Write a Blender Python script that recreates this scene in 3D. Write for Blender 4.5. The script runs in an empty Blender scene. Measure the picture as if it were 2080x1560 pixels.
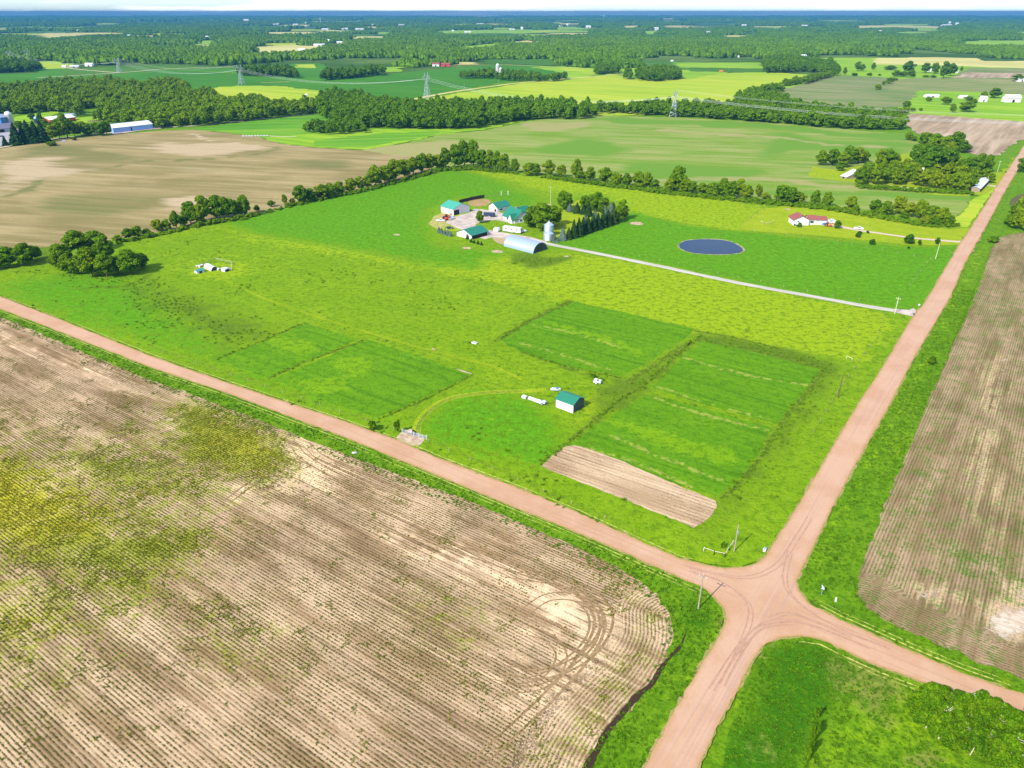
import bpy, math, random
import numpy as np
from mathutils import Vector, Matrix
from mathutils.geometry import delaunay_2d_cdt

# ------------------------------------------------------------------ camera, world, sun
SC = bpy.context.scene
COL = SC.collection
H = 115.0                      # height of the drone above the fields, metres
FPX, VH = 1500.0, 24.0         # focal length in photo pixels, row of the true horizon
PITCH = math.atan((780 - VH) / FPX)
cam_d = bpy.data.cameras.new('camera'); cam = bpy.data.objects.new('camera', cam_d); COL.objects.link(cam)
cam.location = (0, 0, H); cam.rotation_euler = (math.pi / 2 - PITCH, 0, 0)
cam_d.sensor_width = 36; cam_d.lens = 36 * FPX / 2080; cam_d.clip_start = 1; cam_d.clip_end = 90000
SC.camera = cam
SUN_EL, SUN_AZ = 41.0, 227.0
W = bpy.data.worlds.new('World'); SC.world = W; W.use_nodes = True
wn = W.node_tree; wn.nodes.clear()
sky = wn.nodes.new('ShaderNodeTexSky'); sky.sky_type = 'NISHITA'; sky.sun_disc = False
sky.sun_elevation = math.radians(SUN_EL); sky.sun_rotation = math.radians(223); sky.air_density = 1.0; sky.dust_density = 0.6
bg = wn.nodes.new('ShaderNodeBackground'); bg.inputs[1].default_value = 0.09
wo = wn.nodes.new('ShaderNodeOutputWorld')
tc = wn.nodes.new('ShaderNodeTexCoord'); mp = wn.nodes.new('ShaderNodeMapping'); mp.inputs['Scale'].default_value = (5, 5, 75)
cn = wn.nodes.new('ShaderNodeTexNoise'); cn.inputs['Scale'].default_value = 1.3; cn.inputs['Detail'].default_value = 6; cn.inputs['Roughness'].default_value = 0.55
cr = wn.nodes.new('ShaderNodeMapRange'); cr.inputs[1].default_value = 0.48; cr.inputs[2].default_value = 0.66
cm = wn.nodes.new('ShaderNodeMix'); cm.data_type = 'RGBA'; cm.inputs[7].default_value = (11, 11.2, 11.4, 1)
wn.links.new(tc.outputs['Generated'], mp.inputs[0]); wn.links.new(mp.outputs[0], cn.inputs['Vector'])
wn.links.new(cn.outputs[0], cr.inputs[0]); wn.links.new(cr.outputs[0], cm.inputs[0])
hs = wn.nodes.new('ShaderNodeMix'); hs.data_type = 'RGBA'; hs.blend_type = 'MULTIPLY'; hs.inputs[0].default_value = 1.0; hs.inputs[7].default_value = (1.28, 1.60, 2.15, 1)
wn.links.new(sky.outputs[0], hs.inputs[6])
wn.links.new(hs.outputs[2], cm.inputs[6]); wn.links.new(cm.outputs[2], bg.inputs[0]); wn.links.new(bg.outputs[0], wo.inputs[0])
sl = bpy.data.lights.new('sun', 'SUN'); sl.energy = 4.6; sl.angle = math.radians(0.5); sl.color = (1.0, 0.95, 0.82)
so = bpy.data.objects.new('sun', sl); COL.objects.link(so)
_a, _e = math.radians(SUN_AZ), math.radians(SUN_EL)
so.rotation_euler = Vector((math.cos(_a) * math.cos(_e), math.sin(_a) * math.cos(_e), math.sin(_e))).to_track_quat('Z', 'Y').to_euler()
SC.view_settings.view_transform = 'Standard'; SC.view_settings.look = 'None'; SC.view_settings.exposure = 0.75; SC.view_settings.gamma = 1.0
SC.cycles.max_bounces = 5; SC.cycles.diffuse_bounces = 2; SC.cycles.glossy_bounces = 2; SC.cycles.transparent_max_bounces = 4; SC.cycles.volume_bounces = 0
HAZE = 8.5e-5

# ------------------------------------------------------------------ helpers
R = random.Random(7)
RN = np.random.default_rng(11)
CP, SP = math.cos(PITCH), math.sin(PITCH)
def G(u, v, z=0.0):
    """ground point (metres) seen at photo position u, v"""
    x = (u - 1040) / FPX; y = (v - 780) / FPX
    t = (H - z) / (SP + y * CP)
    return np.array([x * t, (CP - y * SP) * t])
def depth(p): return p[1] * CP + H * SP
def hgt(u, v, hpx):
    """height in metres of something standing at u, v that is hpx tall in the photo"""
    p = G(u, v); lo, hi = 0.0, 110.0
    for _ in range(40):
        m = (lo + hi) / 2; Z = m - H
        vv = 780 - FPX * (p[1] * SP + Z * CP) / (p[1] * CP - Z * SP)
        if v - vv < hpx: lo = m
        else: hi = m
    return lo
def mpx(u, v): return depth(G(u, v)) / FPX      # metres per photo pixel, sideways
def setm(o, label=None, cat=None, group=None, kind=None):
    if label: o['label'] = label
    if cat: o['category'] = cat
    if group: o['group'] = group
    if kind: o['kind'] = kind
    return o
def empty(name, loc, rz=0, label=None, cat=None, group=None, sc=1):
    o = bpy.data.objects.new(name, None); COL.objects.link(o); o.empty_display_size = 0.5
    o.location = (loc[0], loc[1], loc[2] if len(loc) > 2 else 0); o.rotation_euler = (0, 0, rz); o.scale = (sc, sc, sc)
    return setm(o, label, cat, group)
class MB:
    def __init__(s): s.v = []; s.f = []
    def add(s, vs, fs):
        n = len(s.v); s.v += [tuple(map(float, p)) for p in vs]; s.f += [tuple(n + i for i in f) for f in fs]; return s
    def box(s, c, d, rz=0):
        x, y, z = d[0] / 2, d[1] / 2, d[2] / 2; ca, sa = math.cos(rz), math.sin(rz)
        vs = [(c[0] + px * x * ca - py * y * sa, c[1] + px * x * sa + py * y * ca, c[2] + pz * z) for pz in (-1, 1) for px, py in ((-1, -1), (1, -1), (1, 1), (-1, 1))]
        return s.add(vs, [(3, 2, 1, 0), (4, 5, 6, 7), (0, 1, 5, 4), (1, 2, 6, 5), (2, 3, 7, 6), (3, 0, 4, 7)])
    def tube(s, a, b, r0, r1=None, n=8, cap=True):
        r1 = r0 if r1 is None else r1; a = Vector(a); b = Vector(b); d = (b - a).normalized()
        x = d.orthogonal().normalized(); y = d.cross(x)
        vs = [tuple(p + (x * math.cos(2 * math.pi * i / n) + y * math.sin(2 * math.pi * i / n)) * r) for p, r in ((a, r0), (b, r1)) for i in range(n)]
        fs = [(i, (i + 1) % n, n + (i + 1) % n, n + i) for i in range(n)]
        if cap: fs += [tuple(range(n))[::-1], tuple(range(n, 2 * n))]
        return s.add(vs, fs)
    def lathe(s, prof, n=24, c=(0, 0, 0)):
        vs = [(c[0] + r * math.cos(2 * math.pi * i / n), c[1] + r * math.sin(2 * math.pi * i / n), c[2] + z) for r, z in prof for i in range(n)]
        fs = [(k * n + i, k * n + (i + 1) % n, (k + 1) * n + (i + 1) % n, (k + 1) * n + i) for k in range(len(prof) - 1) for i in range(n)]
        return s.add(vs, fs)
    def blob(s, c, r, n=8, m=5, jit=0.15, rng=R):
        vs = []; fs = []
        for j in range(m + 1):
            th = math.pi * j / m
            for i in range(n):
                q = 1 + rng.uniform(-jit, jit); ph = 2 * math.pi * i / n
                vs.append((c[0] + r[0] * q * math.sin(th) * math.cos(ph), c[1] + r[1] * q * math.sin(th) * math.sin(ph), c[2] + r[2] * q * math.cos(th)))
        for j in range(m):
            for i in range(n): fs.append((j * n + i, (j + 1) * n + i, (j + 1) * n + (i + 1) % n, j * n + (i + 1) % n))
        return s.add(vs, fs)
    def mesh(s, name, smooth=False):
        me = bpy.data.meshes.new(name); me.from_pydata(s.v, [], s.f); me.update()
        if smooth: me.polygons.foreach_set('use_smooth', [True] * len(me.polygons))
        return me
    def build(s, name, mat, parent=None, smooth=False, label=None, cat=None, group=None, kind=None, loc=None):
        o = bpy.data.objects.new(name, s.mesh(name, smooth)); COL.objects.link(o); o.data.materials.append(mat)
        if parent: o.parent = parent
        if loc is not None: o.location = loc
        return setm(o, label, cat, group, kind)

# ------------------------------------------------------------------ material building
class NT:
    def __init__(s, name):
        s.m = bpy.data.materials.new(name); s.m.use_nodes = True; s.t = s.m.node_tree; s.t.nodes.clear()
        s.out = s.t.nodes.new('ShaderNodeOutputMaterial')
    def n(s, ty, **k):
        nd = s.t.nodes.new(ty)
        for a, b in k.items(): setattr(nd, a, b)
        return nd
    def l(s, a, b): s.t.links.new(a, b)
    def put(s, sock, v):
        if isinstance(v, bpy.types.NodeSocket): s.l(v, sock)
        elif isinstance(v, (tuple, list)) and len(v) == 3 and sock.type == 'RGBA': sock.default_value = (*v, 1)
        else: sock.default_value = v
    def pos(s): return s.n('ShaderNodeNewGeometry').outputs['Position']
    def map(s, vec, scale=(1, 1, 1), rot=0, loc=(0, 0, 0)):
        a = s.n('ShaderNodeMapping', vector_type='POINT'); s.l(vec, a.inputs[0])
        r = s.n('ShaderNodeMapping', vector_type='POINT'); r.inputs['Rotation'].default_value = (0, 0, -rot)
        s.l(vec, r.inputs[0]); s.l(r.outputs[0], a.inputs[0]); a.inputs['Scale'].default_value = scale; a.inputs['Location'].default_value = loc
        return a.outputs[0]
    def noise(s, vec, size, detail=3, rough=0.5, dist=0.0):
        a = s.n('ShaderNodeTexNoise'); s.l(vec, a.inputs['Vector']); a.inputs['Scale'].default_value = 1.0 / size
        a.inputs['Detail'].default_value = detail; a.inputs['Roughness'].default_value = rough; a.inputs['Distortion'].default_value = dist
        return a.outputs[0]
    def mr(s, v, lo, hi, a=0.0, b=1.0, smooth=True):
        r = s.n('ShaderNodeMapRange'); r.interpolation_type = 'SMOOTHSTEP' if smooth else 'LINEAR'
        s.put(r.inputs[0], v)
        for i, q in ((1, lo), (2, hi), (3, a), (4, b)): s.put(r.inputs[i], q)
        return r.outputs[0]
    def mix(s, f, a, b, mode='MIX'):
        r = s.n('ShaderNodeMix', data_type='RGBA', blend_type=mode); s.put(r.inputs[0], f); s.put(r.inputs[6], a); s.put(r.inputs[7], b); return r.outputs[2]
    def ma(s, op, a, b=0.0, c=0.0):
        r = s.n('ShaderNodeMath', operation=op); s.put(r.inputs[0], a); s.put(r.inputs[1], b); s.put(r.inputs[2], c); return r.outputs[0]
    def attr(s, name, kind='Fac'):
        return s.n('ShaderNodeAttribute', attribute_name=name).outputs[kind]
    def dot(s, vec, d):
        r = s.n('ShaderNodeVectorMath', operation='DOT_PRODUCT'); s.l(vec, r.inputs[0]); r.inputs[1].default_value = (d[0], d[1], 0); return r.outputs['Value']
    def sep(s, c):
        r = s.n('ShaderNodeSeparateColor'); s.l(c, r.inputs[0]); return r.outputs
    def bump(s, h, dist, strength=1.0):
        b = s.n('ShaderNodeBump'); b.inputs['Strength'].default_value = strength; b.inputs['Distance'].default_value = dist; s.l(h, b.inputs['Height']); return b.outputs[0]
    def surf(s, col, rough=0.9, nrm=None, spec=0.15, metal=0.0, coat=None):
        p = s.n('ShaderNodeBsdfPrincipled'); s.put(p.inputs['Base Color'], col); s.put(p.inputs['Roughness'], rough)
        p.inputs['Specular IOR Level'].default_value = spec; s.put(p.inputs['Metallic'], metal)
        if nrm is not None: s.l(nrm, p.inputs['Normal'])
        s.l(p.outputs[0], s.out.inputs[0]); return s.m
def paint(name, col, rough=0.5, spec=0.4, metal=0.0, var=0.15, size=0.8, ribs=None):
    m = NT(name); oc = m.n('ShaderNodeTexCoord').outputs['Object']
    c = m.mix(m.mr(m.noise(oc, size, 4, 0.6), 0.35, 0.7), col, tuple(q * (1 - var) for q in col))
    c = m.mix(m.mr(m.noise(oc, size * 6, 3), 0.55, 0.8, 0, var), c, tuple(q * 0.72 + 0.02 for q in col))
    nr = None
    if ribs:
        w = m.n('ShaderNodeTexWave', bands_direction=ribs[0]); m.l(oc, w.inputs[0]); w.inputs['Scale'].default_value = ribs[1]
        nr = m.bump(w.outputs['Fac'], ribs[2])
    return m.surf(c, rough, nr, spec, metal)

GREENS = dict(
    rough=((.070, .145, .003), (.132, .236, .004), (.200, .300, .008)),
    mown=((.038, .122, .003), (.080, .200, .004), (.120, .240, .006)),
    lime=((.130, .200, .005), (.215, .290, .007), (.310, .345, .016)),
    verge=((.045, .120, .003), (.090, .200, .004), (.155, .260, .008)),
)
def grass_mat(name, key, masks=None, streak=None, samt=0.35, fine=1.0, bumpd=0.25, mow=None, tall=1.0, scale=1.0):
    m = NT(name); P = m.pos(); d, g, l = GREENS[key]
    big = m.noise(P, 55 * scale, 5, 0.6); mid = m.noise(P, 11 * scale, 6, 0.72); fi = m.noise(P, 2.6 * scale, 5, 0.75, 0.3)
    a = m.mix(m.mr(mid, 0.36, 0.70, 0, .85), g, l); a = m.mix(m.mr(big, 0.35, 0.68, 0, 0.75), a, g)
    if streak is not None:
        st = m.noise(m.map(P, (1 / 60, 1 / 2.2, 1), streak), 1.0, 3, 0.6)
        a = m.mix(m.mr(st, 0.5, 0.75, 0, samt), a, l); a = m.mix(m.mr(st, 0.5, 0.28, 0, samt), a, d)
    if mow is not None:
        ph = m.ma('SINE', m.ma('MULTIPLY', m.dot(P, (math.cos(mow[0]), math.sin(mow[0]))), 2 * math.pi / mow[1]))
        a = m.mix(m.mr(ph, -0.6, 0.6, 0, mow[2]), a, l)
    if masks:
        r, gg, b = m.sep(m.attr('m', 'Color'))[0:3]
        nz = m.ma('ADD', m.ma('MULTIPLY', m.ma('SUBTRACT', mid, .5), 1.5), m.ma('MULTIPLY', m.ma('SUBTRACT', fi, .5), 1.3))
        for ch, col in zip((r, gg, b), masks):
            if col is None: continue
            e = m.ma('ADD', ch, nz)
            c2 = m.mix(m.mr(fi, 0.35, 0.7), col, tuple(min(1, q * 1.22) for q in col))
            a = m.mix(m.ma('MULTIPLY', m.mr(e, 0.28, 0.72, 0, .9), m.mr(ch, 0.02, 0.25)), a, c2)
    a = m.mix(m.mr(fi, 0.52, 0.39, 0, min(1, 0.65 * fine)), a, d); a = m.mix(m.mr(fi, 0.58, 0.68, 0, 0.55 * fine), a, l)
    wd_ = m.noise(m.map(P, (1, 1, 1), 0, (31, 7, 0)), 5.0 * scale, 6, 0.8); a = m.mix(m.mr(wd_, 0.60, 0.66, 0, 0.75 * fine), a, tuple(q * .5 for q in d)); a = m.mix(m.mr(wd_, 0.36, 0.31, 0, 0.7 * fine), a, (l[0] * 1.25, l[1] * 1.1, l[2] * 2))
    tuft = m.noise(P, 0.9 * scale, 4, 0.8)
    a = m.mix(m.mr(tuft, 0.56, 0.68, 0, 0.5 * fine), a, l)
    a = m.mix(m.mr(tuft, 0.46, 0.34, 0, 0.6 * fine), a, tuple(q * 0.55 for q in d))
    hgt_ = m.ma('ADD', m.ma('MULTIPLY', fi, 1.4), m.ma('MULTIPLY', tuft, 0.6))
    return m.surf(a, 1.0, m.bump(hgt_, bumpd * tall * 1.5), 0.03)

# ------------------------------------------------------------------ polygon tools (ground plan)
def catmull(pts, n=6, closed=False):
    P = [np.array(p, float) for p in pts]; out = []; N = len(P)
    for i in range(N if closed else N - 1):
        if closed: p0, p1, p2, p3 = P[i - 1], P[i], P[(i + 1) % N], P[(i + 2) % N]
        else: p0, p1, p2, p3 = P[max(i - 1, 0)], P[i], P[i + 1], P[min(i + 2, N - 1)]
        for k in range(n):
            t = k / n
            out.append(0.5 * ((2 * p1) + (-p0 + p2) * t + (2 * p0 - 5 * p1 + 4 * p2 - p3) * t * t + (-p0 + 3 * p1 - 3 * p2 + p3) * t ** 3))
    if not closed: out.append(P[-1])
    return out
def inside(poly, pts):
    x, y = pts[:, 0], pts[:, 1]; c = np.zeros(len(pts), bool); n = len(poly)
    for i in range(n):
        (x1, y1), (x2, y2) = poly[i], poly[(i + 1) % n]
        if y1 == y2: continue
        c ^= ((y1 > y) != (y2 > y)) & (x < (x2 - x1) * (y - y1) / (y2 - y1) + x1)
    return c
def dist_poly(poly, pts, closed=True):
    d = np.full(len(pts), 1e9); n = len(poly)
    for i in range(n if closed else n - 1):
        a = np.array(poly[i]); b = np.array(poly[(i + 1) % n]); ab = b - a; L = max(ab @ ab, 1e-9)
        t = np.clip(((pts - a) @ ab) / L, 0, 1); q = a + t[:, None] * ab
        d = np.minimum(d, np.hypot(*(pts - q).T))
    return d
def vnoise(P, size, seed):
    q = P / size; i = np.floor(q).astype(int); f = q - i; f = f * f * (3 - 2 * f)
    def hsh(a, b): x = np.sin(a * 127.1 + b * 311.7 + seed * 74.7) * 43758.5453; return x - np.floor(x)
    a, b = i[:, 0], i[:, 1]
    return (hsh(a, b) * (1 - f[:, 0]) + hsh(a + 1, b) * f[:, 0]) * (1 - f[:, 1]) + (hsh(a, b + 1) * (1 - f[:, 0]) + hsh(a + 1, b + 1) * f[:, 0]) * f[:, 1] - .5
def warp(P, amp=1.0):
    d = np.zeros_like(P)
    for size, am, sd in ((45, 15, 1), (16, 8, 5), (6, 3, 9)):
        s = am * np.clip(P[:, 1] / 380, .35, 4) * amp; d[:, 0] += vnoise(P, size, sd) * s; d[:, 1] += vnoise(P, size, sd + 2) * s
    return P + d
SW = [1.0]
def soft(poly_px, pts, w=3.0, smooth=True):
    w = w * SW[0]
    pl = [G(*p) for p in (catmull(poly_px, 4, True) if smooth else poly_px)]
    d = dist_poly(pl, pts); s = np.where(inside(pl, pts), d, -d)
    return np.clip(0.5 + s / (2 * w), 0, 1)
def sline(line_px, pts, w=2.0):
    pl = [G(*p) for p in catmull(line_px, 4)]
    return np.clip(1 - dist_poly(pl, pts, False) / w, 0, 1)
def densify(world, step, jit, seed, closed=True):
    rr = np.random.default_rng(seed); out = []; n = len(world)
    for i in range(n if closed else n - 1):
        a = world[i]; b = world[(i + 1) % n]; L = np.hypot(*(b - a)); mid = (a + b) / 2
        st = max(step, np.hypot(*mid) / 110 * min(1, step)); k = max(1, int(L / st))
        k = min(k, 400)
        nrm = np.array([-(b - a)[1], (b - a)[0]]) / max(L, 1e-9)
        for q in range(k):
            out.append(a + (b - a) * q / k + nrm * rr.normal(0, 1) * jit * (1 if 0 < q else .3) * max(1, st / 3))
    return out
def sheet(name, poly_px, z, mat, step=2.0, jit=0.25, grid=None, fn=None, smooth=False, world=None, kind='structure', label=None, cat=None, phase=None, wp=1.0):
    pl = world if world is not None else [G(*p) for p in (catmull(poly_px, 5, True) if smooth else poly_px)]
    b = densify(pl, step, jit, len(name) * 7 + len(poly_px or pl))
    vs = [Vector(p) for p in b]; nb = len(vs); arr = np.array([tuple(p) for p in b])
    if grid:
        gs = grid; lo = arr.min(0); hi = arr.max(0)
        xs = np.arange(lo[0], hi[0], gs); ys = np.arange(lo[1], hi[1], gs)
        gx, gy = np.meshgrid(xs, ys); pt = np.stack([gx.ravel(), gy.ravel()], 1)
        pt = pt + RN.uniform(-.12, .12, pt.shape) * gs
        pt = pt[inside(b, pt)]; pt = pt[dist_poly(b, pt) > gs * .35]
        vs += [Vector(p) for p in pt]
    v2, e2, f2, _, _, _ = delaunay_2d_cdt(vs, [(i, (i + 1) % nb) for i in range(nb)], [], 1, 1e-5)
    P2 = np.array([tuple(p) for p in v2])
    me = bpy.data.meshes.new(name); me.from_pydata([(p[0], p[1], z) for p in P2], [], [tuple(f) for f in f2]); me.update()
    nz = me.polygons[0].normal.z if len(me.polygons) else 1
    if nz < 0: me.flip_normals()
    if fn is not None:
        c = fn(warp(P2, wp) if wp else P2); c = np.concatenate([c, np.ones((len(P2), 4 - c.shape[1]))], 1)
        at = me.attributes.new('m', 'FLOAT_COLOR', 'POINT'); at.data.foreach_set('color', c.astype(np.float32).ravel())
    if phase is not None:
        at = me.attributes.new('ph', 'FLOAT', 'POINT'); at.data.foreach_set('value', phase(P2).astype(np.float32))
    o = bpy.data.objects.new(name, me); COL.objects.link(o); me.materials.append(mat)
    if kind: o['kind'] = kind
    return setm(o, label, cat)
def ribbon(name, line_px, width, z, mat, jit=0.15, **k):
    """a strip of ground along a line; width in metres (number or one per point)"""
    c = catmull(line_px, 5); w = [G(*p) for p in c]; n = len(w)
    wd = [width] * n if np.isscalar(width) else list(np.interp(np.linspace(0, 1, n), np.linspace(0, 1, len(width)), width))
    L, Rr = [], []
    for i in range(n):
        t = w[min(i + 1, n - 1)] - w[max(i - 1, 0)]; t = t / max(np.hypot(*t), 1e-9); nn = np.array([-t[1], t[0]])
        L.append(w[i] + nn * wd[i] / 2); Rr.append(w[i] - nn * wd[i] / 2)
    return sheet(name, None, z, mat, world=L + Rr[::-1], jit=jit, **k)
DA = math.radians(-34.5)      # the direction of the road that runs left to right
DB = math.radians(54.4)       # the direction of the road that runs away
# ------------------------------------------------------------------ ground materials
def soil_mat(name, base, pale, dark, green, weed, rowdir=DA, rows=True, spacing=0.76, streak=0.5, rowamt=0.85, use_ph=True, yellow=(.31, .29, .008), plants=1.0):
    m = NT(name); P = m.pos()
    r, g, b = m.sep(m.attr('m', 'Color'))[0:3]
    st = m.noise(m.map(P, (1 / 45, 1 / 1.3, 1), rowdir), 1.0, 4, 0.65)
    st2 = m.noise(m.map(P, (1 / 30, 1 / 6, 1), rowdir), 1.0, 4, 0.6)
    blot = m.noise(P, 22, 5, 0.6, 0.4); fi = m.noise(P, 0.7, 4, 0.7); md = m.noise(P, 4.5, 4, 0.6)
    c = m.mix(m.mr(st2, 0.35, 0.65), base, pale)
    c = m.mix(m.mr(blot, 0.45, 0.7, 0, 0.7), c, dark)
    c = m.mix(m.mr(st, 0.52, 0.72, 0, streak), c, pale); c = m.mix(m.mr(st, 0.48, 0.28, 0, streak), c, dark)
    c = m.mix(m.mr(fi, 0.5, 0.3, 0, 0.45), c, dark)
    sand = m.ma('ADD', g, m.ma('ADD', m.ma('MULTIPLY', m.ma('SUBTRACT', md, .5), 1.3), m.ma('MULTIPLY', m.ma('SUBTRACT', st, .5), 1.8)))
    sandm = m.ma('MULTIPLY', m.mr(sand, 0.32, 0.85, 0, .9), m.mr(g, 0.02, 0.25))
    c = m.mix(sandm, c, m.mix(m.mr(fi, .35, .65), tuple(q * 1.22 for q in pale), tuple(min(1, q * 1.6) for q in pale)))
    if use_ph: ph = m.attr('ph')
    else: ph = m.ma('DIVIDE', m.dot(P, (-math.sin(rowdir), math.cos(rowdir))), spacing)
    wob = m.ma('MULTIPLY', m.ma('SUBTRACT', m.noise(P, 1.6, 2), 0.5), 0.35)
    phw = m.ma('ADD', ph, wob)
    tri = m.ma('ABSOLUTE', m.ma('SUBTRACT', m.ma('FRACT', phw), 0.5))        # 0 at the row
    rowline = m.mr(tri, 0.26, 0.08)
    cxyz = m.n('ShaderNodeCombineXYZ'); m.l(m.ma('MULTIPLY', m.ma('FLOOR', phw), 3.7), cxyz.inputs[0]); m.l(m.ma('DIVIDE', m.dot(P, (math.cos(rowdir), math.sin(rowdir))), 9.0), cxyz.inputs[1])
    rv = m.noise(cxyz.outputs[0], 1.0, 4, .7)
    cx2 = m.n('ShaderNodeCombineXYZ'); m.l(m.ma('MULTIPLY', m.ma('FLOOR', m.ma('DIVIDE', ph, 6.0)), 5.1), cx2.inputs[0]); m.l(m.ma('DIVIDE', m.dot(P, (math.cos(rowdir), math.sin(rowdir))), 70.0), cx2.inputs[1])
    bandv = m.noise(cx2.outputs[0], 1.0, 3, .6); c = m.mix(m.mr(bandv, .5, .36, 0, .4), c, dark)
    dash = m.noise(P, 0.42, 2, 0.7)
    wn_ = m.ma('ADD', m.ma('MULTIPLY', m.ma('SUBTRACT', md, .5), 1.6), m.ma('ADD', m.ma('MULTIPLY', m.ma('SUBTRACT', m.noise(P, 1.0, 4, .8), .5), 2.4), m.ma('MULTIPLY', rowline, .25)))
    weedm = m.ma('MULTIPLY', m.mr(m.ma('ADD', r, wn_), 0.22, 0.75, 0, .88), m.mr(r, 0.02, 0.3))
    pl = m.ma('MULTIPLY', rowline, m.mr(dash, 0.44, 0.56, 0, rowamt))
    pl = m.ma('MULTIPLY', pl, m.mr(m.ma('ADD', blot, m.ma('MULTIPLY', st, .35)), 0.48, 0.68, 0.42, 1.0))
    pl = m.ma('MULTIPLY', pl, m.mr(sandm, 0, 1, 1, 0.12)); pl = m.ma('MULTIPLY', pl, m.mr(rv, .36, .56, .25, 1.0))
    # ridge between the rows is a little paler, furrow of dry clods
    c = m.mix(m.ma('MULTIPLY', m.mr(tri, 0.30, 0.46, 0, 0.6 * min(1, plants * 1.4)), m.ma('MULTIPLY', m.mr(st2, .35, .6, .35, 1), m.mr(rv, .62, .42, .2, 1))), c, tuple(min(1, q * 1.25) for q in pale))
    wc = m.mix(m.mr(b, 0.2, 0.8), m.mix(m.mr(fi, .4, .62), weed, tuple(q * 1.8 for q in weed)), m.mix(m.mr(fi, .4, .6), yellow, tuple(q * 1.35 for q in yellow)))
    wc = m.mix(m.mr(dash, 0.5, 0.3, 0, 0.7), wc, tuple(q * 0.45 for q in weed))
    c = m.mix(weedm, c, wc)
    if rows: c = m.mix(m.ma('MULTIPLY', pl, plants), c, m.mix(m.mr(fi, .42, .6), tuple(q * 0.6 for q in green), green))
    hh = m.ma('ADD', m.ma('MULTIPLY', pl, 0.9), m.ma('ADD', m.ma('MULTIPLY', fi, 0.7), m.ma('MULTIPLY', dash, .4)))
    return m.surf(c, 1.0, m.bump(hh, 0.22), 0.05)
def crop_mat(name, a, b, c=None, dr=DA, along=220, across=7, blotch=120, rowsp=0, rowcol=None, amt=0.8, masks=None):
    m = NT(name); P = m.pos()
    st = m.noise(m.map(P, (1 / along, 1 / across, 1), dr), 1.0, 5, 0.6)
    bl = m.noise(m.map(P, (1 / (blotch * 2.2), 1 / blotch, 1), dr), 1.0, 4, 0.55, 0.5); fi = m.noise(P, 3.0, 4, 0.7)
    q = m.mix(m.mr(bl, 0.38, 0.62), a, b)
    if c: q = m.mix(m.mr(st, 0.46, 0.66, 0, amt), q, c)
    q = m.mix(m.mr(st, 0.5, 0.3, 0, 0.5), q, tuple(x * 0.75 for x in a))
    if masks:
        for ch, col in zip(m.sep(m.attr('m', 'Color'))[0:3], masks):
            if col: q = m.mix(m.ma('MULTIPLY', m.mr(m.ma('ADD', ch, m.ma('SUBTRACT', st, 0.5)), .3, .7), m.mr(ch, .02, .3)), q, col)
    q = m.mix(m.mr(fi, 0.5, 0.3, 0, 0.3), q, tuple(x * 0.7 for x in a))
    if rowsp:
        ph = m.ma('DIVIDE', m.dot(P, (-math.sin(dr), math.cos(dr))), rowsp)
        tri = m.ma('ABSOLUTE', m.ma('SUBTRACT', m.ma('FRACT', ph), 0.5)); q = m.mix(m.mr(tri, .3, .1, 0, .55), q, rowcol)
    return m.surf(q, 1.0, m.bump(fi, 0.25), 0.05)
def road_mat(name, a, b, edge, tr=0.6):
    m = NT(name); P = m.pos()
    mk = m.sep(m.attr('m', 'Color')); e, tA, tB = mk[0], mk[1], mk[2]
    bl = m.noise(P, 14, 4, 0.55); fi = m.noise(P, 0.5, 4, 0.7); md = m.noise(P, 2.5, 3, .6)
    lA = m.noise(m.map(P, (1 / 40, 1 / .55, 1), DA), 1.0, 3, .55); lB = m.noise(m.map(P, (1 / 40, 1 / .55, 1), DB), 1.0, 3, .55)
    c = m.mix(m.mr(bl, .38, .62), a, b)
    c = m.mix(m.ma('MULTIPLY', m.mr(lA, .5, .68, 0, tr), tA), c, tuple(q * .82 for q in a))
    c = m.mix(m.ma('MULTIPLY', m.mr(lB, .5, .68, 0, tr), tB), c, (.33, .215, .165))
    c = m.mix(m.ma('MULTIPLY', m.mr(lB, .48, .3, 0, tr), tB), c, (.42, .275, .20))
    c = m.mix(m.mr(m.ma('ADD', e, m.ma('MULTIPLY', m.ma('SUBTRACT', md, .5), .8)), .45, .9, 0, .75), c, edge)
    c = m.mix(m.mr(fi, .5, .32, 0, .16), c, tuple(q * .6 for q in a)); c = m.mix(m.mr(fi, .56, .72, 0, .22), c, tuple(min(1, q * 1.25) for q in b))
    return m.surf(c, 0.95, m.bump(fi, 0.03), 0.1)

SAND = (.42, .305, .21)
# ------------------------------------------------------------------ base ground, one sheet to the horizon
def disc(name, r0, z, mat, rings):
    b = MB(); n = 96
    b.lathe([(0.01, z)] + [(r, z) for r in rings], n); o = b.build(name, mat, kind='structure')
    if o.data.polygons[n].normal.z < 0: o.data.flip_normals()
    return o
def far_mat():
    m = NT('far_land'); P = m.pos(); a = m.noise(P, 420, 5, .6); b = m.noise(P, 1500, 4, .55); f = m.noise(P, 6, 4, .6)
    c = m.mix(m.mr(a, .42, .6), (.045, .095, .015), (.10, .155, .03))
    c = m.mix(m.mr(f, .5, .3, 0, .5), c, (.012, .035, .006))
    return m.surf(c, 1.0, None, 0.0)
disc('ground', 0, -0.6, far_mat(), [400, 1500, 4000, 9000, 16000, 27000])
near_base = grass_mat('meadow_base', 'verge', streak=DA, fine=.8)
sheet('grassland', [(-900, 1900), (-900, 620), (-700, 330), (-300, 190), (0, 165), (500, 150), (1040, 150), (1600, 150), (2300, 150), (2700, 300), (3000, 700), (3000, 1900)], -0.30, near_base, step=40, jit=0)

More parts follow.
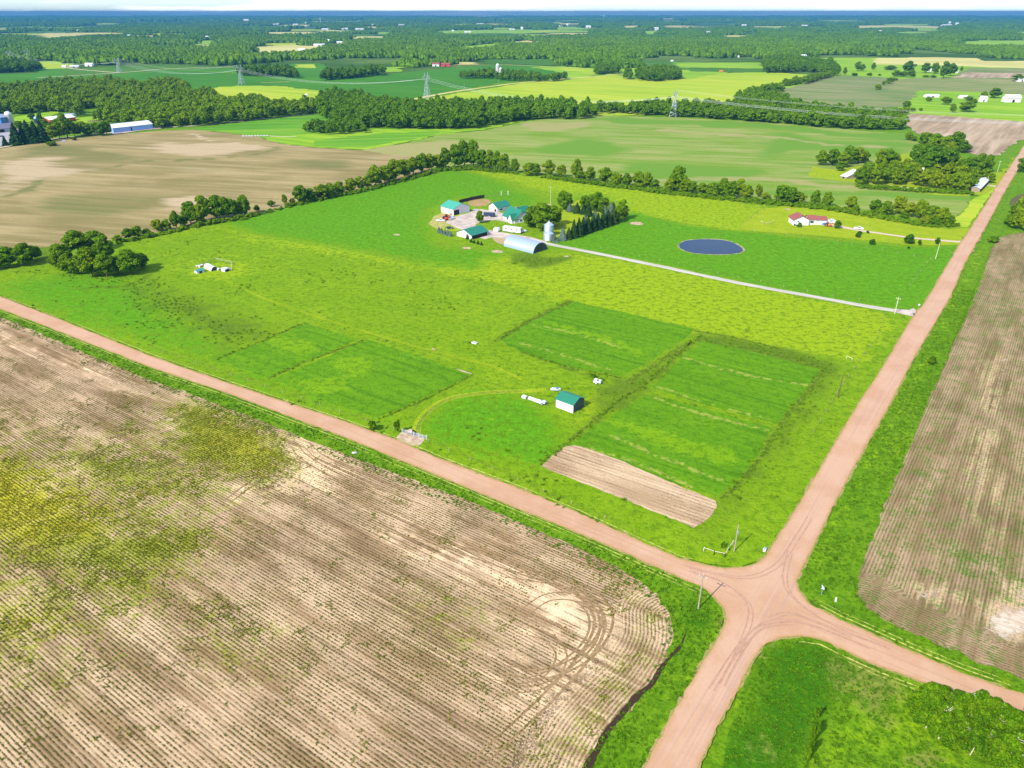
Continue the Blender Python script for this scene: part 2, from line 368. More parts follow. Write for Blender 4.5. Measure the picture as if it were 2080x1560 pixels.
# ------------------------------------------------------------------ far fields
LIMEF = crop_mat('hay_field', (.22, .33, .012), (.30, .36, .02), (.36, .38, .035), across=10)
LIME2 = crop_mat('lime_grass', (.14, .28, .010), (.20, .33, .012), (.26, .36, .02), across=10)
DGRN = crop_mat('dark_crop', (.038, .140, .005), (.050, .165, .006), (.070, .185, .008), across=9, amt=.6)
DGRN2 = crop_mat('young_corn', (.042, .115, .006), (.06, .15, .008), (.09, .18, .010), across=6, amt=.6)
WHEAT = crop_mat('wheat_field', (.42, .36, .12), (.50, .44, .16), (.34, .36, .08), across=9)
BRGRN = crop_mat('thin_bean_field', (.125, .175, .035), (.17, .19, .055), (.30, .26, .13), across=7, blotch=60)
BRGRN2 = crop_mat('thin_corn_field', (.10, .16, .030), (.16, .18, .06), (.27, .24, .12), across=6, blotch=60)
TANF = crop_mat('bare_field', (.24, .17, .10), (.33, .24, .15), (.42, .32, .21), dr=DB, along=120, across=8, blotch=50)
MOWF = crop_mat('mown_strips', (.060, .20, .010), (.10, .25, .012), (.22, .31, .02), dr=math.radians(11), along=400, across=7)
PALE = crop_mat('pale_track', (.45, .36, .24), (.5, .42, .3), (.55, .47, .34))
zf = [0.0]
def fld(mat, poly, name='crop_field', step=6, jit=.8, **k):
    zf[0] += 0.012
    return sheet(name, poly, -0.2 + zf[0], mat, step=step, jit=jit, **k)
fld(DGRN, [(-200, 152), (70, 149), (62, 138), (150, 139), (245, 134), (320, 131), (400, 134), (480, 135), (540, 133), (600, 129), (650, 128), (700, 155), (770, 150), (850, 144), (900, 139), (1000, 132), (1080, 131), (1140, 136), (1200, 137), (1165, 142), (1150, 150), (1060, 163), (1000, 171), (900, 188), (840, 201), (805, 205), (740, 195), (655, 185), (560, 176), (430, 190), (-300, 200)])
fld(LIMEF, [(78, 125), (110, 124), (150, 130), (135, 139), (92, 140)])
fld(DGRN2, [(150, 139), (245, 134), (320, 131), (470, 136), (470, 139), (330, 141), (245, 149), (150, 156), (120, 147)])
fld(LIMEF, [(600, 131), (640, 130), (640, 138), (600, 137)])
fld(LIMEF, [(424, 179), (480, 174), (560, 174), (656, 185), (645, 194), (660, 212), (400, 215)])
fld(LIMEF, [(818, 207), (900, 194), (1060, 168.5), (1250, 152), (1320, 162), (1400, 160), (1450, 149), (1550, 146), (1645, 152), (1610, 168), (1560, 195), (1480, 225), (1370, 232), (1200, 236), (900, 240), (700, 225), (740, 200)])
fld(LIME2, [(1370, 152), (1395, 144), (1450, 144), (1480, 147), (1440, 152), (1400, 162)])
fld(DGRN2, [(1380, 137), (1550, 139), (1552, 147), (1385, 145)])
fld(DGRN2, [(1270, 122), (1375, 124), (1385, 137), (1290, 138)])
fld(LIME2, [(1230, 138), (1300, 137), (1400, 142), (1400, 152), (1230, 152)])
fld(LIME2, [(1370, 127), (1545, 127), (1550, 139), (1380, 137)])
fld(LIME2, [(1640, 118), (1790, 117), (2080, 138), (2200, 150), (2200, 250), (1850, 240), (1820, 215), (1560, 186), (1640, 152), (1690, 150), (1690, 135)])
fld(WHEAT, [(1780, 118), (1900, 116), (1985, 118), (2000, 124), (2200, 124), (2200, 137), (2080, 139), (1930, 133), (1850, 131), (1770, 131)])
fld(BRGRN2, [(1562, 188), (1632, 172), (1666, 157), (1700, 153), (1817, 158), (1868, 185), (1850, 200), (1836, 216), (1780, 223), (1690, 220), (1632, 205)])
fld(BRGRN, [(1803, 183), (1830, 160), (1900, 158), (2200, 160), (2200, 202), (2080, 193), (1990, 187), (1870, 184)])
fld(BRGRN2, [(1932, 159), (1968, 138), (2200, 140), (2200, 162)])
fld(TANF, [(1935, 158), (1960, 148), (2200, 148), (2200, 158)])
fld(TANF, [(1826, 236), (1850, 230), (1930, 234), (2060, 246), (2200, 252), (2160, 262), (2070, 285), (2042, 303), (2035, 316), (1990, 316), (1940, 300), (1900, 290), (1870, 275), (1850, 258)], step=4)
ribbon('track', [(1840, 229), (1900, 233), (2000, 240), (2120, 238), (2200, 236)], 7, 0.12, LIME2, step=8)
ribbon('farm_lane', [(818, 206.5), (900, 190), (1000, 175.5), (1060, 168), (1150, 160), (1250, 151.5), (1290, 149)], [12, 11, 9, 9, 9, 9, 9], 0.13, WHEAT, step=10)
ribbon('farm_lane', [(75, 158), (160, 153), (245, 147.5), (290, 144), (330, 140.5), (400, 137.5), (480, 136), (540, 133)], 7, 0.13, PALE, step=10)
ribbon('farm_lane', [(120, 136), (170, 142), (225, 146.5), (245, 147.5)], 7, 0.14, PALE, step=10)
ribbon('farm_lane', [(330, 140.5), (400, 144), (480, 149)], 6, 0.14, LIME2, step=10)
ribbon('farm_lane', [(530, 168), (560, 167), (590, 166)], 5, 0.14, WHEAT, step=10)
ribbon('farm_lane', [(1010, 131), (1060, 133), (1140, 137), (1200, 139)], 8, 0.14, WHEAT, step=10)
fld(LIME2, [(1075, 136), (1140, 135), (1215, 138), (1215, 152), (1180, 158), (1150, 160), (1130, 146)])
fld(LIMEF, [(1140, 138), (1206, 142), (1206, 150), (1150, 143)])
# fields beyond the first woods
FARF = [(LIME2, [(890, 98), (940, 93), (1030, 84), (1032, 88), (1010, 96), (940, 100)]), (WHEAT, [(898, 87), (935, 87), (930, 91), (896, 91)]), (WHEAT, [(1042, 84), (1075, 81), (1103, 81), (1100, 87), (1050, 87)]),
        (WHEAT, [(495, 96), (560, 93), (600, 90), (634, 92), (640, 97), (632, 104), (560, 107), (512, 106)]), (LIME2, [(395, 82), (436, 83), (440, 90), (400, 92)]), (LIMEF, [(515, 89), (540, 88), (625, 86), (630, 91), (560, 93)]),
        (WHEAT, [(395, 91), (460, 92), (470, 95), (400, 94)]), (LIME2, [(1930, 85), (1965, 82), (2200, 82), (2200, 93), (1960, 92)]), (WHEAT, [(1697, 87), (1735, 87), (1740, 89.5), (1698, 89.5)]),
        (LIME2, [(875, 63), (940, 61), (1040, 60), (1110, 60.5), (1200, 62), (1210, 65), (1100, 67), (1000, 70), (880, 69)]), (LIME2, [(1115, 55), (1180, 54), (1205, 60), (1110, 61)]),
        (WHEAT, [(1252, 52), (1310, 52), (1316, 56), (1255, 58)]), (WHEAT, [(1350, 55), (1440, 52), (1440, 57), (1355, 58)]), (LIME2, [(1290, 63), (1340, 62), (1345, 69), (1290, 70)]),
        (WHEAT, [(1720, 52), (1840, 51.5), (1900, 53), (1900, 56), (1725, 57)]), (LIME2, [(1840, 57), (1920, 55), (1925, 63), (1850, 63)]), (WHEAT, [(700, 74), (760, 74), (800, 75), (795, 79), (700, 79)]),
        (LIMEF, [(860, 124), (905, 125), (905, 129), (860, 129)]), (WHEAT, [(912, 126), (970, 127), (975, 131), (920, 132)]), (DGRN2, [(960, 120), (1130, 120), (1150, 127), (1130, 134), (1050, 130), (1000, 130)]), (LIME2, [(785, 137), (820, 135), (815, 146), (780, 147)]),
        (WHEAT, [(80, 68), (130, 66), (150, 74), (70, 80)]), (LIME2, [(760, 66), (800, 65), (800, 70), (765, 70)]), (WHEAT, [(1130, 78), (1180, 75), (1170, 79)]), (LIME2, [(1230, 72), (1260, 70), (1290, 72), (1240, 75)])]
for mt, pl in FARF: fld(mt, pl, step=25, jit=2)

_rs = random.Random(5)
for i in range(85):
    v = 33 + 42 * _rs.random() ** 1.3; u = _rs.uniform(-50, 2130); w = _rs.uniform(18, 75) * (1 if v > 45 else .8); t = (v - 24) * _rs.uniform(.035, .075) + .4
    FARF.append((_rs.choice([LIME2, WHEAT, LIMEF, DGRN2, WHEAT]), [(u - w, v), (u - w * .3, v - t), (u + w, v - t * .8), (u + w * 1.1, v), (u + w * .2, v + t * .5)]))
    fld(FARF[-1][0], FARF[-1][1], step=60, jit=3)
# ------------------------------------------------------------------ the middle-distance fields
zf[0] = .2
BIGF = crop_mat('big_field', (.130, .215, .018), (.185, .235, .045), (.29, .27, .10), dr=math.radians(-12), along=90, across=9, blotch=34,
                masks=((.105, .205, .018), (.25, .235, .08), (.20, .33, .012)), amt=.5)
def fn_big(P):
    g = np.maximum.reduce([soft([(1130, 285), (1200, 280), (1260, 300), (1200, 320), (1100, 308)], P, 22), soft([(1560, 270), (1700, 285), (1850, 290), (1850, 315), (1640, 305), (1560, 330)], P, 22), soft([(1210, 238), (1500, 248), (1700, 265), (1850, 275), (1830, 283), (1500, 258), (1210, 246)], P, 9), soft([(1280, 330), (1560, 345), (1500, 375), (1300, 355)], P, 16), sline([(1560, 395), (1700, 395), (1960, 400)], P, 18) * .7])
    b = np.maximum.reduce([soft([(740, 302), (900, 283), (1000, 300), (980, 330), (900, 325), (820, 320)], P, 22), soft([(1030, 255), (1110, 246), (1180, 255), (1100, 265)], P, 9), sline([(1300, 262), (1500, 278), (1700, 292), (1840, 302)], P, 14), sline([(1050, 335), (1300, 360), (1480, 365), (1640, 372), (1800, 385), (1850, 390)], P, 16) * .9])
    return np.stack([g, b, g * 0], 1)
sheet('crop_field', [(1215, 235), (1380, 239), (1560, 249), (1750, 266), (1842, 272), (1872, 292), (1890, 312), (2000, 330), (2000, 372), (1985, 392), (1972, 400), (1962, 432), (1930, 446), (1840, 444), (1760, 434), (1690, 420), (1562, 412), (1500, 400), (1300, 378), (1180, 364), (1060, 348), (1000, 342), (900, 338), (840, 345), (760, 360), (735, 305), (820, 291), (900, 272), (975, 266), (1000, 262), (1060, 248), (1120, 240)], 0.03, BIGF, step=4, jit=.7, grid=12, fn=fn_big)
BRF = crop_mat('brown_field', (.195, .155, .055), (.27, .205, .085), (.36, .28, .14), dr=math.radians(-14), along=110, across=8, blotch=34, amt=.45,
               masks=((.140, .135, .040), (.37, .28, .16), (.16, .20, .03)))
def fn_br(P):
    g = np.maximum.reduce([sline([(-40, 408), (30, 390), (100, 362), (180, 346), (260, 333), (330, 327), (420, 322), (500, 318), (545, 313), (570, 305), (580, 297)], P, 7) * .95,
        soft([(40, 300), (200, 290), (300, 320), (200, 335), (60, 325)], P, 20) * .6, soft([(80, 400), (300, 380), (420, 400), (250, 450), (60, 470)], P, 25) * .55, soft([(560, 322), (700, 318), (760, 335), (640, 350)], P, 20) * .6])
    s = np.maximum.reduce([soft([(0, 330), (90, 320), (200, 345), (60, 370), (0, 385)], P, 18) * .7, soft([(330, 290), (520, 290), (560, 303), (400, 318), (330, 312)], P, 14) * .7, sline([(380, 270), (450, 285), (540, 300)], P, 8), soft([(330, 400), (420, 395), (450, 420), (340, 425)], P, 12) * .8])
    return np.stack([g, s, g * 0], 1)
sheet('crop_field', [(-420, 380), (0, 302), (120, 284), (200, 276), (320, 266), (395, 263), (520, 277), (565, 291), (640, 300), (740, 306), (850, 322), (880, 345), (800, 372), (700, 402), (600, 418), (560, 432), (500, 448), (390, 462), (300, 480), (200, 497), (90, 508), (0, 524), (-420, 620)], 0.036, BRF, step=3, jit=.6, grid=8, fn=fn_br)
fld(MOWF, [(392, 262), (480, 250), (560, 240), (650, 231), (720, 235), (700, 255), (660, 272), (640, 276), (540, 279), (520, 276)], step=4)
zf[0] = .25
fld(LIME2, [(520, 277), (560, 278), (660, 270), (720, 262), (900, 262), (1000, 252), (1065, 245), (985, 264), (900, 272), (820, 290), (740, 304), (640, 299), (570, 291)], name='grass_strip', step=4)
fld(MOWF, [(640, 285), (760, 272), (900, 266), (880, 274), (740, 300), (640, 297)], name='grass_strip', step=4)
ribbon('bare_patch', [(540, 276), (580, 278), (602, 277)], 3, 0.16, PALE)
ribbon('track', [(-60, 312), (0, 300), (120, 281), (250, 267), (330, 259), (392, 256), (450, 250), (540, 241), (640, 231)], 5, 0.16, PALE, step=4)
sheet('gravel_yard', [(225, 268), (280, 262), (318, 258), (330, 261), (280, 266), (230, 274)], 0.17, NT('yard_gravel').surf((.45, .33, .29)), step=3)
sheet('grass_yard', [(30, 238), (100, 226), (120, 228), (90, 245), (30, 252)], .17, LIME2, step=5)
sheet('grass_yard', [(150, 240), (205, 236), (210, 248), (160, 250)], .17, LIME2, step=5)
sheet('farm_yard', [(-100, 270), (40, 262), (60, 285), (0, 298), (-100, 310)], .16, NT('yard_grey').surf((.28, .27, .27)), step=5)

# ------------------------------------------------------------------ the pastures of the property
meadow = grass_mat('meadow', 'rough', masks=((.205, .285, .005), (.066, .205, .004), (.070, .120, .008)), streak=DA, samt=.3)
def fn_meadow(P):
    y = np.maximum.reduce([
        soft([(880, 540), (920, 525), (1050, 520), (1180, 520), (1330, 542), (1560, 588), (1790, 640), (1785, 700), (1740, 728), (1560, 700), (1400, 678), (1250, 640), (1150, 610), (1000, 572)], P, 5),
        soft([(330, 540), (400, 520), (500, 500), (600, 520), (560, 560), (480, 575), (380, 570)], P, 12) * .35,
        soft([(960, 348), (1060, 356), (1250, 380), (1500, 408), (1550, 440), (1500, 467), (1380, 445), (1290, 435), (1250, 400), (1100, 385)], P, 8),
        soft([(440, 465), (560, 478), (700, 505), (840, 530), (860, 545), (700, 525), (520, 490)], P, 6) * .7,
        sline([(450, 566), (520, 598), (600, 628), (740, 672), (900, 718), (1000, 743), (1070, 772)], P, 4) * .3,
        soft([(380, 540), (480, 530), (500, 550), (460, 565), (390, 562)], P, 5) * .9, soft([(1160, 840), (1200, 790), (1290, 780), (1230, 860)], P, 5) * .7])
    g = np.maximum.reduce([
        soft([(480, 452), (610, 412), (740, 382), (860, 354), (900, 345), (950, 350), (1080, 405), (1040, 420), (940, 400), (870, 440), (900, 500), (1010, 515), (960, 545), (850, 525), (700, 500)], P, 8),
        soft([(1110, 500), (1200, 470), (1290, 430), (1400, 455), (1540, 472), (1850, 500), (1950, 500), (1930, 560), (1865, 628), (1810, 628), (1600, 590), (1350, 540), (1180, 508)], P, 4),
        soft([(0, 580), (100, 560), (250, 560), (330, 590), (440, 690), (760, 850), (820, 880), (790, 880), (500, 770), (0, 608)], P, 9) * .75,
        soft([(880, 840), (960, 800), (1060, 800), (1130, 850), (1150, 900), (1090, 945), (900, 900), (860, 880)], P, 4) * .8])
    b = np.maximum.reduce([
        soft([(250, 560), (400, 600), (520, 650), (560, 670), (440, 730), (420, 700), (300, 620)], P, 10) * .75,
        soft([(1050, 515), (1120, 520), (1170, 528), (1100, 545), (1040, 535)], P, 5), sline([(1010, 690), (1080, 650), (1165, 612)], P, 4),
        soft([(1210, 790), (1260, 765), (1330, 730), (1400, 690), (1420, 695), (1320, 780), (1200, 880), (1170, 885), (1210, 830)], P, 4) * .8,
        soft([(1405, 672), (1500, 685), (1620, 715), (1690, 735), (1680, 760), (1560, 725), (1420, 690)], P, 3),
        soft([(1665, 740), (1710, 740), (1650, 830), (1560, 940), (1450, 1080), (1420, 1070), (1480, 1000), (1580, 870)], P, 4) * .8,
        soft([(60, 500), (130, 495), (110, 530), (70, 530)], P, 6) * .8, sline([(1260, 770), (1150, 745), (1060, 715)], P, 2.5) * .8, sline([(1300, 800), (1450, 840), (1575, 866)], P, 2.5) * .6,
        sline([(1110, 935), (1200, 860), (1320, 775), (1400, 700)], P, 2) * .9, sline([(1230, 500), (1100, 497), (1300, 545), (1500, 587)], P, 1) * .3, sline([(160, 590), (260, 583), (310, 560)], P, 3) * .9])
    return np.stack([y, g, b], 1)
SW[0] = 1.8
sheet('pasture', [(-420, 520), (0, 520), (60, 506), (200, 492), (300, 476), (390, 458), (500, 444), (560, 428), (600, 414), (700, 392), (800, 368), (880, 345), (940, 338), (1060, 350), (1180, 364), (1300, 378), (1500, 400), (1560, 410), (1690, 420), (1840, 442), (1940, 446), (1980, 400), (1995, 392), (2010, 396), (1960, 490), (1870, 630), (1800, 735), (1690, 910), (1590, 1080), (1545, 1138), (1500, 1152), (1440, 1146), (1380, 1132), (1290, 1094), (1160, 1034), (900, 932), (800, 889), (690, 850), (470, 778), (300, 719), (130, 649), (0, 599), (-420, 500)], 0.04, meadow, step=2.5, jit=.3, grid=3.2, fn=fn_meadow, wp=.45)
SW[0] = 1.0
sheet('house_lawn', [(1548, 425), (1600, 418), (1700, 428), (1800, 444), (1930, 466), (1975, 462), (1952, 497), (1850, 498), (1700, 482), (1540, 470), (1500, 465)], 0.06, grass_mat('lawn', 'lime', streak=DA, samt=.5, fine=.5), step=2, jit=.3)
sheet('grass_yard', [(1650, 338), (1700, 345), (1760, 335), (1880, 300), (1990, 340), (2000, 350), (2035, 350), (2050, 335), (2062, 318), (2030, 390), (2010, 396), (1960, 398), (1900, 396), (1740, 372), (1645, 360)], 0.065, grass_mat('yard_grass', 'lime', fine=.8), step=3, jit=.5)
sheet('grass_verge', [(2000, 395), (2025, 378), (2010, 400), (1965, 462), (1938, 462), (1930, 447), (1960, 430), (1975, 405)], 0.07, LIMEF, step=2)
sheet('grass_yard', [(1185, 400), (1140, 430), (1120, 455), (1130, 482), (1200, 462), (1230, 440), (1215, 430)], 0.06, grass_mat('farm_lawn', 'lime', fine=.5), step=2, jit=.3)
mown = lambda nm, dr, wd: grass_mat(nm, 'mown', streak=dr, samt=.8, mow=(dr + math.pi / 2, wd, .18), fine=.8, masks=((.13, .24, .004), (.032, .125, .002), (.22, .25, .04)))
MA, MB_ = mown('mown_plot', DA, 4.2), mown('mown_plot_two', DA, 3.1)
def plot(poly, mat, y=(), d=(), t=()):
    def fn(P):
        z = np.zeros(len(P))
        Y = np.maximum.reduce([z] + [soft(q, P, 4) for q in y]); D = np.maximum.reduce([z] + [soft(q, P, 9) * .35 for q in d]); T = np.maximum.reduce([z] + [sline(q, P, 1.1) for q in t])
        return np.stack([Y, D, T], 1)
    zf[0] += .004
    sheet('mown_plot', poly, 0.075, mat, step=1.5, jit=.35, grid=1.6, fn=fn, wp=.35)
plot([(440, 732), (530, 697), (622, 657), (660, 668), (728, 690), (640, 727), (546, 767), (500, 752)], MA, y=[[(540, 690), (600, 690), (640, 712), (600, 718)]])
plot([(556, 771), (650, 730), (747, 690), (800, 707), (870, 730), (957, 760), (880, 800), (766, 850), (700, 828), (620, 798)], MA, y=[[(680, 730), (740, 735), (760, 760), (700, 760)], [(600, 775), (680, 770), (720, 790), (650, 800)]])
plot([(1018, 692), (1080, 652), (1165, 613), (1260, 633), (1410, 668), (1385, 692), (1320, 735), (1262, 765), (1150, 742), (1060, 716)], MB_, y=[[(1100, 650), (1250, 690), (1300, 720), (1180, 680)]], t=[[(1080, 660), (1150, 673), (1260, 705)], [(1060, 700), (1150, 722), (1240, 748)]])
plot([(1325, 788), (1370, 740), (1425, 693), (1500, 708), (1600, 733), (1665, 750), (1640, 790), (1578, 862), (1500, 840), (1400, 812)], MB_, d=[[(1350, 770), (1500, 770), (1600, 830), (1450, 810)]], t=[[(1390, 726), (1500, 757), (1640, 780)], [(1330, 785), (1450, 822), (1570, 855)], [(1335, 796), (1450, 832), (1570, 864)]])
plot([(1150, 905), (1180, 888), (1250, 840), (1312, 802), (1400, 820), (1570, 870), (1540, 925), (1490, 985), (1460, 1010), (1380, 985), (1250, 935), (1180, 905)], MB_, d=[[(1200, 880), (1350, 890), (1450, 960), (1300, 930)], [(1380, 900), (1500, 920), (1480, 980), (1350, 950)]], y=[[(1230, 850), (1330, 870), (1500, 925), (1440, 935)]], t=[[(1230, 880), (1350, 925), (1470, 975)], [(1320, 806), (1450, 846), (1560, 874)], [(1160, 903), (1300, 935), (1400, 985)]])
WEEDSTRIP = grass_mat('weed_strip', 'rough', fine=1.1); WSM = NT('rank_weeds'); _P = WSM.pos(); WSM = WSM.surf(WSM.mix(WSM.mr(WSM.noise(_P, 1.8, 5, .75), .42, .58), (.060, .115, .006), (.135, .185, .016)), 1.0, WSM.bump(WSM.noise(_P, 1.0, 4, .7), .6), .03)
STRIPS = [([(546, 768), (640, 728), (746, 690)], 2.2), ([(1012, 692), (1050, 668), (1095, 642), (1165, 612)], 3.0), ([(1100, 940), (1180, 876), (1240, 828), (1320, 772), (1405, 694)], 2.0), ([(1262, 768), (1200, 755), (1150, 745), (1060, 716)], 1.6), ([(1410, 690), (1500, 705), (1600, 728), (1668, 748)], 3.5), ([(1410, 672), (1500, 688), (1620, 718)], 3.0), ([(1670, 752), (1645, 790), (1582, 868), (1545, 930), (1495, 990), (1465, 1012)], 3.0), ([(440, 730), (530, 694), (622, 655)], 1.6), ([(1405, 694), (1330, 742), (1270, 780)], 5.0), ([(770, 852), (880, 803), (960, 762)], 1.4), ([(250, 590), (300, 580), (325, 562)], 1.6)]
for ln_, w_ in STRIPS: ribbon('weed_strip', ln_, w_ * .38, 0.083, WSM, jit=.45, step=1.0)
till = soil_mat('tilled_soil', (.385, .258, .145), (.485, .345, .21), (.23, .14, .07), (.12, .10, .04), (.1, .1, .03), rowdir=DA + .02, rows=True, use_ph=False, spacing=1.4, plants=.05, streak=.85)
sheet('tilled_plot', [(1100, 948), (1122, 925), (1145, 909), (1160, 905), (1180, 907), (1250, 932), (1350, 975), (1453, 1018), (1456, 1030), (1440, 1052), (1409, 1073), (1395, 1066), (1250, 1008), (1110, 952)], 0.085, till, step=1.2, jit=.15, grid=3, fn=lambda P: np.stack([P[:, 0] * 0, P[:, 0] * 0 + .22, P[:, 0] * 0], 1))
ribbon('mown_path', [(846, 884), (848, 862), (868, 836), (900, 815), (940, 804), (1000, 797), (1065, 795), (1110, 792)], 2.6, 0.09, grass_mat('path_grass', 'lime', fine=.6), grid=None)
trk = NT('rut'); _P = trk.pos(); trk = trk.surf(trk.mix(trk.mr(trk.noise(_P, 1.5, 3), .4, .6), (.07, .15, .010), (.17, .19, .03)), 1.0, None, .05)
for off in (-2.0, 2.0):
    ribbon('wheel_rut', [(849 + off, 884), (851 + off, 862), (871 + off * .4, 836 + off * .6), (903, 815 + off * .7), (940, 804 + off * .6), (1000, 797 + off * .6), (1060, 795.5 + off * .6)], .5, 0.095, trk, jit=.08)
for off in (-1.3, 1.3):
    ribbon('wheel_rut', [(452, 567 + off), (520, 599 + off), (600, 629 + off), (740, 673 + off), (900, 719 + off), (1000, 744 + off), (1060, 772 + off)], .45, 0.095, grass_mat('rut_grass%d' % off, 'lime', fine=.4) if off < 0 else bpy.data.materials['rut_grass-1'], jit=.1)
dirt = NT('bare_dirt'); _P = dirt.pos(); dirt = dirt.surf(dirt.mix(dirt.mr(dirt.noise(_P, 2, 4), .35, .65), (.30, .21, .13), (.45, .34, .24)), 1.0, None, .05)
for pl in ([(806, 888), (832, 872), (855, 884), (862, 893), (846, 906), (815, 899)],): sheet('bare_dirt', pl, 0.09, dirt, step=1, smooth=True)
for pts in ([(878, 708), (885, 712)], [(930, 750), (945, 756), (958, 759)]): ribbon('bare_patch', pts, .8, 0.095, dirt)
for (u, v, w) in ((948, 504, 9), (1293, 454, 14), (1010, 511, 12), (1112, 417, 12), (806, 477, 7), (1600, 425, 6), (1150, 521, 5)):
    sheet('bare_patch', [(u - w, v), (u - w * .4, v - w * .22), (u + w * .6, v - w * .16), (u + w, v + w * .1), (u + w * .4, v + w * .25), (u - w * .5, v + w * .18)], 0.09, dirt, step=1.5, smooth=True)
# yards and drive of the farm
gravel = NT('pale_gravel'); _P = gravel.pos(); gravel = gravel.surf(gravel.mix(gravel.mr(gravel.noise(_P, 5, 4, .6), .38, .62), (.34, .27, .225), (.46, .385, .32)), 1.0, gravel.bump(gravel.noise(_P, .4, 3), .05), .1)
sheet('worn_ground', [(880, 440), (900, 430), (950, 428), (975, 440), (960, 470), (900, 470), (870, 455)], 0.07, grass_mat('worn', 'lime', fine=.5, masks=((.33, .27, .10), None, None)), step=1.5, grid=3, fn=lambda P: np.stack([soft([(885, 442), (905, 430), (940, 440), (900, 462)], P, 8), P[:, 0] * 0, P[:, 0] * 0], 1))
sheet('gravel_yard', [(918, 441), (950, 434), (965, 424), (1000, 428), (1030, 436), (1045, 448), (1030, 452), (1008, 447), (985, 449), (966, 456), (968, 462), (990, 467), (1030, 474), (1080, 482), (1110, 491), (1112, 497), (1085, 492), (1040, 486), (1000, 482), (985, 486), (955, 478), (935, 466), (905, 452)], 0.085, gravel, step=1.2, jit=.2, smooth=False)
sheet('bare_dirt', [(952, 408), (985, 404), (996, 409), (990, 416), (968, 420), (955, 416)], 0.08, crop_mat('red_dirt', (.30, .19, .08), (.36, .22, .11), (.16, .18, .03), along=5, across=3, blotch=4), step=2, jit=.6, smooth=True)
sheet('worn_ground', [(1000, 480), (1035, 487), (1025, 497), (1008, 492)], 0.08, NT('worn_dirt').surf((.33, .24, .13)), step=1, smooth=True)
WG = NT('white_gravel'); _P = WG.pos(); WG = WG.surf(WG.mix(WG.mr(WG.noise(WG.map(_P, (1 / 30, 1 / .8, 1), DA), 1., 4, .6), .42, .6), (.46, .42, .355), (.34, .31, .24)), .95)
ribbon('driveway', [(1085, 489), (1110, 495), (1200, 512.5), (1340, 541), (1500, 575), (1640, 600.5), (1750, 620.5), (1820, 631.5)], 3.9, 0.09, WG, step=2, jit=.12)
ribbon('driveway', [(1815, 631), (1830, 633), (1850, 636), (1866, 637)], [4.6, 5.5, 8, 13], 0.095, gravel, step=2, jit=.12)
ribbon('driveway', [(1670, 455), (1695, 458), (1740, 467), (1800, 476), (1870, 485), (1950, 491.5), (1960, 492)], [9, 5, 4, 3.2, 3.2, 3.4, 7], 0.09, NT('tan_gravel').surf((.46, .35, .25)), step=2, jit=.12)
ribbon('driveway', [(1990, 374), (2005, 376), (2024, 379)], 4, 0.09, gravel, step=2)
ribbon('bare_patch', [(1790, 376), (1840, 382), (1898, 388)], 6, 0.09, PALE, step=2)
# pond: a bank and the water in it
pondc = catmull([(1380, 497), (1395, 489), (1430, 486), (1470, 488), (1495, 496), (1509, 507), (1500, 514), (1460, 517), (1410, 514), (1385, 506)], 6, True)
pw = [G(*p) for p in pondc]; pc = sum(pw) / len(pw)
sheet('pond_bank', None, 0.062, crop_mat('bank', (.10, .17, .02), (.28, .24, .12), (.36, .30, .18), along=6, across=3, blotch=6), world=[pc + (q - pc) * 1.07 for q in pw], step=1.5, jit=.5)
wm = NT('pond_water'); wm = wm.surf((.005, .018, .042), .15, wm.bump(wm.noise(wm.pos(), 2.0, 3), .02), .08)
sheet('pond_water', None, 0.072, wm, world=pw, step=1.5, jit=.25)

# ------------------------------------------------------------------ roads
RA_up = [(-420, 460), (-200, 526), (0, 603), (135, 655), (303, 723), (471, 782), (700, 857), (801, 893), (902, 937), (1037, 987), (1171, 1041), (1299, 1100), (1380, 1136), (1430, 1149), (1471, 1156), (1508, 1154), (1538, 1146), (1555, 1131), (1575, 1100), (1602, 1060), (1622, 1027), (1683, 923), (1743, 822), (1784, 762), (1851, 650), (1861, 636), (1876, 619), (1918, 550), (1949, 497), (1974, 461), (2024, 380), (2058, 330), (2080, 296), (2140, 212)]
RB_rt = [(2160, 214), (2080, 324), (2044, 383), (2002, 461), (1957, 539), (1932, 600), (1892, 667), (1851, 735), (1807, 822), (1767, 889), (1717, 980), (1676, 1060), (1646, 1121), (1626, 1158), (1616, 1181), (1621, 1201), (1642, 1227), (1703, 1259), (1767, 1287), (1851, 1326), (1952, 1368), (2080, 1413), (2400, 1530)]
RA_lo = [(2400, 1590), (2080, 1458), (1918, 1403), (1865, 1383), (1784, 1353), (1703, 1316), (1669, 1299), (1626, 1292), (1582, 1296), (1548, 1312), (1525, 1346), (1498, 1400), (1467, 1457), (1417, 1558), (1350, 1720)]
RL = [(1240, 1720), (1309, 1560), (1380, 1430), (1430, 1343), (1464, 1289), (1476, 1259), (1471, 1235), (1447, 1208), (1424, 1191), (1380, 1173), (1239, 1110), (1120, 1060), (1037, 1027), (868, 957), (700, 888), (471, 802), (303, 745), (135, 679), (0, 627), (-200, 548), (-420, 476)]
ROADW = [G(*p) for p in RA_up + RB_rt + RA_lo + RL]
CLA = [G(*p) for p in ((-420, 468), (0, 615), (700, 873), (1400, 1158), (1784, 1320), (2200, 1490))]
CLB = [G(*p) for p in ((1300, 1700), (1365, 1560), (1640, 1090), (1910, 600), (2080, 310))]
def fn_road(P):
    d = dist_poly(ROADW, P); da = dist_poly(CLA, P, False); db = dist_poly(CLB, P, False)
    return np.stack([np.clip(1 - d / 1.5, 0, 1), np.clip((4.5 - da) / 2, 0, 1) * np.clip((db - 3) / 4, 0, 1), np.clip((5 - db) / 2, 0, 1)], 1)
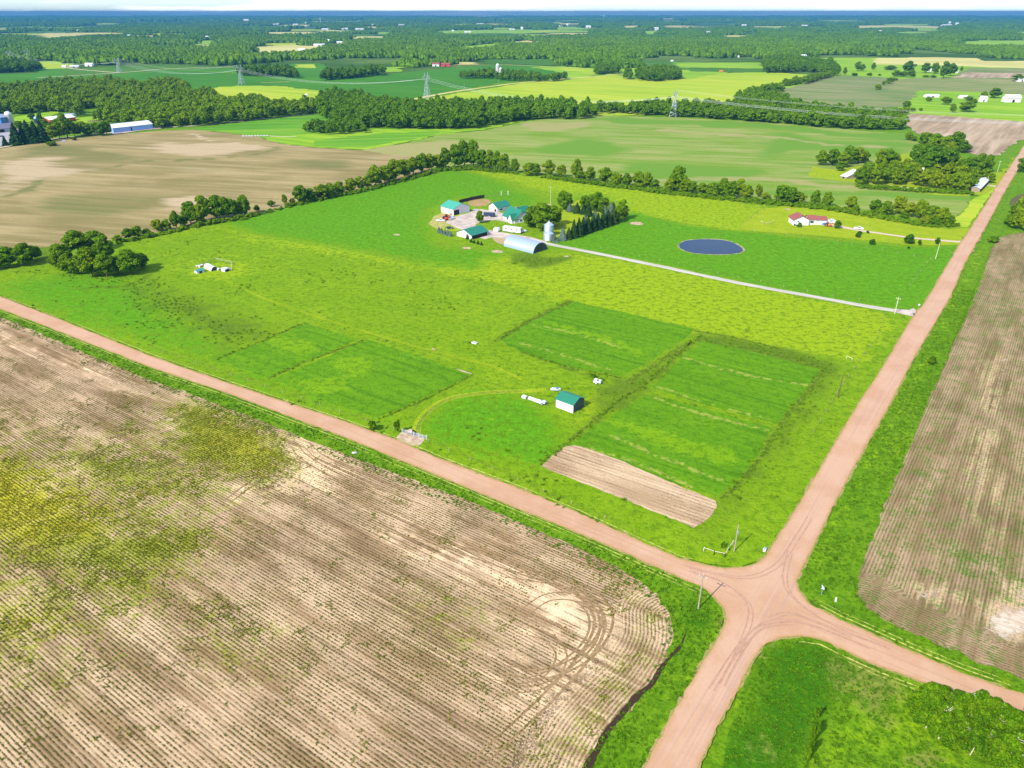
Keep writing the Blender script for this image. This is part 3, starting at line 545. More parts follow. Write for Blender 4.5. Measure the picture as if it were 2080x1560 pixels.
sheet('gravel_road', None, 0.16, road_mat('red_gravel', (.390, .224, .130), (.435, .270, .170), (.37, .205, .09)), world=ROADW, step=1.5, jit=.10, grid=2.0, fn=fn_road, wp=0)
# worn wheel arcs where traffic turns at the crossing
arcm = NT('wheel_wear'); _P = arcm.pos(); arcm = arcm.surf(arcm.mix(arcm.mr(arcm.noise(_P, .8, 3), .4, .6), (.325, .18, .115), (.36, .215, .145)), .95, None, .1)
zf2 = 0.165
for arc in ([(1400, 1160), (1470, 1185), (1520, 1235), (1500, 1310), (1462, 1390)], [(1390, 1150), (1500, 1172), (1570, 1150), (1615, 1090), (1640, 1050)], [(1600, 1120), (1590, 1180), (1620, 1225), (1700, 1275), (1800, 1315)],
            [(1440, 1400), (1500, 1310), (1560, 1262), (1640, 1268), (1760, 1315)], [(1560, 1255), (1600, 1245), (1650, 1262), (1720, 1292)], [(1470, 1370), (1530, 1280), (1600, 1265)]):
    zf2 += .004; ribbon('wheel_wear', arc, .35, zf2, arcm, jit=.06)
    zf2 += .004; ribbon('wheel_wear', [(u + 9, v + 5) for u, v in arc], .3, zf2, arcm, jit=.06)
# the raised shoulder under the road, grassed
sh = NT('shoulder'); _P = sh.pos(); sh = sh.surf(sh.mix(sh.mr(sh.noise(_P, 1.1, 4, .7), .4, .6), (.30, .21, .09), (.17, .20, .03)), 1.0, sh.bump(sh.noise(_P, .4, 3), .2), .05)
def offset(world, d):
    out = []
    for i in range(len(world)):
        a, b, c = world[i - 1], world[i], world[(i + 1) % len(world)]; t = (c - a) / max(np.hypot(*(c - a)), 1e-9); out.append(b + np.array([-t[1], t[0]]) * d)
    return out
sheet('road_shoulder', None, 0.12, sh, world=offset(ROADW, .45), step=1.2, jit=.22)
dry = NT('dry_grass'); _P = dry.pos(); dry = dry.surf(dry.mix(dry.mr(dry.noise(_P, .7, 4, .7), .35, .6), (.50, .45, .13), (.20, .25, .03)), 1.0, dry.bump(dry.noise(_P, .3, 3), .2), .05)
def edge_line(px, off, wd, seed):
    """broken streaks of dry cut grass beside the road"""
    w = [G(*p) for p in px]; rr = random.Random(seed); n = len(w); dens = densify(w, 2.0, 0, 1, False); i = 0; k = 0
    while i < len(dens) - 8:
        ln = rr.randint(10, 34); seg = dens[i:i + ln]
        if len(seg) > 4:
            o = off + rr.uniform(-.25, .25); pts = []
            for j in range(len(seg)):
                t = seg[min(j + 1, len(seg) - 1)] - seg[max(j - 1, 0)]; t = t / max(np.hypot(*t), 1e-9); nn = np.array([-t[1], t[0]]); ww = wd * (.5 + .5 * math.sin(math.pi * j / (len(seg) - 1))) * rr.uniform(.6, 1)
                pts.append((seg[j] + nn * (o + ww / 2), seg[j] + nn * (o - ww / 2)))
            EDGE.append([p[0] for p in pts] + [p[1] for p in pts][::-1])
        i += ln - rr.randint(-4, 4)
EDGE = []
edge_line(RA_up[2:14], 1.2, .42, 1); edge_line(RL[7:-2], 1.3, .4, 3); edge_line(RL[7:-2], 2.5, .22, 4); edge_line(RB_rt[16:22], 1.5, .5, 5); edge_line(RB_rt[16:22], 2.6, .35, 8); edge_line(RA_lo[2:9], 1.5, .4, 6); edge_line(RA_lo[1:6], 2.6, .3, 9)
eb = MB()
for pg in EDGE:
    n = len(pg) // 2; base = len(eb.v); eb.add([(p[0], p[1], .135 + .001 * (len(eb.v) % 7)) for p in pg], [(i, i + 1, 2 * n - 2 - i, 2 * n - 1 - i) for i in range(n - 1)])
eb.build('dry_grass_windrows', dry, kind='stuff')

# ------------------------------------------------------------------ near crop fields
N1 = [(-420, 545), (-200, 585), (0, 643), (60, 668), (170, 716), (300, 770), (420, 812), (510, 846), (600, 884), (700, 922), (800, 960), (920, 1005), (1040, 1056), (1150, 1102), (1240, 1145), (1300, 1180), (1340, 1215), (1362, 1255), (1366, 1300), (1352, 1345), (1320, 1395), (1270, 1450), (1222, 1510), (1195, 1560), (1150, 1680), (1140, 1800), (-700, 1800), (-900, 900)]
N1W = [G(*p) for p in N1]
HEAD = N1W[:25]
def ph_n1(P):
    d = dist_poly(HEAD, P, False); p0 = N1W[12]
    dist_in = -((P - p0) @ np.array([-math.sin(DA), math.cos(DA)]))
    # side-on headland of sixteen rows beside the ditch, the rest runs with the left-right road
    side = dist_poly(N1W[17:25], P, False)
    return np.where(side < 11.5, side / .76, dist_in / .76)
def fn_n1(P):
    r = np.maximum.reduce([soft([(-100, 900), (200, 880), (360, 810), (580, 890), (600, 960), (480, 1030), (400, 1150), (250, 1280), (120, 1400), (-100, 1420)], P, 12) * .42, soft([(360, 830), (430, 825), (520, 860), (575, 910), (565, 960), (500, 962), (420, 935), (365, 900)], P, 5), soft([(-100, 930), (60, 935), (170, 1010), (250, 1060), (380, 1090), (345, 1150), (270, 1180), (120, 1150), (-100, 1080)], P, 7),
        soft([(130, 930), (260, 915), (360, 940), (440, 985), (430, 1010), (300, 1000), (200, 990)], P, 7) * .85, soft([(-60, 1180), (60, 1170), (170, 1200), (150, 1260), (60, 1330), (-80, 1370)], P, 6) * .6,
        soft([(150, 1180), (280, 1160), (330, 1200), (240, 1240)], P, 5) * .75, soft([(400, 1250), (520, 1270), (560, 1340), (470, 1350)], P, 8) * .5, soft([(850, 1210), (930, 1230), (980, 1300), (880, 1300)], P, 7) * .45,
        soft([(280, 800), (340, 820), (320, 840)], P, 5) * .4, soft([(100, 1000), (360, 960), (400, 1080), (250, 1110)], P, 10) * .6,
        soft([(1270, 1190), (1355, 1260), (1350, 1340), (1280, 1430), (1200, 1530), (1130, 1600), (1060, 1600), (1200, 1440), (1290, 1330), (1300, 1260)], P, 4) * .38])
    g = np.maximum.reduce([soft([(570, 900), (640, 905), (680, 950), (660, 1000), (600, 1010), (540, 990), (580, 950)], P, 5), soft([(790, 1060), (900, 1110), (1000, 1170), (1130, 1220), (1080, 1230), (960, 1180), (840, 1120)], P, 4) * .85,
        soft([(1110, 1215), (1180, 1230), (1200, 1270), (1140, 1290), (1100, 1250)], P, 4), soft([(1170, 1310), (1250, 1260), (1290, 1230), (1280, 1300), (1180, 1420), (1100, 1440), (1120, 1370)], P, 5) * .9, soft([(1010, 1340), (1080, 1330), (1100, 1370), (1030, 1375)], P, 4) * .8,
        soft([(480, 985), (560, 960), (540, 980), (470, 1025)], P, 2) * .8, soft([(0, 680), (90, 700), (260, 780), (220, 800), (60, 740)], P, 8) * .6, soft([(340, 1060), (500, 1010), (900, 1180), (1000, 1300), (700, 1200)], P, 25) * .28, soft([(0, 1200), (110, 1150), (200, 1200), (60, 1290)], P, 8) * .4])
    b = np.maximum.reduce([soft([(-100, 940), (80, 950), (200, 1020), (170, 1080), (-100, 1100)], P, 9), soft([(410, 870), (520, 880), (560, 930), (480, 945)], P, 8) * .7, soft([(-50, 1190), (40, 1190), (150, 1270), (40, 1330)], P, 6) * .7])
    return np.stack([r, g, b], 1)
n1m = soil_mat('bean_soil', (.245, .155, .074), (.470, .330, .195), (.140, .086, .040), (.085, .076, .012), (.145, .165, .006), streak=.95, plants=.75)
SW[0] = 2.0
sheet('bean_field', None, 0.05, n1m, world=N1W, step=1.3, jit=.25, grid=2.1, fn=fn_n1, phase=ph_n1, wp=.75)
# wheel tracks pressed into the headland
tk = NT('wheel_track'); _P = tk.pos(); tk = tk.surf(tk.mix(tk.mr(tk.noise(_P, .8, 3), .4, .62), (.19, .12, .055), (.27, .18, .09)), 1.0, tk.bump(tk.noise(_P, .3), .1), .05)
zt = [0.058]
def track(line, w=.5, gap=2.2):
    c = [G(*p) for p in catmull(line, 6)]
    for s in (-1, 1):
        out = []
        for i in range(len(c)):
            t = c[min(i + 1, len(c) - 1)] - c[max(i - 1, 0)]; t = t / max(np.hypot(*t), 1e-9); out.append(c[i] + np.array([-t[1], t[0]]) * s * gap / 2)
        L = []; Q = []
        for i in range(len(out)):
            t = out[min(i + 1, len(out) - 1)] - out[max(i - 1, 0)]; t = t / max(np.hypot(*t), 1e-9); nn = np.array([-t[1], t[0]]); e = w * (.35 + .65 * math.sin(math.pi * min(1, max(0, i / (len(out) - 1))))) / 2
            L.append(out[i] + nn * e); Q.append(out[i] - nn * e)
        zt[0] += .004; sheet('wheel_track', None, zt[0], tk, world=L + Q[::-1], step=.8, jit=.05)
track([(740, 1060), (900, 1105), (1060, 1160), (1150, 1188), (1200, 1225), (1218, 1270), (1190, 1330), (1110, 1420), (960, 1560), (900, 1620)], .65)
track([(1020, 1165), (1120, 1180), (1190, 1200), (1232, 1240), (1225, 1290), (1180, 1340), (1100, 1370), (1020, 1360)], .6)
track([(1060, 1250), (1110, 1215), (1170, 1215), (1205, 1250), (1200, 1300), (1150, 1350), (1080, 1385), (1000, 1370)], .5)
track([(1070, 1280), (1120, 1300), (1140, 1340), (1100, 1390), (1010, 1400)], .4)
track([(598, 905), (620, 930), (700, 975), (800, 1010), (900, 1050)], .45)
track([(460, 1020), (500, 990), (535, 965)], .6)
track([(620, 900), (650, 928), (730, 965), (840, 1010)], .35)
# the drainage ditch
dm = NT('ditch_mud').surf((.035, .020, .008), .6)
ribbon('drainage_ditch', [(1392, 1290), (1378, 1318), (1358, 1338), (1340, 1362), (1322, 1392), (1296, 1412), (1262, 1452), (1232, 1488), (1212, 1526), (1192, 1560), (1170, 1620)], [.25, .7, .6, 1.1, .9, 1.3, 1.0, 1.3, 1.1, 1.6, 1.6], 0.075, dm, step=.7, jit=.22)
N2 = [(2600, 480), (2140, 470), (2060, 474), (2030, 482), (2012, 510), (1998, 560), (1970, 630), (1935, 700), (1905, 775), (1870, 850), (1835, 940), (1800, 1020), (1768, 1100), (1745, 1165), (1742, 1205), (1760, 1235), (1800, 1262), (1860, 1290), (1930, 1320), (2000, 1350), (2120, 1398), (2700, 1600), (3200, 1000)]
N2W = [G(*p) for p in N2]
def fn_n2(P):
    r = np.maximum.reduce([P[:, 0] * 0 + .24, soft([(1890, 1080), (1960, 1100), (2080, 1140), (2080, 1220), (2000, 1200), (1900, 1130)], P, 7) * .6, soft([(1760, 1180), (1830, 980), (1900, 850), (1930, 860), (1870, 1010), (1820, 1160)], P, 4) * .45, soft([(2000, 600), (2080, 600), (2080, 680), (1990, 660)], P, 10) * .5, soft([(2060, 1000), (2100, 1000), (2100, 1100), (2050, 1060)], P, 6) * .5])
    g = np.maximum.reduce([soft([(2005, 1235), (2040, 1228), (2120, 1250), (2120, 1300), (2050, 1300), (2000, 1265)], P, 2.5), soft([(2045, 1195), (2100, 1205), (2100, 1230), (2060, 1215)], P, 2), soft([(1850, 1190), (1920, 1200), (1900, 1220), (1850, 1210)], P, 3) * .7, soft([(1995, 900), (2010, 900), (1990, 1010), (1960, 1050)], P, 4) * .7, soft([(2030, 740), (2042, 740), (2030, 800), (2010, 830)], P, 4) * .7, soft([(2000, 1010), (2030, 960), (2000, 1080)], P, 4) * .5])
    return np.stack([r, np.clip(g * 1.7, 0, 1), r * 0], 1)
def ph_n2(P):
    side = dist_poly(N2W[3:15], P, False); bot = dist_poly(N2W[15:22], P, False)
    main = ((P - N2W[10]) @ np.array([math.sin(DB), -math.cos(DB)])) / .76
    return np.where(bot < 10, bot / .76, main)
n2m = soil_mat('corn_soil', (.205, .132, .064), (.33, .225, .128), (.120, .078, .034), (.085, .125, .014), (.060, .115, .012), rowdir=DB, rowamt=.75, streak=.6, plants=.5)
sheet('corn_field', None, 0.05, n2m, world=N2W, step=1.3, jit=.3, grid=2.6, fn=fn_n2, phase=ph_n2, wp=.7)
SW[0] = 1.0
sheet('crop_field', [(2052, 408), (2090, 392), (2200, 400), (2200, 440), (2075, 432), (2058, 424)], .06, crop_mat('dark_crop_two', (.09, .08, .03), (.12, .11, .04), None), step=2, smooth=True)
SANDM = NT('sand_patch'); _P = SANDM.pos(); _st = SANDM.noise(SANDM.map(_P, (1 / 7, 1 / .8, 1), DA), 1., 5, .75)
SANDM.surf(SANDM.mix(SANDM.mr(_st, .42, .6), (.52, .43, .33), (.36, .26, .17)), 1.0, None, .05)
_tr = SANDM.n('ShaderNodeBsdfTransparent'); _mx = SANDM.n('ShaderNodeMixShader'); _pr = SANDM.out.inputs[0].links[0].from_socket
_e = SANDM.ma('ADD', SANDM.sep(SANDM.attr('m', 'Color'))[0], SANDM.ma('ADD', SANDM.ma('MULTIPLY', SANDM.ma('SUBTRACT', _st, .5), 2.2), SANDM.ma('MULTIPLY', SANDM.ma('SUBTRACT', SANDM.noise(_P, 1.6, 4, .7), .5), 1.6)))
SANDM.l(SANDM.mr(_e, .30, .62), _mx.inputs[0]); SANDM.l(_tr.outputs[0], _mx.inputs[1]); SANDM.l(_pr, _mx.inputs[2]); SANDM.l(_mx.outputs[0], SANDM.out.inputs[0])
for q_ in ([(1985, 1240), (2030, 1222), (2065, 1225), (2130, 1240), (2140, 1300), (2090, 1305), (2050, 1315), (2010, 1300), (1980, 1265)], [(2035, 1190), (2080, 1194), (2130, 1208), (2130, 1236), (2065, 1224)], [(1845, 1200), (1890, 1184), (1935, 1200), (1910, 1225), (1860, 1218)], [(1995, 905), (2018, 895), (2008, 970), (1985, 1030), (1965, 1040), (1978, 960)], [(2028, 742), (2050, 738), (2038, 810), (2008, 830)]):
    w_ = [G(*p) for p in q_]; sheet("sand_patch", q_, .062, SANDM.m, step=1, jit=.2, smooth=True, grid=1.1, wp=0, fn=lambda P, w_=w_: np.stack([np.clip(dist_poly(w_, P) / 4.5, 0, 1) * .85, P[:, 0] * 0, P[:, 0] * 0], 1))
# verges: rough grass on both sides
vg = grass_mat('verge_grass', 'verge', masks=((.17, .28, .003), (.026, .11, .002), (.15, .17, .03)), streak=DB, samt=.4, bumpd=.35, fine=1.1)
def fn_v(P):
    y = np.maximum.reduce([sline([(1800, 750), (1700, 920), (1600, 1080)], P, 3) * .0, sline([(1990, 500), (1900, 700), (1720, 1020), (1650, 1140)], P, 3) * .5, soft([(1780, 1330), (1900, 1390), (2080, 1460), (2080, 1560), (1640, 1560), (1660, 1440)], P, 9) * .5, sline([(1476, 1262), (1385, 1430), (1320, 1545)], P, 2.2) * .6, sline([(1500, 1412), (1420, 1565)], P, 2) * .7])
    g = np.maximum.reduce([soft([(1560, 1320), (1660, 1310), (1720, 1350), (1690, 1420), (1600, 1560), (1450, 1560), (1540, 1400)], P, 5) * .9, soft([(1400, 1200), (1450, 1230), (1440, 1290), (1380, 1290)], P, 4) * .6, sline([(1780, 820), (1740, 900), (1680, 1010)], P, 3) * .3])
    b = np.maximum.reduce([soft([(1700, 1340), (1790, 1370), (1830, 1400), (1790, 1470), (1740, 1430), (1690, 1400)], P, 5) * .9, soft([(1540, 1460), (1570, 1465), (1560, 1540), (1510, 1530)], P, 3) * .6, soft([(1830, 1555), (1880, 1528), (1910, 1560)], P, 3), soft([(1535, 1328), (1580, 1302), (1560, 1325), (1540, 1345)], P, 1.2), sline([(1450, 1225), (1468, 1255), (1462, 1280)], P, 1.0)])
    return np.stack([y, g, b], 1)
sheet('road_verge', [(1150, 1760), (1175, 1600), (1200, 1520), (1300, 1400), (1345, 1330), (1345, 1240), (1280, 1190), (1040, 1075), (600, 900), (0, 655), (0, 632), (140, 684), (471, 806), (700, 891), (868, 960), (1037, 1031), (1239, 1114), (1400, 1180), (1447, 1211), (1473, 1240), (1466, 1285), (1380, 1432), (1240, 1720)], 0.045, vg, step=2, jit=.2, grid=2.6, fn=fn_v, wp=.3)
sheet('road_verge', [(1430, 1740), (1500, 1403), (1550, 1315), (1583, 1299), (1626, 1295), (1700, 1318), (1850, 1381), (2080, 1458), (2400, 1600), (2400, 1800), (1400, 1800)], 0.047, vg, step=2, jit=.2, grid=2.6, fn=fn_v, wp=.3)
sheet('road_verge', [(2160, 230), (2400, 230), (2400, 480), (2070, 484), (2015, 500), (1800, 1030), (1750, 1170), (1760, 1230), (2120, 1400), (2400, 1560), (2080, 1410), (1700, 1256), (1642, 1223), (1618, 1190), (1630, 1156), (1720, 980), (1855, 735), (1935, 600), (2005, 461), (2048, 383), (2082, 324)], 0.049, vg, step=2, jit=.2, grid=3.4, fn=fn_v, wp=.3)
sheet('road_verge', [(-420, 485), (-200, 556), (0, 632), (-5, 656), (-420, 570)], 0.0452, vg, step=2, jit=.2)
# ------------------------------------------------------------------ foliage
def leaf_mat(name, ramp, size=1.6, trans=0.22):
    m = NT(name); oc = m.n('ShaderNodeTexCoord').outputs['Object']; oi = m.n('ShaderNodeObjectInfo')
    a = m.noise(oc, size, 3, .6); b = m.ma('ADD', m.ma('MULTIPLY', m.noise(m.pos(), 60, 3, .6), .5), m.ma('MULTIPLY', m.noise(m.pos(), 380, 4, .6), .5))
    rnd = m.ma('ADD', m.ma('MULTIPLY', oi.outputs['Random'], .55), m.ma('MULTIPLY', m.mr(b, .35, .65), .45))
    c = m.mix(m.mr(rnd, .1, .55, smooth=False), ramp[0], ramp[1]); c = m.mix(m.mr(rnd, .6, 1.0, smooth=False), c, ramp[2])
    c = m.mix(m.mr(a, .42, .68, 0, .75), c, ramp[3]); c = m.mix(m.mr(a, .45, .3, 0, .5), c, tuple(q * .6 for q in ramp[0]))
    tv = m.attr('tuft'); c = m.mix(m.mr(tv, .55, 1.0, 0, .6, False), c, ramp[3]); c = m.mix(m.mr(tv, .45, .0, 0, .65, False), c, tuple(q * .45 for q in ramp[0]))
    c = m.mix(1.0, c, oi.outputs['Color'], 'MULTIPLY')
    d = m.n('ShaderNodeBsdfDiffuse'); t = m.n('ShaderNodeBsdfTranslucent'); mx = m.n('ShaderNodeMixShader'); mx.inputs[0].default_value = trans
    m.l(c, d.inputs[0]); m.l(c, t.inputs[0]); m.l(d.outputs[0], mx.inputs[1]); m.l(t.outputs[0], mx.inputs[2]); m.l(mx.outputs[0], m.out.inputs[0])
    return m.m
LEAF = leaf_mat('leaves', ((.045, .120, .004), (.085, .190, .004), (.155, .255, .005), (.230, .340, .007)))
NEEDLE = leaf_mat('needles', ((.016, .045, .008), (.026, .065, .012), (.035, .080, .018), (.05, .105, .025)), .8, .1)
BLUEN = leaf_mat('blue_needles', ((.075, .125, .10), (.10, .16, .13), (.14, .20, .17), (.20, .27, .23)), .8, .1)
BARK = paint('bark', (.12, .085, .055), .9, .1); BIRCH = paint('pale_bark', (.55, .48, .36), .8, .1, var=.4, size=.3)
def quads_mesh(name, cen, nrm, size, aspect=1.4, curl=0.0, core=None):
    n = len(cen); a = np.cross(nrm, RN.normal(size=(n, 3))); a /= np.maximum(np.linalg.norm(a, axis=1, keepdims=True), 1e-6); b = np.cross(nrm, a)
    s = size if np.ndim(size) else np.full(n, size); s = s[:, None]
    v = np.stack([cen - a * s * aspect / 2, cen - b * s / 2 + nrm * s * curl, cen + a * s * aspect / 2, cen + b * s / 2 + nrm * s * curl], 1).reshape(-1, 3)
    f = np.arange(4 * n).reshape(n, 4).tolist(); v = v.tolist()
    if core: k = len(v); v += core.v; f += [[k + i for i in q] for q in core.f]
    me = bpy.data.meshes.new(name); me.from_pydata(v, [], f); me.update()
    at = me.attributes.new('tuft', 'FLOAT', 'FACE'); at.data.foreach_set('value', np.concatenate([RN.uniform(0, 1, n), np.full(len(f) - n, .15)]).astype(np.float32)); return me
def crown_mesh(name, seed, R0, z0, z1, nl, nq, qs, shape='round', core=True, lobe=.42):
    """a crown of many leaf tufts set on overlapping boughs"""
    rr = np.random.default_rng(seed); hz = (z1 - z0) / 2; zc = (z1 + z0) / 2; C = []; Rd = []
    for i in range(nl):
        th = rr.uniform(0, 2 * math.pi); q = rr.uniform(-.85, 1); k = rr.uniform(.45, .78) * (1 if i % 4 else .3)
        if shape == 'tall': w = math.sqrt(max(.1, 1 - abs(q) ** 2.5)); 
        elif shape == 'wide': w = math.sqrt(max(.1, 1 - (max(q, 0)) ** 2)) * (1 - .3 * max(-q, 0))
        else: w = math.sqrt(max(.08, 1 - q * q))
        C.append((math.cos(th) * R0 * k * w, math.sin(th) * R0 * k * w, zc + q * hz * .74)); Rd.append(R0 * lobe * rr.uniform(.62, 1.15))
    C = np.array(C); Rd = np.array(Rd); wts = Rd ** 2 / (Rd ** 2).sum(); li = rr.choice(nl, size=int(nq * 2.2), p=wts)
    d = rr.normal(size=(len(li), 3)); d /= np.linalg.norm(d, axis=1, keepdims=True); d[:, 2] = np.where(d[:, 2] < -.5, -d[:, 2] * .5, d[:, 2])
    P = C[li] + d * (Rd[li] * rr.uniform(.82, 1.08, len(li)))[:, None] * np.array([1, 1, .82])
    D = np.linalg.norm((P[:, None] - C[None]) / np.array([1, 1, .82]), axis=2) / Rd[None]; D[np.arange(len(li)), li] = 9
    keep = D.min(1) > .80; P = P[keep][:nq]; d = d[keep][:nq]
    nn = d + rr.normal(size=d.shape) * .55; nn[:, 2] += .15; nn /= np.linalg.norm(nn, axis=1, keepdims=True)
    cb = None
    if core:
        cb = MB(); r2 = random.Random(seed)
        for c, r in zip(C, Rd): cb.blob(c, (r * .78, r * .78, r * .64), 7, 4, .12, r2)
    return quads_mesh(name, P, nn, qs * rr.uniform(.6, 1.35, len(P)), 1.3, .12, cb)
def trunk_mesh(name, seed, h, r, limbs=4, spread=2.2, lean=0):
    b = MB(); rr = random.Random(seed); p = Vector((0, 0, -.3)); q = Vector((lean, 0, h * .5)); b.tube(p, q, r, r * .72, 8, False); b.tube(q, (lean * 1.4, 0, h), r * .72, r * .4, 8, False)
    for i in range(limbs):
        a = rr.uniform(0, 6.28); z = h * rr.uniform(.45, .9); b.tube((lean * z / h, 0, z), (math.cos(a) * spread, math.sin(a) * spread, z + spread * rr.uniform(.6, 1)), r * .45, r * .15, 6, False)
    return b.mesh(name)
def spruce_mesh(name, seed, R0, h, nq, qs):
    rr = np.random.default_rng(seed); t = 1 - np.sqrt(rr.uniform(0, 1, nq)) ; t = np.clip(t, 0, .97); z = .08 * h + t * h * .92
    tier = np.floor(t * 13) / 13; frac = (t * 13) % 1; a = rr.uniform(0, 6.283, nq); br = 1 + .22 * np.sin(a * 5 + tier * 40)
    r = R0 * (1 - t) ** .85 * (1.08 - .45 * frac) * br * rr.uniform(.72, 1.0, nq) + .05
    P = np.stack([np.cos(a) * r, np.sin(a) * r, z - r * .12], 1); nn = np.stack([np.cos(a) * .7, np.sin(a) * .7, np.full(nq, .75)], 1) + rr.normal(size=(nq, 3)) * .4; nn /= np.linalg.norm(nn, axis=1, keepdims=True)
    cb = MB(); cb.lathe([(R0 * .62, .1 * h), (R0 * .42, .4 * h), (R0 * .2, .7 * h), (.03, .96 * h)], 8)
    return quads_mesh(name, P, nn, qs * (1.15 - .6 * t), 2.0, -.1, cb)
def mk(me, mat): me.materials.append(mat); return me
# full-size models are 12 m tall and 10 m wide (broadleaf), 12 m by 5 m (spruce)
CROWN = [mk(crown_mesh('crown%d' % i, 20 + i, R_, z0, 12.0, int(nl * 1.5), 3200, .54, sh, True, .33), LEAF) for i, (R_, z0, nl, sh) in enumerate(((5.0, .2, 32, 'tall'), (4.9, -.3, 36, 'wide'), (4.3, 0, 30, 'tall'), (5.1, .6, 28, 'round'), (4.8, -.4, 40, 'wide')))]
TRUNK = [mk(trunk_mesh('trunk%d' % i, i, 6.5, .30), BARK) for i in range(2)]
SHRUB = [mk(crown_mesh('shrub%d' % i, 60 + i, 1.6, 0.0, 2.4, 12, 420, .34, 'round'), LEAF) for i in range(3)]
SPR = [mk(spruce_mesh('spruce%d' % i, 80 + i, 2.6, 12, 1500, .75), NEEDLE) for i in range(2)]
SPB = [mk(spruce_mesh('blue_spruce', 90, 2.6, 12, 1500, .75), BLUEN)]
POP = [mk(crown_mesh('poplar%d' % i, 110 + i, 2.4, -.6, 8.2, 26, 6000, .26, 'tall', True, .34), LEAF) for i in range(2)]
PTR = mk(trunk_mesh('poplar_trunk', 5, 7, .13, 5, .9, .3), BIRCH)
ORD = ['first', 'second', 'third', 'fourth', 'fifth', 'sixth', 'seventh', 'eighth', 'ninth', 'tenth', 'eleventh', 'twelfth', 'thirteenth', 'fourteenth', 'fifteenth', 'sixteenth', 'seventeenth', 'eighteenth', 'nineteenth', 'twentieth']
def ordn(i):
    if i < 20: return ORD[i]
    t = {2: 'twenty', 3: 'thirty', 4: 'forty', 5: 'fifty'}[(i + 1) // 10]; r = (i + 1) % 10
    return (t + '-' + ORD[r - 1]) if r else (t[:-1] + 'ieth')
NTREE = [0]
def tree(u, v, hpx, wpx, tone=0.0, label=None, group=None, name='tree', cat='tree', crowns=CROWN, trunks=TRUNK, base=(10.0, 12.0), tint=None, rng=R):
    p = G(u, v); h = hgt(u, v, hpx); w = wpx * mpx(u, v)
    e = empty(name, (p[0], p[1], 0), rng.uniform(0, 6.28), label, cat, group)
    k = NTREE[0]; NTREE[0] += 1
    c = bpy.data.objects.new('crown', crowns[k % len(crowns)]); COL.objects.link(c); c.parent = e
    c.scale = (w / base[0], w / base[0] * rng.uniform(.9, 1.1), h / base[1])
    tn = tint or ((.62 + .38 * (tone + 1), .78 + .22 * (tone + 1), .9, 1) if tone < 0 else (1 + .75 * tone, 1 + .25 * tone, .9, 1)); c.color = tn
    if trunks:
        t = bpy.data.objects.new('trunk', trunks[k % len(trunks)]); COL.objects.link(t); t.parent = e; t.scale = (h / base[1],) * 3
    return e
def sizeword(h, hs):
    q = sorted(hs); n = len(q)
    return 'tall' if h >= q[int(n * .66)] else ('low' if h <= q[int(n * .33)] else 'middling')
def row(lst, where, group, **k):
    """lst of (u, v, hpx, wpx[, tone]); each gets a label counting from the left of its row"""
    lst = sorted(lst); hs = [q[2] for q in lst]
    for i, q in enumerate(lst):
        tone = q[4] if len(q) > 4 else R.uniform(-.75, .65)
        col = 'dark green' if tone < -.25 else ('yellow-green' if tone > .3 else 'green')
        kind = k.get('name', 'tree').replace('_', ' ')
        tree(q[0], q[1], q[2] * R.uniform(.88, 1.15), q[3], tone, '%s %s %s, %s from left %s' % (sizeword(q[2], hs), col, kind, ordn(i), where), group, **k)
row([(20, 542, 42, 56), (52, 538, 40, 50), (72, 528, 28, 30), (-20, 548, 40, 50), (0, 520, 22, 30)], 'in the left-edge clump above the road', 'trees of the small clump at the left edge')
row([(128, 535, 45, 46, -.2), (140, 556, 42, 42, 0), (160, 515, 46, 52, .1), (195, 508, 40, 50, -.3), (160, 556, 42, 42), (188, 560, 58, 56, .2), (215, 530, 48, 52, -.5), (218, 563, 46, 42, -.1), (240, 556, 34, 32, .1), (268, 555, 56, 52, -.4), (288, 545, 36, 36, -.6), (120, 545, 30, 32, .1)],
    'in the large clump left of the coops', 'trees of the large clump left of the coops')
row([(240, 492, 14, 25), (262, 487, 22, 25), (280, 482, 22, 24), (297, 478, 16, 20), (322, 470, 24, 26), (340, 468, 27, 26), (360, 465, 42, 24), (374, 460, 24, 22), (388, 455, 48, 38, -.3), (404, 455, 38, 32), (415, 450, 55, 46, .1), (440, 446, 54, 48, -.2), (462, 444, 50, 42, -.1), (481, 440, 36, 32, -.5), (498, 438, 46, 28, -.3), (522, 430, 14, 16), (552, 420, 12, 16), (579, 415, 22, 13), (595, 413, 12, 14)],
    'in the hedgerow along the brown field', 'hedgerow trees between the brown field and the pasture')
row([(612, 412, 42, 36, -.3), (632, 409, 30, 28), (655, 404, 34, 32, .4), (673, 400, 32, 30, .2), (692, 395, 28, 27, .3), (713, 390, 30, 28), (731, 386, 32, 26, .3), (748, 382, 30, 25), (763, 378, 44, 34, .4), (782, 372, 42, 32, .4), (801, 367, 42, 36, .3), (822, 361, 40, 36, .3), (840, 355, 36, 30, .4), (857, 350, 44, 26, -.4), (872, 347, 32, 26, .3), (890, 344, 30, 28, .6), (905, 343, 46, 28, -.5), (924, 342, 52, 36, -.4), (944, 340, 52, 36, -.2), (962, 340, 50, 32, -.3), (979, 342, 44, 32), (995, 345, 40, 28, .3), (1010, 346, 38, 26), (1024, 348, 36, 24, .1), (1045, 351, 28, 20, -.3)],
    "in the hedgerow atop the pasture's left side", 'hedgerow trees at the upper left side of the pasture')
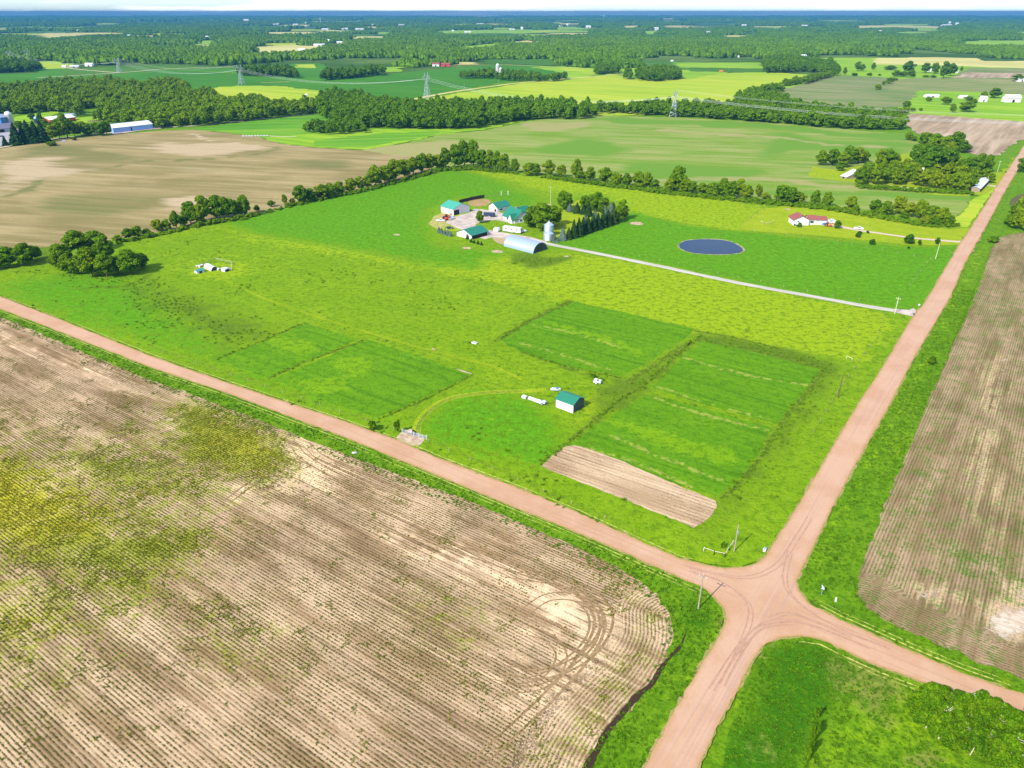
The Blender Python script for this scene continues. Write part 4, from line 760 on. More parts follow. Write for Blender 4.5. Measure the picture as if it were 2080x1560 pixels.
row([(1075, 356, 28, 28), (1090, 357, 26, 22), (1113, 358, 36, 32, .3), (1140, 360, 24, 24, .4), (1169, 362, 36, 26), (1179, 367, 24, 24), (1198, 368, 29, 28, .2), (1229, 373, 34, 30, .1), (1252, 377, 30, 28, .4), (1273, 378, 27, 24), (1296, 380, 38, 30, .3), (1313, 382, 33, 28, .2), (1330, 384, 18, 20), (1362, 388, 28, 28, .4), (1378, 386, 54, 38, -.1), (1393, 391, 32, 30, .3), (1406, 394, 28, 26), (1426, 397, 28, 28), (1445, 400, 33, 30, .1), (1466, 400, 38, 30, -.2), (1486, 403, 36, 30), (1500, 404, 40, 30, .4), (1516, 406, 30, 26, .5), (1540, 400, 24, 16), (1556, 404, 12, 22)],
    'in the hedgerow beyond the yellow-green pasture', 'hedgerow trees beyond the yellow-green pasture')
row([(1588, 413, 40, 36, -.2), (1605, 414, 38, 38, -.3), (1624, 414, 26, 26), (1655, 416, 28, 22), (1678, 420, 28, 24, -.2), (1727, 430, 30, 28, .6), (1737, 434, 18, 20, .1)], 'behind the red-roofed house', 'trees behind the red-roofed house')
row([(1778, 432, 28, 30), (1801, 436, 28, 28), (1824, 434, 36, 30, .5), (1846, 440, 32, 28, .6), (1868, 445, 38, 30, .3), (1890, 448, 36, 30, .1), (1911, 453, 36, 30, .5), (1924, 458, 22, 26, .1), (1788, 440, 18, 22), (1835, 448, 20, 26), (1878, 456, 18, 26), (1900, 459, 16, 24)], 'in the thicket below the striped corner field', 'trees of the thicket right of the red-roofed house')
CG = 'trees of the grove around the hidden farmstead'
row([(1668, 335, 28, 28), (1690, 336, 36, 30, -.2), (1711, 340, 32, 26, .3), (1724, 333, 38, 34), (1743, 331, 38, 30, .4), (1754, 330, 26, 24), (1706, 347, 22, 24, -.2), (1786, 340, 34, 28, .3), (1803, 338, 36, 30, -.1), (1816, 336, 28, 22, .4)], "at the grove's upper left, above the tin shed", CG)
row([(1858, 330, 34, 30, -.6), (1872, 336, 44, 36, -.7), (1893, 340, 50, 46, -.8), (1912, 338, 46, 40, -.7), (1928, 338, 36, 32, -.5), (1880, 350, 36, 30, -.6), (1965, 352, 38, 34, -.5), (1985, 352, 36, 30, -.4), (2006, 350, 38, 22, -.5), (2000, 366, 28, 26, -.1), (2010, 372, 22, 20, .2), (1950, 345, 26, 24, 0)], "among the grove's dark back trees", CG)
row([(1760, 354, 30, 28), (1790, 357, 32, 30, .3), (1815, 354, 32, 30, .1), (1836, 352, 30, 26, .5), (1858, 358, 28, 28, .4), (1900, 362, 30, 30, .5), (1925, 364, 34, 30, .7), (1950, 367, 32, 28, .4), (1976, 370, 30, 26, .2)], "in the grove's middle, between two tin sheds", CG)
row([(1745, 374, 36, 30), (1762, 371, 38, 30, -.1), (1780, 375, 38, 32, .2), (1800, 371, 36, 30, -.2), (1822, 375, 38, 32, .3), (1841, 369, 38, 30, .1), (1860, 376, 36, 30, .4), (1878, 380, 34, 30, .8), (1898, 382, 36, 30, .7), (1920, 386, 36, 30, .6), (1940, 388, 38, 30, .2), (1955, 390, 34, 28, .4), (1968, 387, 30, 26, -.2)], "on the grove's near edge, between two tin sheds", CG)
row([(1878, 300, 38, 32, -.2), (1898, 303, 32, 32, .1), (1920, 306, 36, 32, .1), (1940, 306, 38, 32, -.5), (1956, 310, 28, 24), (1964, 308, 18, 18), (1846, 284, 16, 20), (1856, 286, 10, 14), (1888, 308, 26, 26), (1932, 312, 22, 24)], 'in the clump beside the tan field', 'trees of the clump beside the tan field')
row([(2078, 350, 34, 32), (2062, 440, 30, 30, .2), (2078, 450, 54, 44, .3), (2060, 464, 34, 30), (2085, 470, 40, 34), (2068, 455, 34, 30, .4), (2048, 456, 20, 22)], 'at the right edge beyond the road', 'trees at the right edge beyond the road')
# farm trees
tree(1082, 462, 46, 48, -.2, 'left half of the broad dark maple between green-roofed house and grain bin', None, rng=R)
tree(1103, 468, 58, 56, -.35, 'largest broad dark tree, right behind the grain bin', None)
tree(1124, 458, 42, 36, .0, 'green tree with thin edge, just right of and behind the grain bin', None)
tree(1147, 426, 40, 40, -.3, 'round dark tree standing alone behind the farm lawn', None)
tree(976, 453, 26, 18, -.1, 'small narrow tree in the farm yard beside the dark trailer', None)
row([(1188, 428, 30, 24), (1200, 428, 34, 26, -.3), (1212, 430, 36, 30, -.4), (1226, 434, 32, 26, -.2), (1241, 438, 28, 22, .1), (1264, 446, 40, 32, -.1), (1254, 452, 30, 24, -.2)], 'in the windbreak behind the farm lawn', 'broadleaf trees of the windbreak')
sp = dict(name='spruce_tree', cat='spruce', base=(5.2, 12.0), trunks=[TRUNK[0]])
row([(1172, 433, 24, 16), (1185, 435, 24, 16), (1196, 439, 24, 16), (1165, 483, 36, 17), (1175, 480, 42, 18), (1184, 475, 38, 18), (1194, 473, 40, 18), (1204, 469, 38, 18), (1214, 466, 36, 18), (1224, 462, 36, 18), (1234, 459, 36, 18), (1245, 455, 34, 18), (1155, 486, 28, 15)], 'in the front rows of the windbreak', 'dark spruces of the windbreak', crowns=SPR, **sp)
spb = dict(sp, name='blue_spruce')
def bs(l, lab): tree(*l, 0, lab, 'silvery blue spruces at the farm', crowns=SPB, **spb)
bs((1157, 430, 18, 13), 'small blue spruce left of the windbreak at the back of the lawn'); bs((1143, 488, 28, 17), 'silvery spruce second right of the grain bin')
bs((1125, 491, 18, 13), 'small blue spruce touching the right side of the grain bin'); bs((1132, 493, 8, 6), 'tiny blue spruce just right of the grain bin')
bs((1188, 464, 30, 17), 'silvery spruce at the left of the second windbreak row'); bs((1208, 456, 30, 17), 'silvery spruce in the middle of the second windbreak row')
bs((1228, 450, 32, 17), 'pale spruce right of the middle in the second windbreak row'); bs((1240, 446, 36, 18), 'palest spruce, towards the right end of the windbreak'); bs((1218, 461, 18, 9), 'slim silvery spruce at the front of the windbreak')
for i, (u, v) in enumerate(((897, 474), (904, 477), (910, 478), (915, 480), (892, 472))): tree(u, v, 12, 8, 0, 'small blue spruce, %s from left in the row beside the open shed' % ordn([1, 2, 3, 4, 0][i]), 'small blue spruces beside the front shed', crowns=SPB, **spb)
for i, (u, v, h_) in enumerate(((949, 486, 13), (957, 492, 9), (963, 494, 8), (971, 496, 9), (978, 498, 8))): tree(u, v, h_, 6, 0, 'small dark spruce, %s from the left below the front shed' % ordn(i), 'small dark spruces below the front shed', crowns=SPR, **sp)
# trees of the red-roofed house
shr = dict(base=(3.2, 2.4), trunks=None)
tree(1700, 464, 18, 17, -.6, 'clipped round dark tree beside the drive of the red-roofed house', None, crowns=[CROWN[4]])
for q, lab in (((1742, 482, 9, 12), 'low dark conifer left of the pair below the long drive'), ((1746, 476, 7, 12), 'small conifer touching the near edge of the long drive'), ((1771, 497, 12, 13), 'lone small conifer on the lawn below the long drive'), ((1762, 474, 6, 8), 'tiny bush beside the middle of the long drive'), ((1846, 495, 20, 22), 'largest of the conifers on the lawn by the long drive'), ((1867, 498, 12, 10), 'small conifer just right of the largest on the lawn'), ((1845, 505, 5, 6), 'tiny bush in the lawn below the largest conifer'), ((1903, 497, 15, 13), 'dark conifer at the top of the leaning pole by the drive')):
    tree(*q, -.2, lab, 'conifers on the lawn of the red-roofed house', crowns=[CROWN[2], CROWN[4]], tint=(.42, .62, .9, 1), name='conifer_tree', cat='conifer')
for q, lab in (((1893, 740, 15, 17), 'round dark bush between the road and the right-hand crop field'), ((758, 874, 16, 24), 'dark bush on the bank left of the white gate'), ((808, 880, 26, 14), 'tall thin bush touching the left end of the white gate'), ((2018, 492, 12, 26), 'low spreading bush right of the long road'), ((1614, 445, 9, 9), 'small round shrub at the left corner of the red-roofed house'),
               ((1624, 461, 8, 14), 'leafy shrub under the deck of the red-roofed house'), ((1467, 1113, 12, 10), 'small dark bush behind the wooden rail fence'), ((1694, 1140, 9, 9), 'small dark bush in the verge right of the crossroads'), ((1658, 1462, 26, 12), 'low dark sapling on the strip, nearest to the road'), ((1650, 1510, 40, 16), 'dark sapling in the middle of the grass strip'), ((1640, 1545, 36, 16), 'dark sapling lowest on the grass strip'),
               ((1205, 768, 9, 14), 'leafy bush behind the grey cart')):
    tree(*q, -.5, lab, None, name='bush', cat='bush', crowns=SHRUB, **shr)
# aspen grove in the lower right corner
pr = [(1862, 1446), (1885, 1452), (1908, 1456), (1934, 1464), (1958, 1470), (1984, 1478), (2010, 1485), (2038, 1492), (2068, 1496), (2098, 1502)]
pm = [(1868, 1466), (1884, 1476), (1908, 1484), (1932, 1492), (1956, 1500), (1982, 1508), (2008, 1514), (2036, 1520), (2064, 1526), (2094, 1530)]
pf = [(1902, 1500), (1924, 1510), (1948, 1522), (1972, 1532), (1996, 1540), (2020, 1550), (2046, 1558), (2072, 1566), (2100, 1570)]
for rw, nm in ((pr, 'back'), (pm, 'middle'), (pf, 'front')):
    for i, (u, v) in enumerate(rw):
        tree(u + R.uniform(-5, 5), v + R.uniform(-4, 4), R.uniform(50, 78), R.uniform(54, 68), R.uniform(-.9, -.45), 'slender aspen with pale trunk, %s from the left in the %s row of the grove' % (ordn(i), nm), 'aspens of the grove in the lower right corner', name='aspen_tree', cat='aspen', crowns=POP, trunks=[PTR], base=(5.0, 8.2))
# left farmstead
row([(36, 294, 50, 26, -.5), (12, 296, 20, 12, -.5), (62, 291, 44, 28, -.4), (76, 290, 50, 26, -.6), (90, 289, 46, 24, -.5), (50, 292, 34, 22, -.5)], 'before the dark barn, left edge', 'dark conifers at the left farmstead', crowns=SPR, **dict(sp, base=(5.2, 12)))
row([(108, 284, 28, 24, .5), (122, 282, 40, 30, .1), (138, 280, 50, 32, -.1), (152, 277, 28, 24, .2), (165, 274, 26, 26, .2), (180, 275, 28, 28, 0), (196, 275, 28, 24, -.2), (217, 274, 28, 24, -.7), (106, 296, 10, 22, .1), (150, 285, 8, 16, .2), (84, 250, 22, 14, -.5), (66, 246, 18, 14, -.5), (206, 276, 24, 18, -.6), (92, 262, 22, 24, -.4), (40, 262, 18, 18, -.5), (118, 262, 20, 22, -.3), (140, 258, 18, 20, -.2), (168, 262, 18, 20, .1), (58, 272, 20, 18, -.5)], 'between the red-fronted and blue-fronted sheds', 'trees between the left farm sheds')
FT = 'single trees and bushes around the far right farm'
row([(1840, 222, 20, 20, -.4), (1840, 232, 16, 18), (1826, 232, 14, 18), (1852, 226, 8, 14), (1783, 182, 12, 16), (1794, 173, 9, 9), (1806, 170, 12, 16), (1815, 165, 8, 8), (1821, 164, 5, 6), (1886, 206, 10, 14), (1920, 212, 16, 24, -.3), (1934, 228, 15, 14, -.2), (1936, 218, 9, 12), (1963, 227, 24, 34, -.2), (1976, 212, 12, 14), (1995, 206, 24, 18, -.2), (2020, 199, 24, 30, -.4), (1968, 204, 8, 20), (1870, 225, 7, 9, .4), (1715, 152, 16, 9, -.4), (1742, 144, 18, 18, -.4), (1750, 144, 14, 14, -.3), (1773, 142, 16, 11, -.5), (1735, 154, 6, 14), (1766, 154, 6, 12), (1786, 154, 4, 9), (2065, 165, 14, 24, -.4), (1916, 159, 34, 24, -.5), (1930, 154, 26, 24, -.5), (1898, 150, 26, 18, -.3), (1880, 148, 24, 24, -.4), (1845, 148, 24, 26, -.2), (1850, 157, 20, 20, -.5), (1835, 156, 12, 20, -.4), (1820, 156, 13, 22, -.4), (1808, 142, 10, 30, -.2), (1896, 158, 6, 12, -.2), (1880, 157, 5, 16, -.2), (1952, 146, 12, 8, -.3)],
    'among scattered trees by the right farms', FT)

# ------------------------------------------------------------------ woods too many to count: instanced crowns
def scatter(name, pts, meshes, idx, sc, rot, label, cat='woodland', color=(1, 1, 1, 1), z=0.0):
    n = len(pts); me = bpy.data.meshes.new(name); me.vertices.add(n)
    co = np.zeros((n, 3), np.float32); co[:, :2] = pts; co[:, 2] = z; me.vertices.foreach_set('co', co.ravel())
    for nm, ty, arr in (('sc', 'FLOAT_VECTOR', sc), ('rt', 'FLOAT', rot), ('ix', 'INT', idx)):
        a = me.attributes.new(nm, ty, 'POINT'); a.data.foreach_set('vector' if ty == 'FLOAT_VECTOR' else 'value', np.asarray(arr, np.int32 if ty == 'INT' else np.float32).ravel())
    me.update(); o = bpy.data.objects.new(name, me); COL.objects.link(o); o.color = color
    ng = bpy.data.node_groups.new(name, 'GeometryNodeTree'); ng.interface.new_socket('Geometry', in_out='INPUT', socket_type='NodeSocketGeometry'); ng.interface.new_socket('Geometry', in_out='OUTPUT', socket_type='NodeSocketGeometry')
    N = ng.nodes; L = ng.links; gi = N.new('NodeGroupInput'); go = N.new('NodeGroupOutput'); ip = N.new('GeometryNodeInstanceOnPoints'); jn = N.new('GeometryNodeJoinGeometry')
    for m_ in reversed(meshes):
        ob = bpy.data.objects.new('crown', m_); oi = N.new('GeometryNodeObjectInfo'); oi.inputs['Object'].default_value = ob; oi.inputs['As Instance'].default_value = True
        L.new(oi.outputs['Geometry'], jn.inputs[0])
    def na(nm, ty):
        q = N.new('GeometryNodeInputNamedAttribute'); q.data_type = ty; q.inputs[0].default_value = nm; return q.outputs['Attribute']
    cx = N.new('ShaderNodeCombineXYZ'); L.new(na('rt', 'FLOAT'), cx.inputs[2])
    L.new(gi.outputs[0], ip.inputs['Points']); L.new(jn.outputs[0], ip.inputs['Instance']); ip.inputs['Pick Instance'].default_value = True
    L.new(na('ix', 'INT'), ip.inputs['Instance Index']); L.new(cx.outputs[0], ip.inputs['Rotation']); L.new(na('sc', 'FLOAT_VECTOR'), ip.inputs['Scale']); L.new(ip.outputs[0], go.inputs[0])
    md = o.modifiers.new('scatter', 'NODES'); md.node_group = ng
    return setm(o, label, cat, None, 'stuff')
MID = [mk(crown_mesh('mid%d' % i, 140 + i, R_, z0, 12.0, int(nl * 1.3), 800, 1.0, sh, True, .36), LEAF) for i, (R_, z0, nl, sh) in enumerate(((5.0, .2, 20, 'tall'), (4.6, -.4, 22, 'wide'), (4.2, .2, 18, 'tall'), (5.2, .8, 17, 'round')))]
def fill(polys, spacing, rs, holes=()):
    W_ = [[G(*p) for p in pl] for pl in polys]; HW = [[G(*p) for p in pl] for pl in holes]; out = []
    for w in W_:
        a = np.array([tuple(p) for p in w]); lo, hi = a.min(0), a.max(0)
        xs = np.arange(lo[0], hi[0] + spacing, spacing); ys = np.arange(lo[1], hi[1] + spacing, spacing); gx, gy = np.meshgrid(xs, ys)
        pt = np.stack([gx.ravel(), gy.ravel()], 1) + rs.uniform(-.42, .42, (gx.size, 2)) * spacing; pt = pt[inside(w, pt)]
        for h_ in HW: pt = pt[~inside(h_, pt)]
        out.append(pt)
    return np.concatenate(out)
def wood(name, polys, spacing, hm, wd, label, meshes=MID, seed=1, holes=(), base=(10., 12.), color=(1, 1, 1, 1), hv=.18):
    rs = np.random.default_rng(seed); pt = fill(polys, spacing, rs, holes); n = len(pt)
    s = np.stack([wd / base[0] * rs.uniform(.75, 1.2, n)] * 2 + [hm / base[1] * rs.normal(1, hv, n).clip(.5, 1.5)], 1)
    return scatter(name, pt, meshes, rs.integers(0, len(meshes), n), s, rs.uniform(0, 6.28, n), label, color=color)
wood('left_wood', [[(-300, 196), (0, 190), (60, 182), (200, 172), (300, 180), (345, 172), (372, 176), (395, 200), (430, 198), (450, 215), (520, 210), (560, 222), (640, 224), (645, 231), (560, 240), (470, 250), (400, 256), (380, 256), (330, 262), (240, 255), (208, 250), (190, 240), (150, 236), (110, 226), (60, 232), (20, 232), (-300, 250)]], 9.5, 14, 12,
     'broad mixed green wood behind the left farmstead, reading as one mass', seed=3, color=(1.25, 1.15, .9, 1), holes=[[(160, 222), (200, 220), (215, 240), (170, 242)]])
wood('middle_wood', [[(650, 235), (645, 212), (660, 206), (720, 206), (760, 214), (820, 221), (900, 224), (1000, 222), (1100, 220), (1160, 223), (1200, 229), (1214, 237), (1180, 242), (1080, 243), (1020, 250), (985, 260), (940, 264), (880, 263), (800, 261), (750, 260), (700, 262), (670, 250)]], 9, 14.5, 11.5,
     'long dense dark green wood across the middle, before the yellow field', seed=4, color=(.9, 1.0, .9, 1))
wood('small_wood', [[(620, 268), (650, 262), (700, 258), (745, 262), (742, 270), (700, 273), (640, 274)]], 8, 10, 10, 'low dark thicket at the left foot of the long wood', seed=5, color=(.9, 1.0, .9, 1))
wood('right_wood', [[(1212, 226), (1250, 224), (1300, 222), (1350, 222), (1420, 222), (1500, 220), (1560, 215), (1640, 225), (1720, 232), (1800, 240), (1830, 248), (1836, 264), (1800, 266), (1700, 261), (1600, 253), (1500, 246), (1420, 240), (1340, 236), (1260, 232), (1214, 231)], [(1500, 220), (1490, 205), (1530, 190), (1560, 184), (1585, 180), (1590, 186), (1560, 195), (1600, 212), (1640, 225)]], 9, 11.5, 11.5,
     'long dark green wood right of the middle, under the power cables', seed=6, color=(.95, 1.02, .9, 1))
wood('tree_strip', [[(1585, 174), (1640, 163), (1690, 150), (1694, 155), (1650, 168), (1600, 176)]], 9, 10, 11, 'thin strip of trees dividing two far fields', seed=7)
wood('far_copse', [[(1208, 152), (1256, 150), (1254, 142), (1214, 142)], [(1262, 160), (1286, 158), (1288, 161), (1265, 162)], [(1290, 158), (1300, 150), (1340, 147), (1376, 152), (1383, 161), (1340, 166), (1300, 164)]], 10, 15, 13, 'far rounded copses in the yellow field', seed=8, color=(.85, .95, .9, 1))
wood('far_copse', [[(932, 158), (1000, 152), (1060, 158), (1110, 162), (1150, 158), (1154, 162), (1120, 166), (1030, 165), (1000, 160), (935, 160)]], 12, 13, 12, 'far trees around the twin silos', seed=9, color=(.9, 1.0, .9, 1))
wood('far_copse', [[(645, 163), (700, 154), (775, 148), (780, 153), (720, 159), (660, 164)], [(480, 152), (540, 148), (600, 152), (610, 160), (560, 156), (500, 155)], [(-300, 148), (0, 140), (60, 138), (86, 142), (60, 146), (-300, 160)], [(720, 208), (650, 206), (680, 202), (740, 203)]], 11, 16, 14, 'far dark clumps standing between the far green crops', seed=10, color=(.8, .92, .95, 1))
wood('far_copse', [[(1552, 149), (1640, 146), (1672, 150), (1700, 148), (1690, 136), (1640, 126), (1600, 122), (1550, 124)], [(1660, 148), (1700, 146), (1700, 154), (1670, 155)]], 11, 15, 13, 'far dark block of trees right of the yellow field', seed=11, color=(.85, .95, .9, 1))
wood('undergrowth', [[(600, 413), (760, 382), (880, 348), (900, 343), (960, 341), (1050, 352), (1052, 355), (960, 346), (900, 348), (760, 386), (604, 418)], [(1100, 359), (1240, 376), (1360, 390), (1500, 406), (1570, 408), (1620, 414), (1690, 422), (1760, 434), (1900, 460), (1945, 458), (1940, 462), (1890, 464), (1750, 440), (1680, 428), (1500, 411), (1350, 395), (1230, 380), (1100, 362)], [(235, 495), (330, 474), (400, 458), (500, 442), (600, 415), (602, 418), (500, 446), (400, 462), (330, 478), (237, 498)], [(1740, 378), (1860, 385), (1975, 392), (1975, 396), (1860, 391), (1740, 383)]], 2.6, 1.9, 3.4, 'low leafy undergrowth along the feet of the hedgerows', meshes=SHRUB, seed=12, base=(3.2, 2.4), color=(1.2, 1.2, .9, 1), hv=.35)
# canopy tiles for the forest that runs to the horizon
def canopy_tile(seed, S=70, n=44):
    b = MB(); rr = random.Random(seed)
    for i in range(n):
        x, y = rr.uniform(-S / 2, S / 2), rr.uniform(-S / 2, S / 2); r = rr.uniform(4.2, 7.5); h = rr.uniform(8, 15)
        b.blob((x, y, h - r * .9), (r, r, r * .95), 6, 4, .2, rr)
        if rr.random() < .8: b.blob((x + rr.uniform(-.6, .6) * r, y + rr.uniform(-.6, .6) * r, h - r * .3), (r * .55, r * .55, r * .6), 6, 4, .25, rr)
        b.blob((x, y, h * .35), (r * .9, r * .9, h * .4), 6, 3, .1, rr)
    me = b.mesh('canopy%d' % seed); nb_ = 7 * 4; at = me.attributes.new('tuft', 'FLOAT', 'FACE'); at.data.foreach_set('value', np.repeat(RN.uniform(.1, .95, len(me.polygons) // 6 + 1), 6)[:len(me.polygons)].astype(np.float32)); return me
CAN = [mk(canopy_tile(200 + i), LEAF) for i in range(5)]
GAPS = [pl for _, pl in FARF] + [[(u, v + .115 * (v - 24) + .4) for u, v in pl] for _, pl in FARF] + [[(u, v + .06 * (v - 24)) for u, v in pl] for _, pl in FARF]
FB = [(1083, 155, 6, 4, 'white house left of the tree clump by the twin silos'), (1096, 158, 8, 5, 'pale house at the lane right of the twin silos'), (150, 137, 18, 4, 'long low pale shed in the far bright farm, left one'), (180, 135, 15, 7, 'white barn in the far bright farm, right one'), (130, 137, 8, 4, 'brown heap-like shed left in the far bright farm'), (1627, 119, 22, 8, 'large white barn standing before the right-hand forest'),
      (1895, 198, 26, 6, 'long low white sheds at the right farm'), (1958, 200, 16, 6, 'pale shed beside trees at the right farm'), (1998, 207, 14, 12, 'white house under the dark tree at the right farm'), (2058, 208, 30, 15, 'large white shed at the right edge of the right farm'), (2076, 166, 16, 9, 'white house cut by the right edge'), (1887, 146, 8, 7, 'white house between the far right trees'), (1938, 148, 16, 6, 'white arched shed beside the dark far tree'),
      (885, 135, 14, 8, 'pale barn in the far farm with the red roof'), (905, 135, 18, 7, 'red-roofed low barn in the far farm'), (648, 94, 22, 5, 'long white building by the tan field'), (668, 86, 10, 6, 'white building right of the long one by the tan field'), (690, 88, 12, 4, 'low white building at the right of the tan field'), (635, 78, 8, 4, 'white building above the tan field'), (612, 103, 14, 4, 'low white building at the near edge of the tan field'),
      (500, 44, 12, 6, 'bright white mill on the far left forest horizon'), (395, 43, 4, 3, 'tiny white house on the far left forest'), (262, 73, 10, 3, 'small white roof in the left forest'), (158, 66, 3, 7, 'lone white silo in the left forest'), (420, 76, 9, 3, 'pale house in the forest left of the tan field'), (1060, 60, 6, 6, 'white tower farm in the far middle, left one'), (1040, 61, 14, 3, 'low white roofs left of the far tower farm'), (1152, 53, 5, 6, 'white tower farm in the far middle, right one'),
      (1140, 54, 12, 3, 'low white roofs by the right tower farm'), (1195, 57, 12, 6, 'cluster of white farm roofs right of centre'), (1333, 60, 12, 5, 'white roofs beside the far domed tower'), (1330, 62, 9, 3, 'low pale roofs below the far domed tower'), (1440, 66, 16, 3, 'long pale roofs in the right forest'), (1512, 53, 12, 4, 'bright white building on the far right forest'), (1565, 31, 8, 3, 'tiny white building on the horizon right of centre'),
      (1635, 54, 14, 4, 'white farm roofs in the right forest, left group'), (1700, 50, 5, 5, 'small white house in the right forest'), (1586, 64, 4, 4, 'tiny white house low in the right forest'), (1925, 53, 24, 4, 'long white barn at the far right farm'), (1928, 52, 5, 10, 'grey elevator tower of the far right farm'), (1944, 51, 7, 6, 'white round barn right of the elevator tower'), (1790, 64, 10, 3, 'small white roofs in the far right field'),
      (700, 60, 24, 4, 'long white factory roof in the far town, left one'), (730, 61, 20, 4, 'long white factory roof in the far town, middle one'), (660, 61, 16, 4, 'white roofs at the left end of the far town'), (758, 54, 6, 6, 'yellowish tower-like building of the far town'), (815, 52, 14, 3, 'low pale roofs right of the far town'), (975, 50, 16, 3, 'low pale roofs in the far middle'), (950, 67, 16, 4, 'farm roofs left in the far pale field'), (920, 64, 5, 4, 'white shed left in the far pale field'),
      (838, 72, 3, 4, 'tiny white silo in the middle forest'), (560, 50, 14, 3, 'thin white roofs left of the water tower'), (600, 51, 12, 3, 'thin white roofs just left of the water tower'), (1290, 137, 5, 4, 'white house at the forest edge right of the silos'), (1365, 125, 5, 3, 'white car-like roof at the forest edge'), (1500, 117, 3, 4, 'small white shed at the forest edge, left one'), (1537, 117, 4, 4, 'small white shed at the forest edge, right one'), (1465, 146, 7, 3, 'small orange machine in the yellow field')]
def clear_view(pt, m_):
    """trees kept away from the far farmyards and the open ground before them"""
    for u, v, w in [(q[0], q[1], q[2]) for q in FB] + [(622, 55, 5), (651, 45, 4), (1226, 40, 2)]:
        if v > 125: continue
        p = G(u, v); D = np.hypot(*p); d = p / D; al_ = pt @ d; la_ = np.abs(pt @ np.array([-d[1], d[0]]))
        pt = pt[~((la_ < w * mpx(u, v) / 2 + 30 * m_) & (al_ < D + 30 * m_) & (al_ > D * .87 - 20 * m_))]
    return pt
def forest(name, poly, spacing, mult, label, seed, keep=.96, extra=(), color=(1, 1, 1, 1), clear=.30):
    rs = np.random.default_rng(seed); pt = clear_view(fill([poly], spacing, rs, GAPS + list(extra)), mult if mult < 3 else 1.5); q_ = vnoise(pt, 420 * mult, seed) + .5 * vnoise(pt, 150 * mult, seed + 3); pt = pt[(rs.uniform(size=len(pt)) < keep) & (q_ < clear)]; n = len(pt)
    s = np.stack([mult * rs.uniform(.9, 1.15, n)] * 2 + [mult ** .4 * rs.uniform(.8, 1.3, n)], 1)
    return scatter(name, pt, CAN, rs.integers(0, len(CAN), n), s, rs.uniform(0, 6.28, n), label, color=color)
FIELDS_MID = [[(78, 125), (110, 124), (150, 130), (150, 139), (70, 149), (88, 140)]]
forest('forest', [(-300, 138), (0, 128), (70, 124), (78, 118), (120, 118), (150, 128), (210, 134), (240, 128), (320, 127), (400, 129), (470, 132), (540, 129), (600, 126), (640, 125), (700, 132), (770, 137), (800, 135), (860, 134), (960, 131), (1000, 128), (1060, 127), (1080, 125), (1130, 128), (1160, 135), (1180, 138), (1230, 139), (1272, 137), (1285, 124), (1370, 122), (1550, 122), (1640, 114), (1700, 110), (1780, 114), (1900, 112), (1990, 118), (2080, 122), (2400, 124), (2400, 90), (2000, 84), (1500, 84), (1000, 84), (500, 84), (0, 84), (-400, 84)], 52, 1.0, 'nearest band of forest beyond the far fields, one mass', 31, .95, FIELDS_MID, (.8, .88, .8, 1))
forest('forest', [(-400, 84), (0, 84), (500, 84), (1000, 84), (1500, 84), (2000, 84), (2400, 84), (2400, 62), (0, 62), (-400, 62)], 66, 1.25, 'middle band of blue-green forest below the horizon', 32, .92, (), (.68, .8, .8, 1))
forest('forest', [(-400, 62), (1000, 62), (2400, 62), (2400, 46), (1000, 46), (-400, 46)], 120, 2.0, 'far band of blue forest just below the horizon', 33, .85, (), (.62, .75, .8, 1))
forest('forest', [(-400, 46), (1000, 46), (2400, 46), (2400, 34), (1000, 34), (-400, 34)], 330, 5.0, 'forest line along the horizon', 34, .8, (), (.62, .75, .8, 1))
# ------------------------------------------------------------------ real plants standing on the near ground
def blade_mesh(name, seed, n, w, h, bs_):
    rr = np.random.default_rng(seed); c = np.stack([rr.normal(0, w * .33, n), rr.normal(0, w * .33, n), rr.uniform(.15, .8, n) * h], 1)
    nn = np.stack([rr.normal(size=n), rr.normal(size=n), rr.uniform(.2, 1.4, n)], 1); nn /= np.linalg.norm(nn, axis=1, keepdims=True)
    return quads_mesh(name, c, nn, bs_ * rr.uniform(.6, 1.3, n), 1.9, .1)
def plant_mat(name, a, b_, c_, d_): return leaf_mat(name, (a, b_, c_, d_), .8, .25)
GM = plant_mat('tall_grass', (.055, .145, .004), (.095, .210, .005), (.15, .27, .007), (.20, .32, .010))
BM = plant_mat('bean_leaves', (.070, .085, .012), (.11, .125, .015), (.16, .17, .02), (.24, .23, .04))
WM = plant_mat('weed_leaves', (.11, .15, .005), (.165, .20, .006), (.22, .24, .007), (.30, .30, .012)); YM = plant_mat('yellow_weed', (.16, .18, .006), (.25, .25, .007), (.33, .31, .010), (.42, .38, .02))
GT = [mk(blade_mesh('grass_tuft%d' % i, 300 + i, 26, 1.1, .75, .34), GM) for i in range(3)]; BP = [mk(blade_mesh('bean_plant%d' % i, 310 + i, 7, .34, .26, .17), BM) for i in range(3)]
WP = [mk(blade_mesh('weed%d' % i, 320 + i, 10, .55, .38, .22), WM) for i in range(3)]; YP = [mk(blade_mesh('yellow_weed%d' % i, 330 + i, 10, .55, .42, .22), YM) for i in range(2)]
def plants(name, pts, meshes, lo, hi, label, seed, z=0.0, color=(1, 1, 1, 1)):
    rs = np.random.default_rng(seed); n = len(pts); s = rs.uniform(lo, hi, n)
    return scatter(name, pts, meshes, rs.integers(0, len(meshes), n), np.stack([s, s, s * rs.uniform(.7, 1.3, n)], 1), rs.uniform(0, 6.28, n), label, 'plants', color, z)
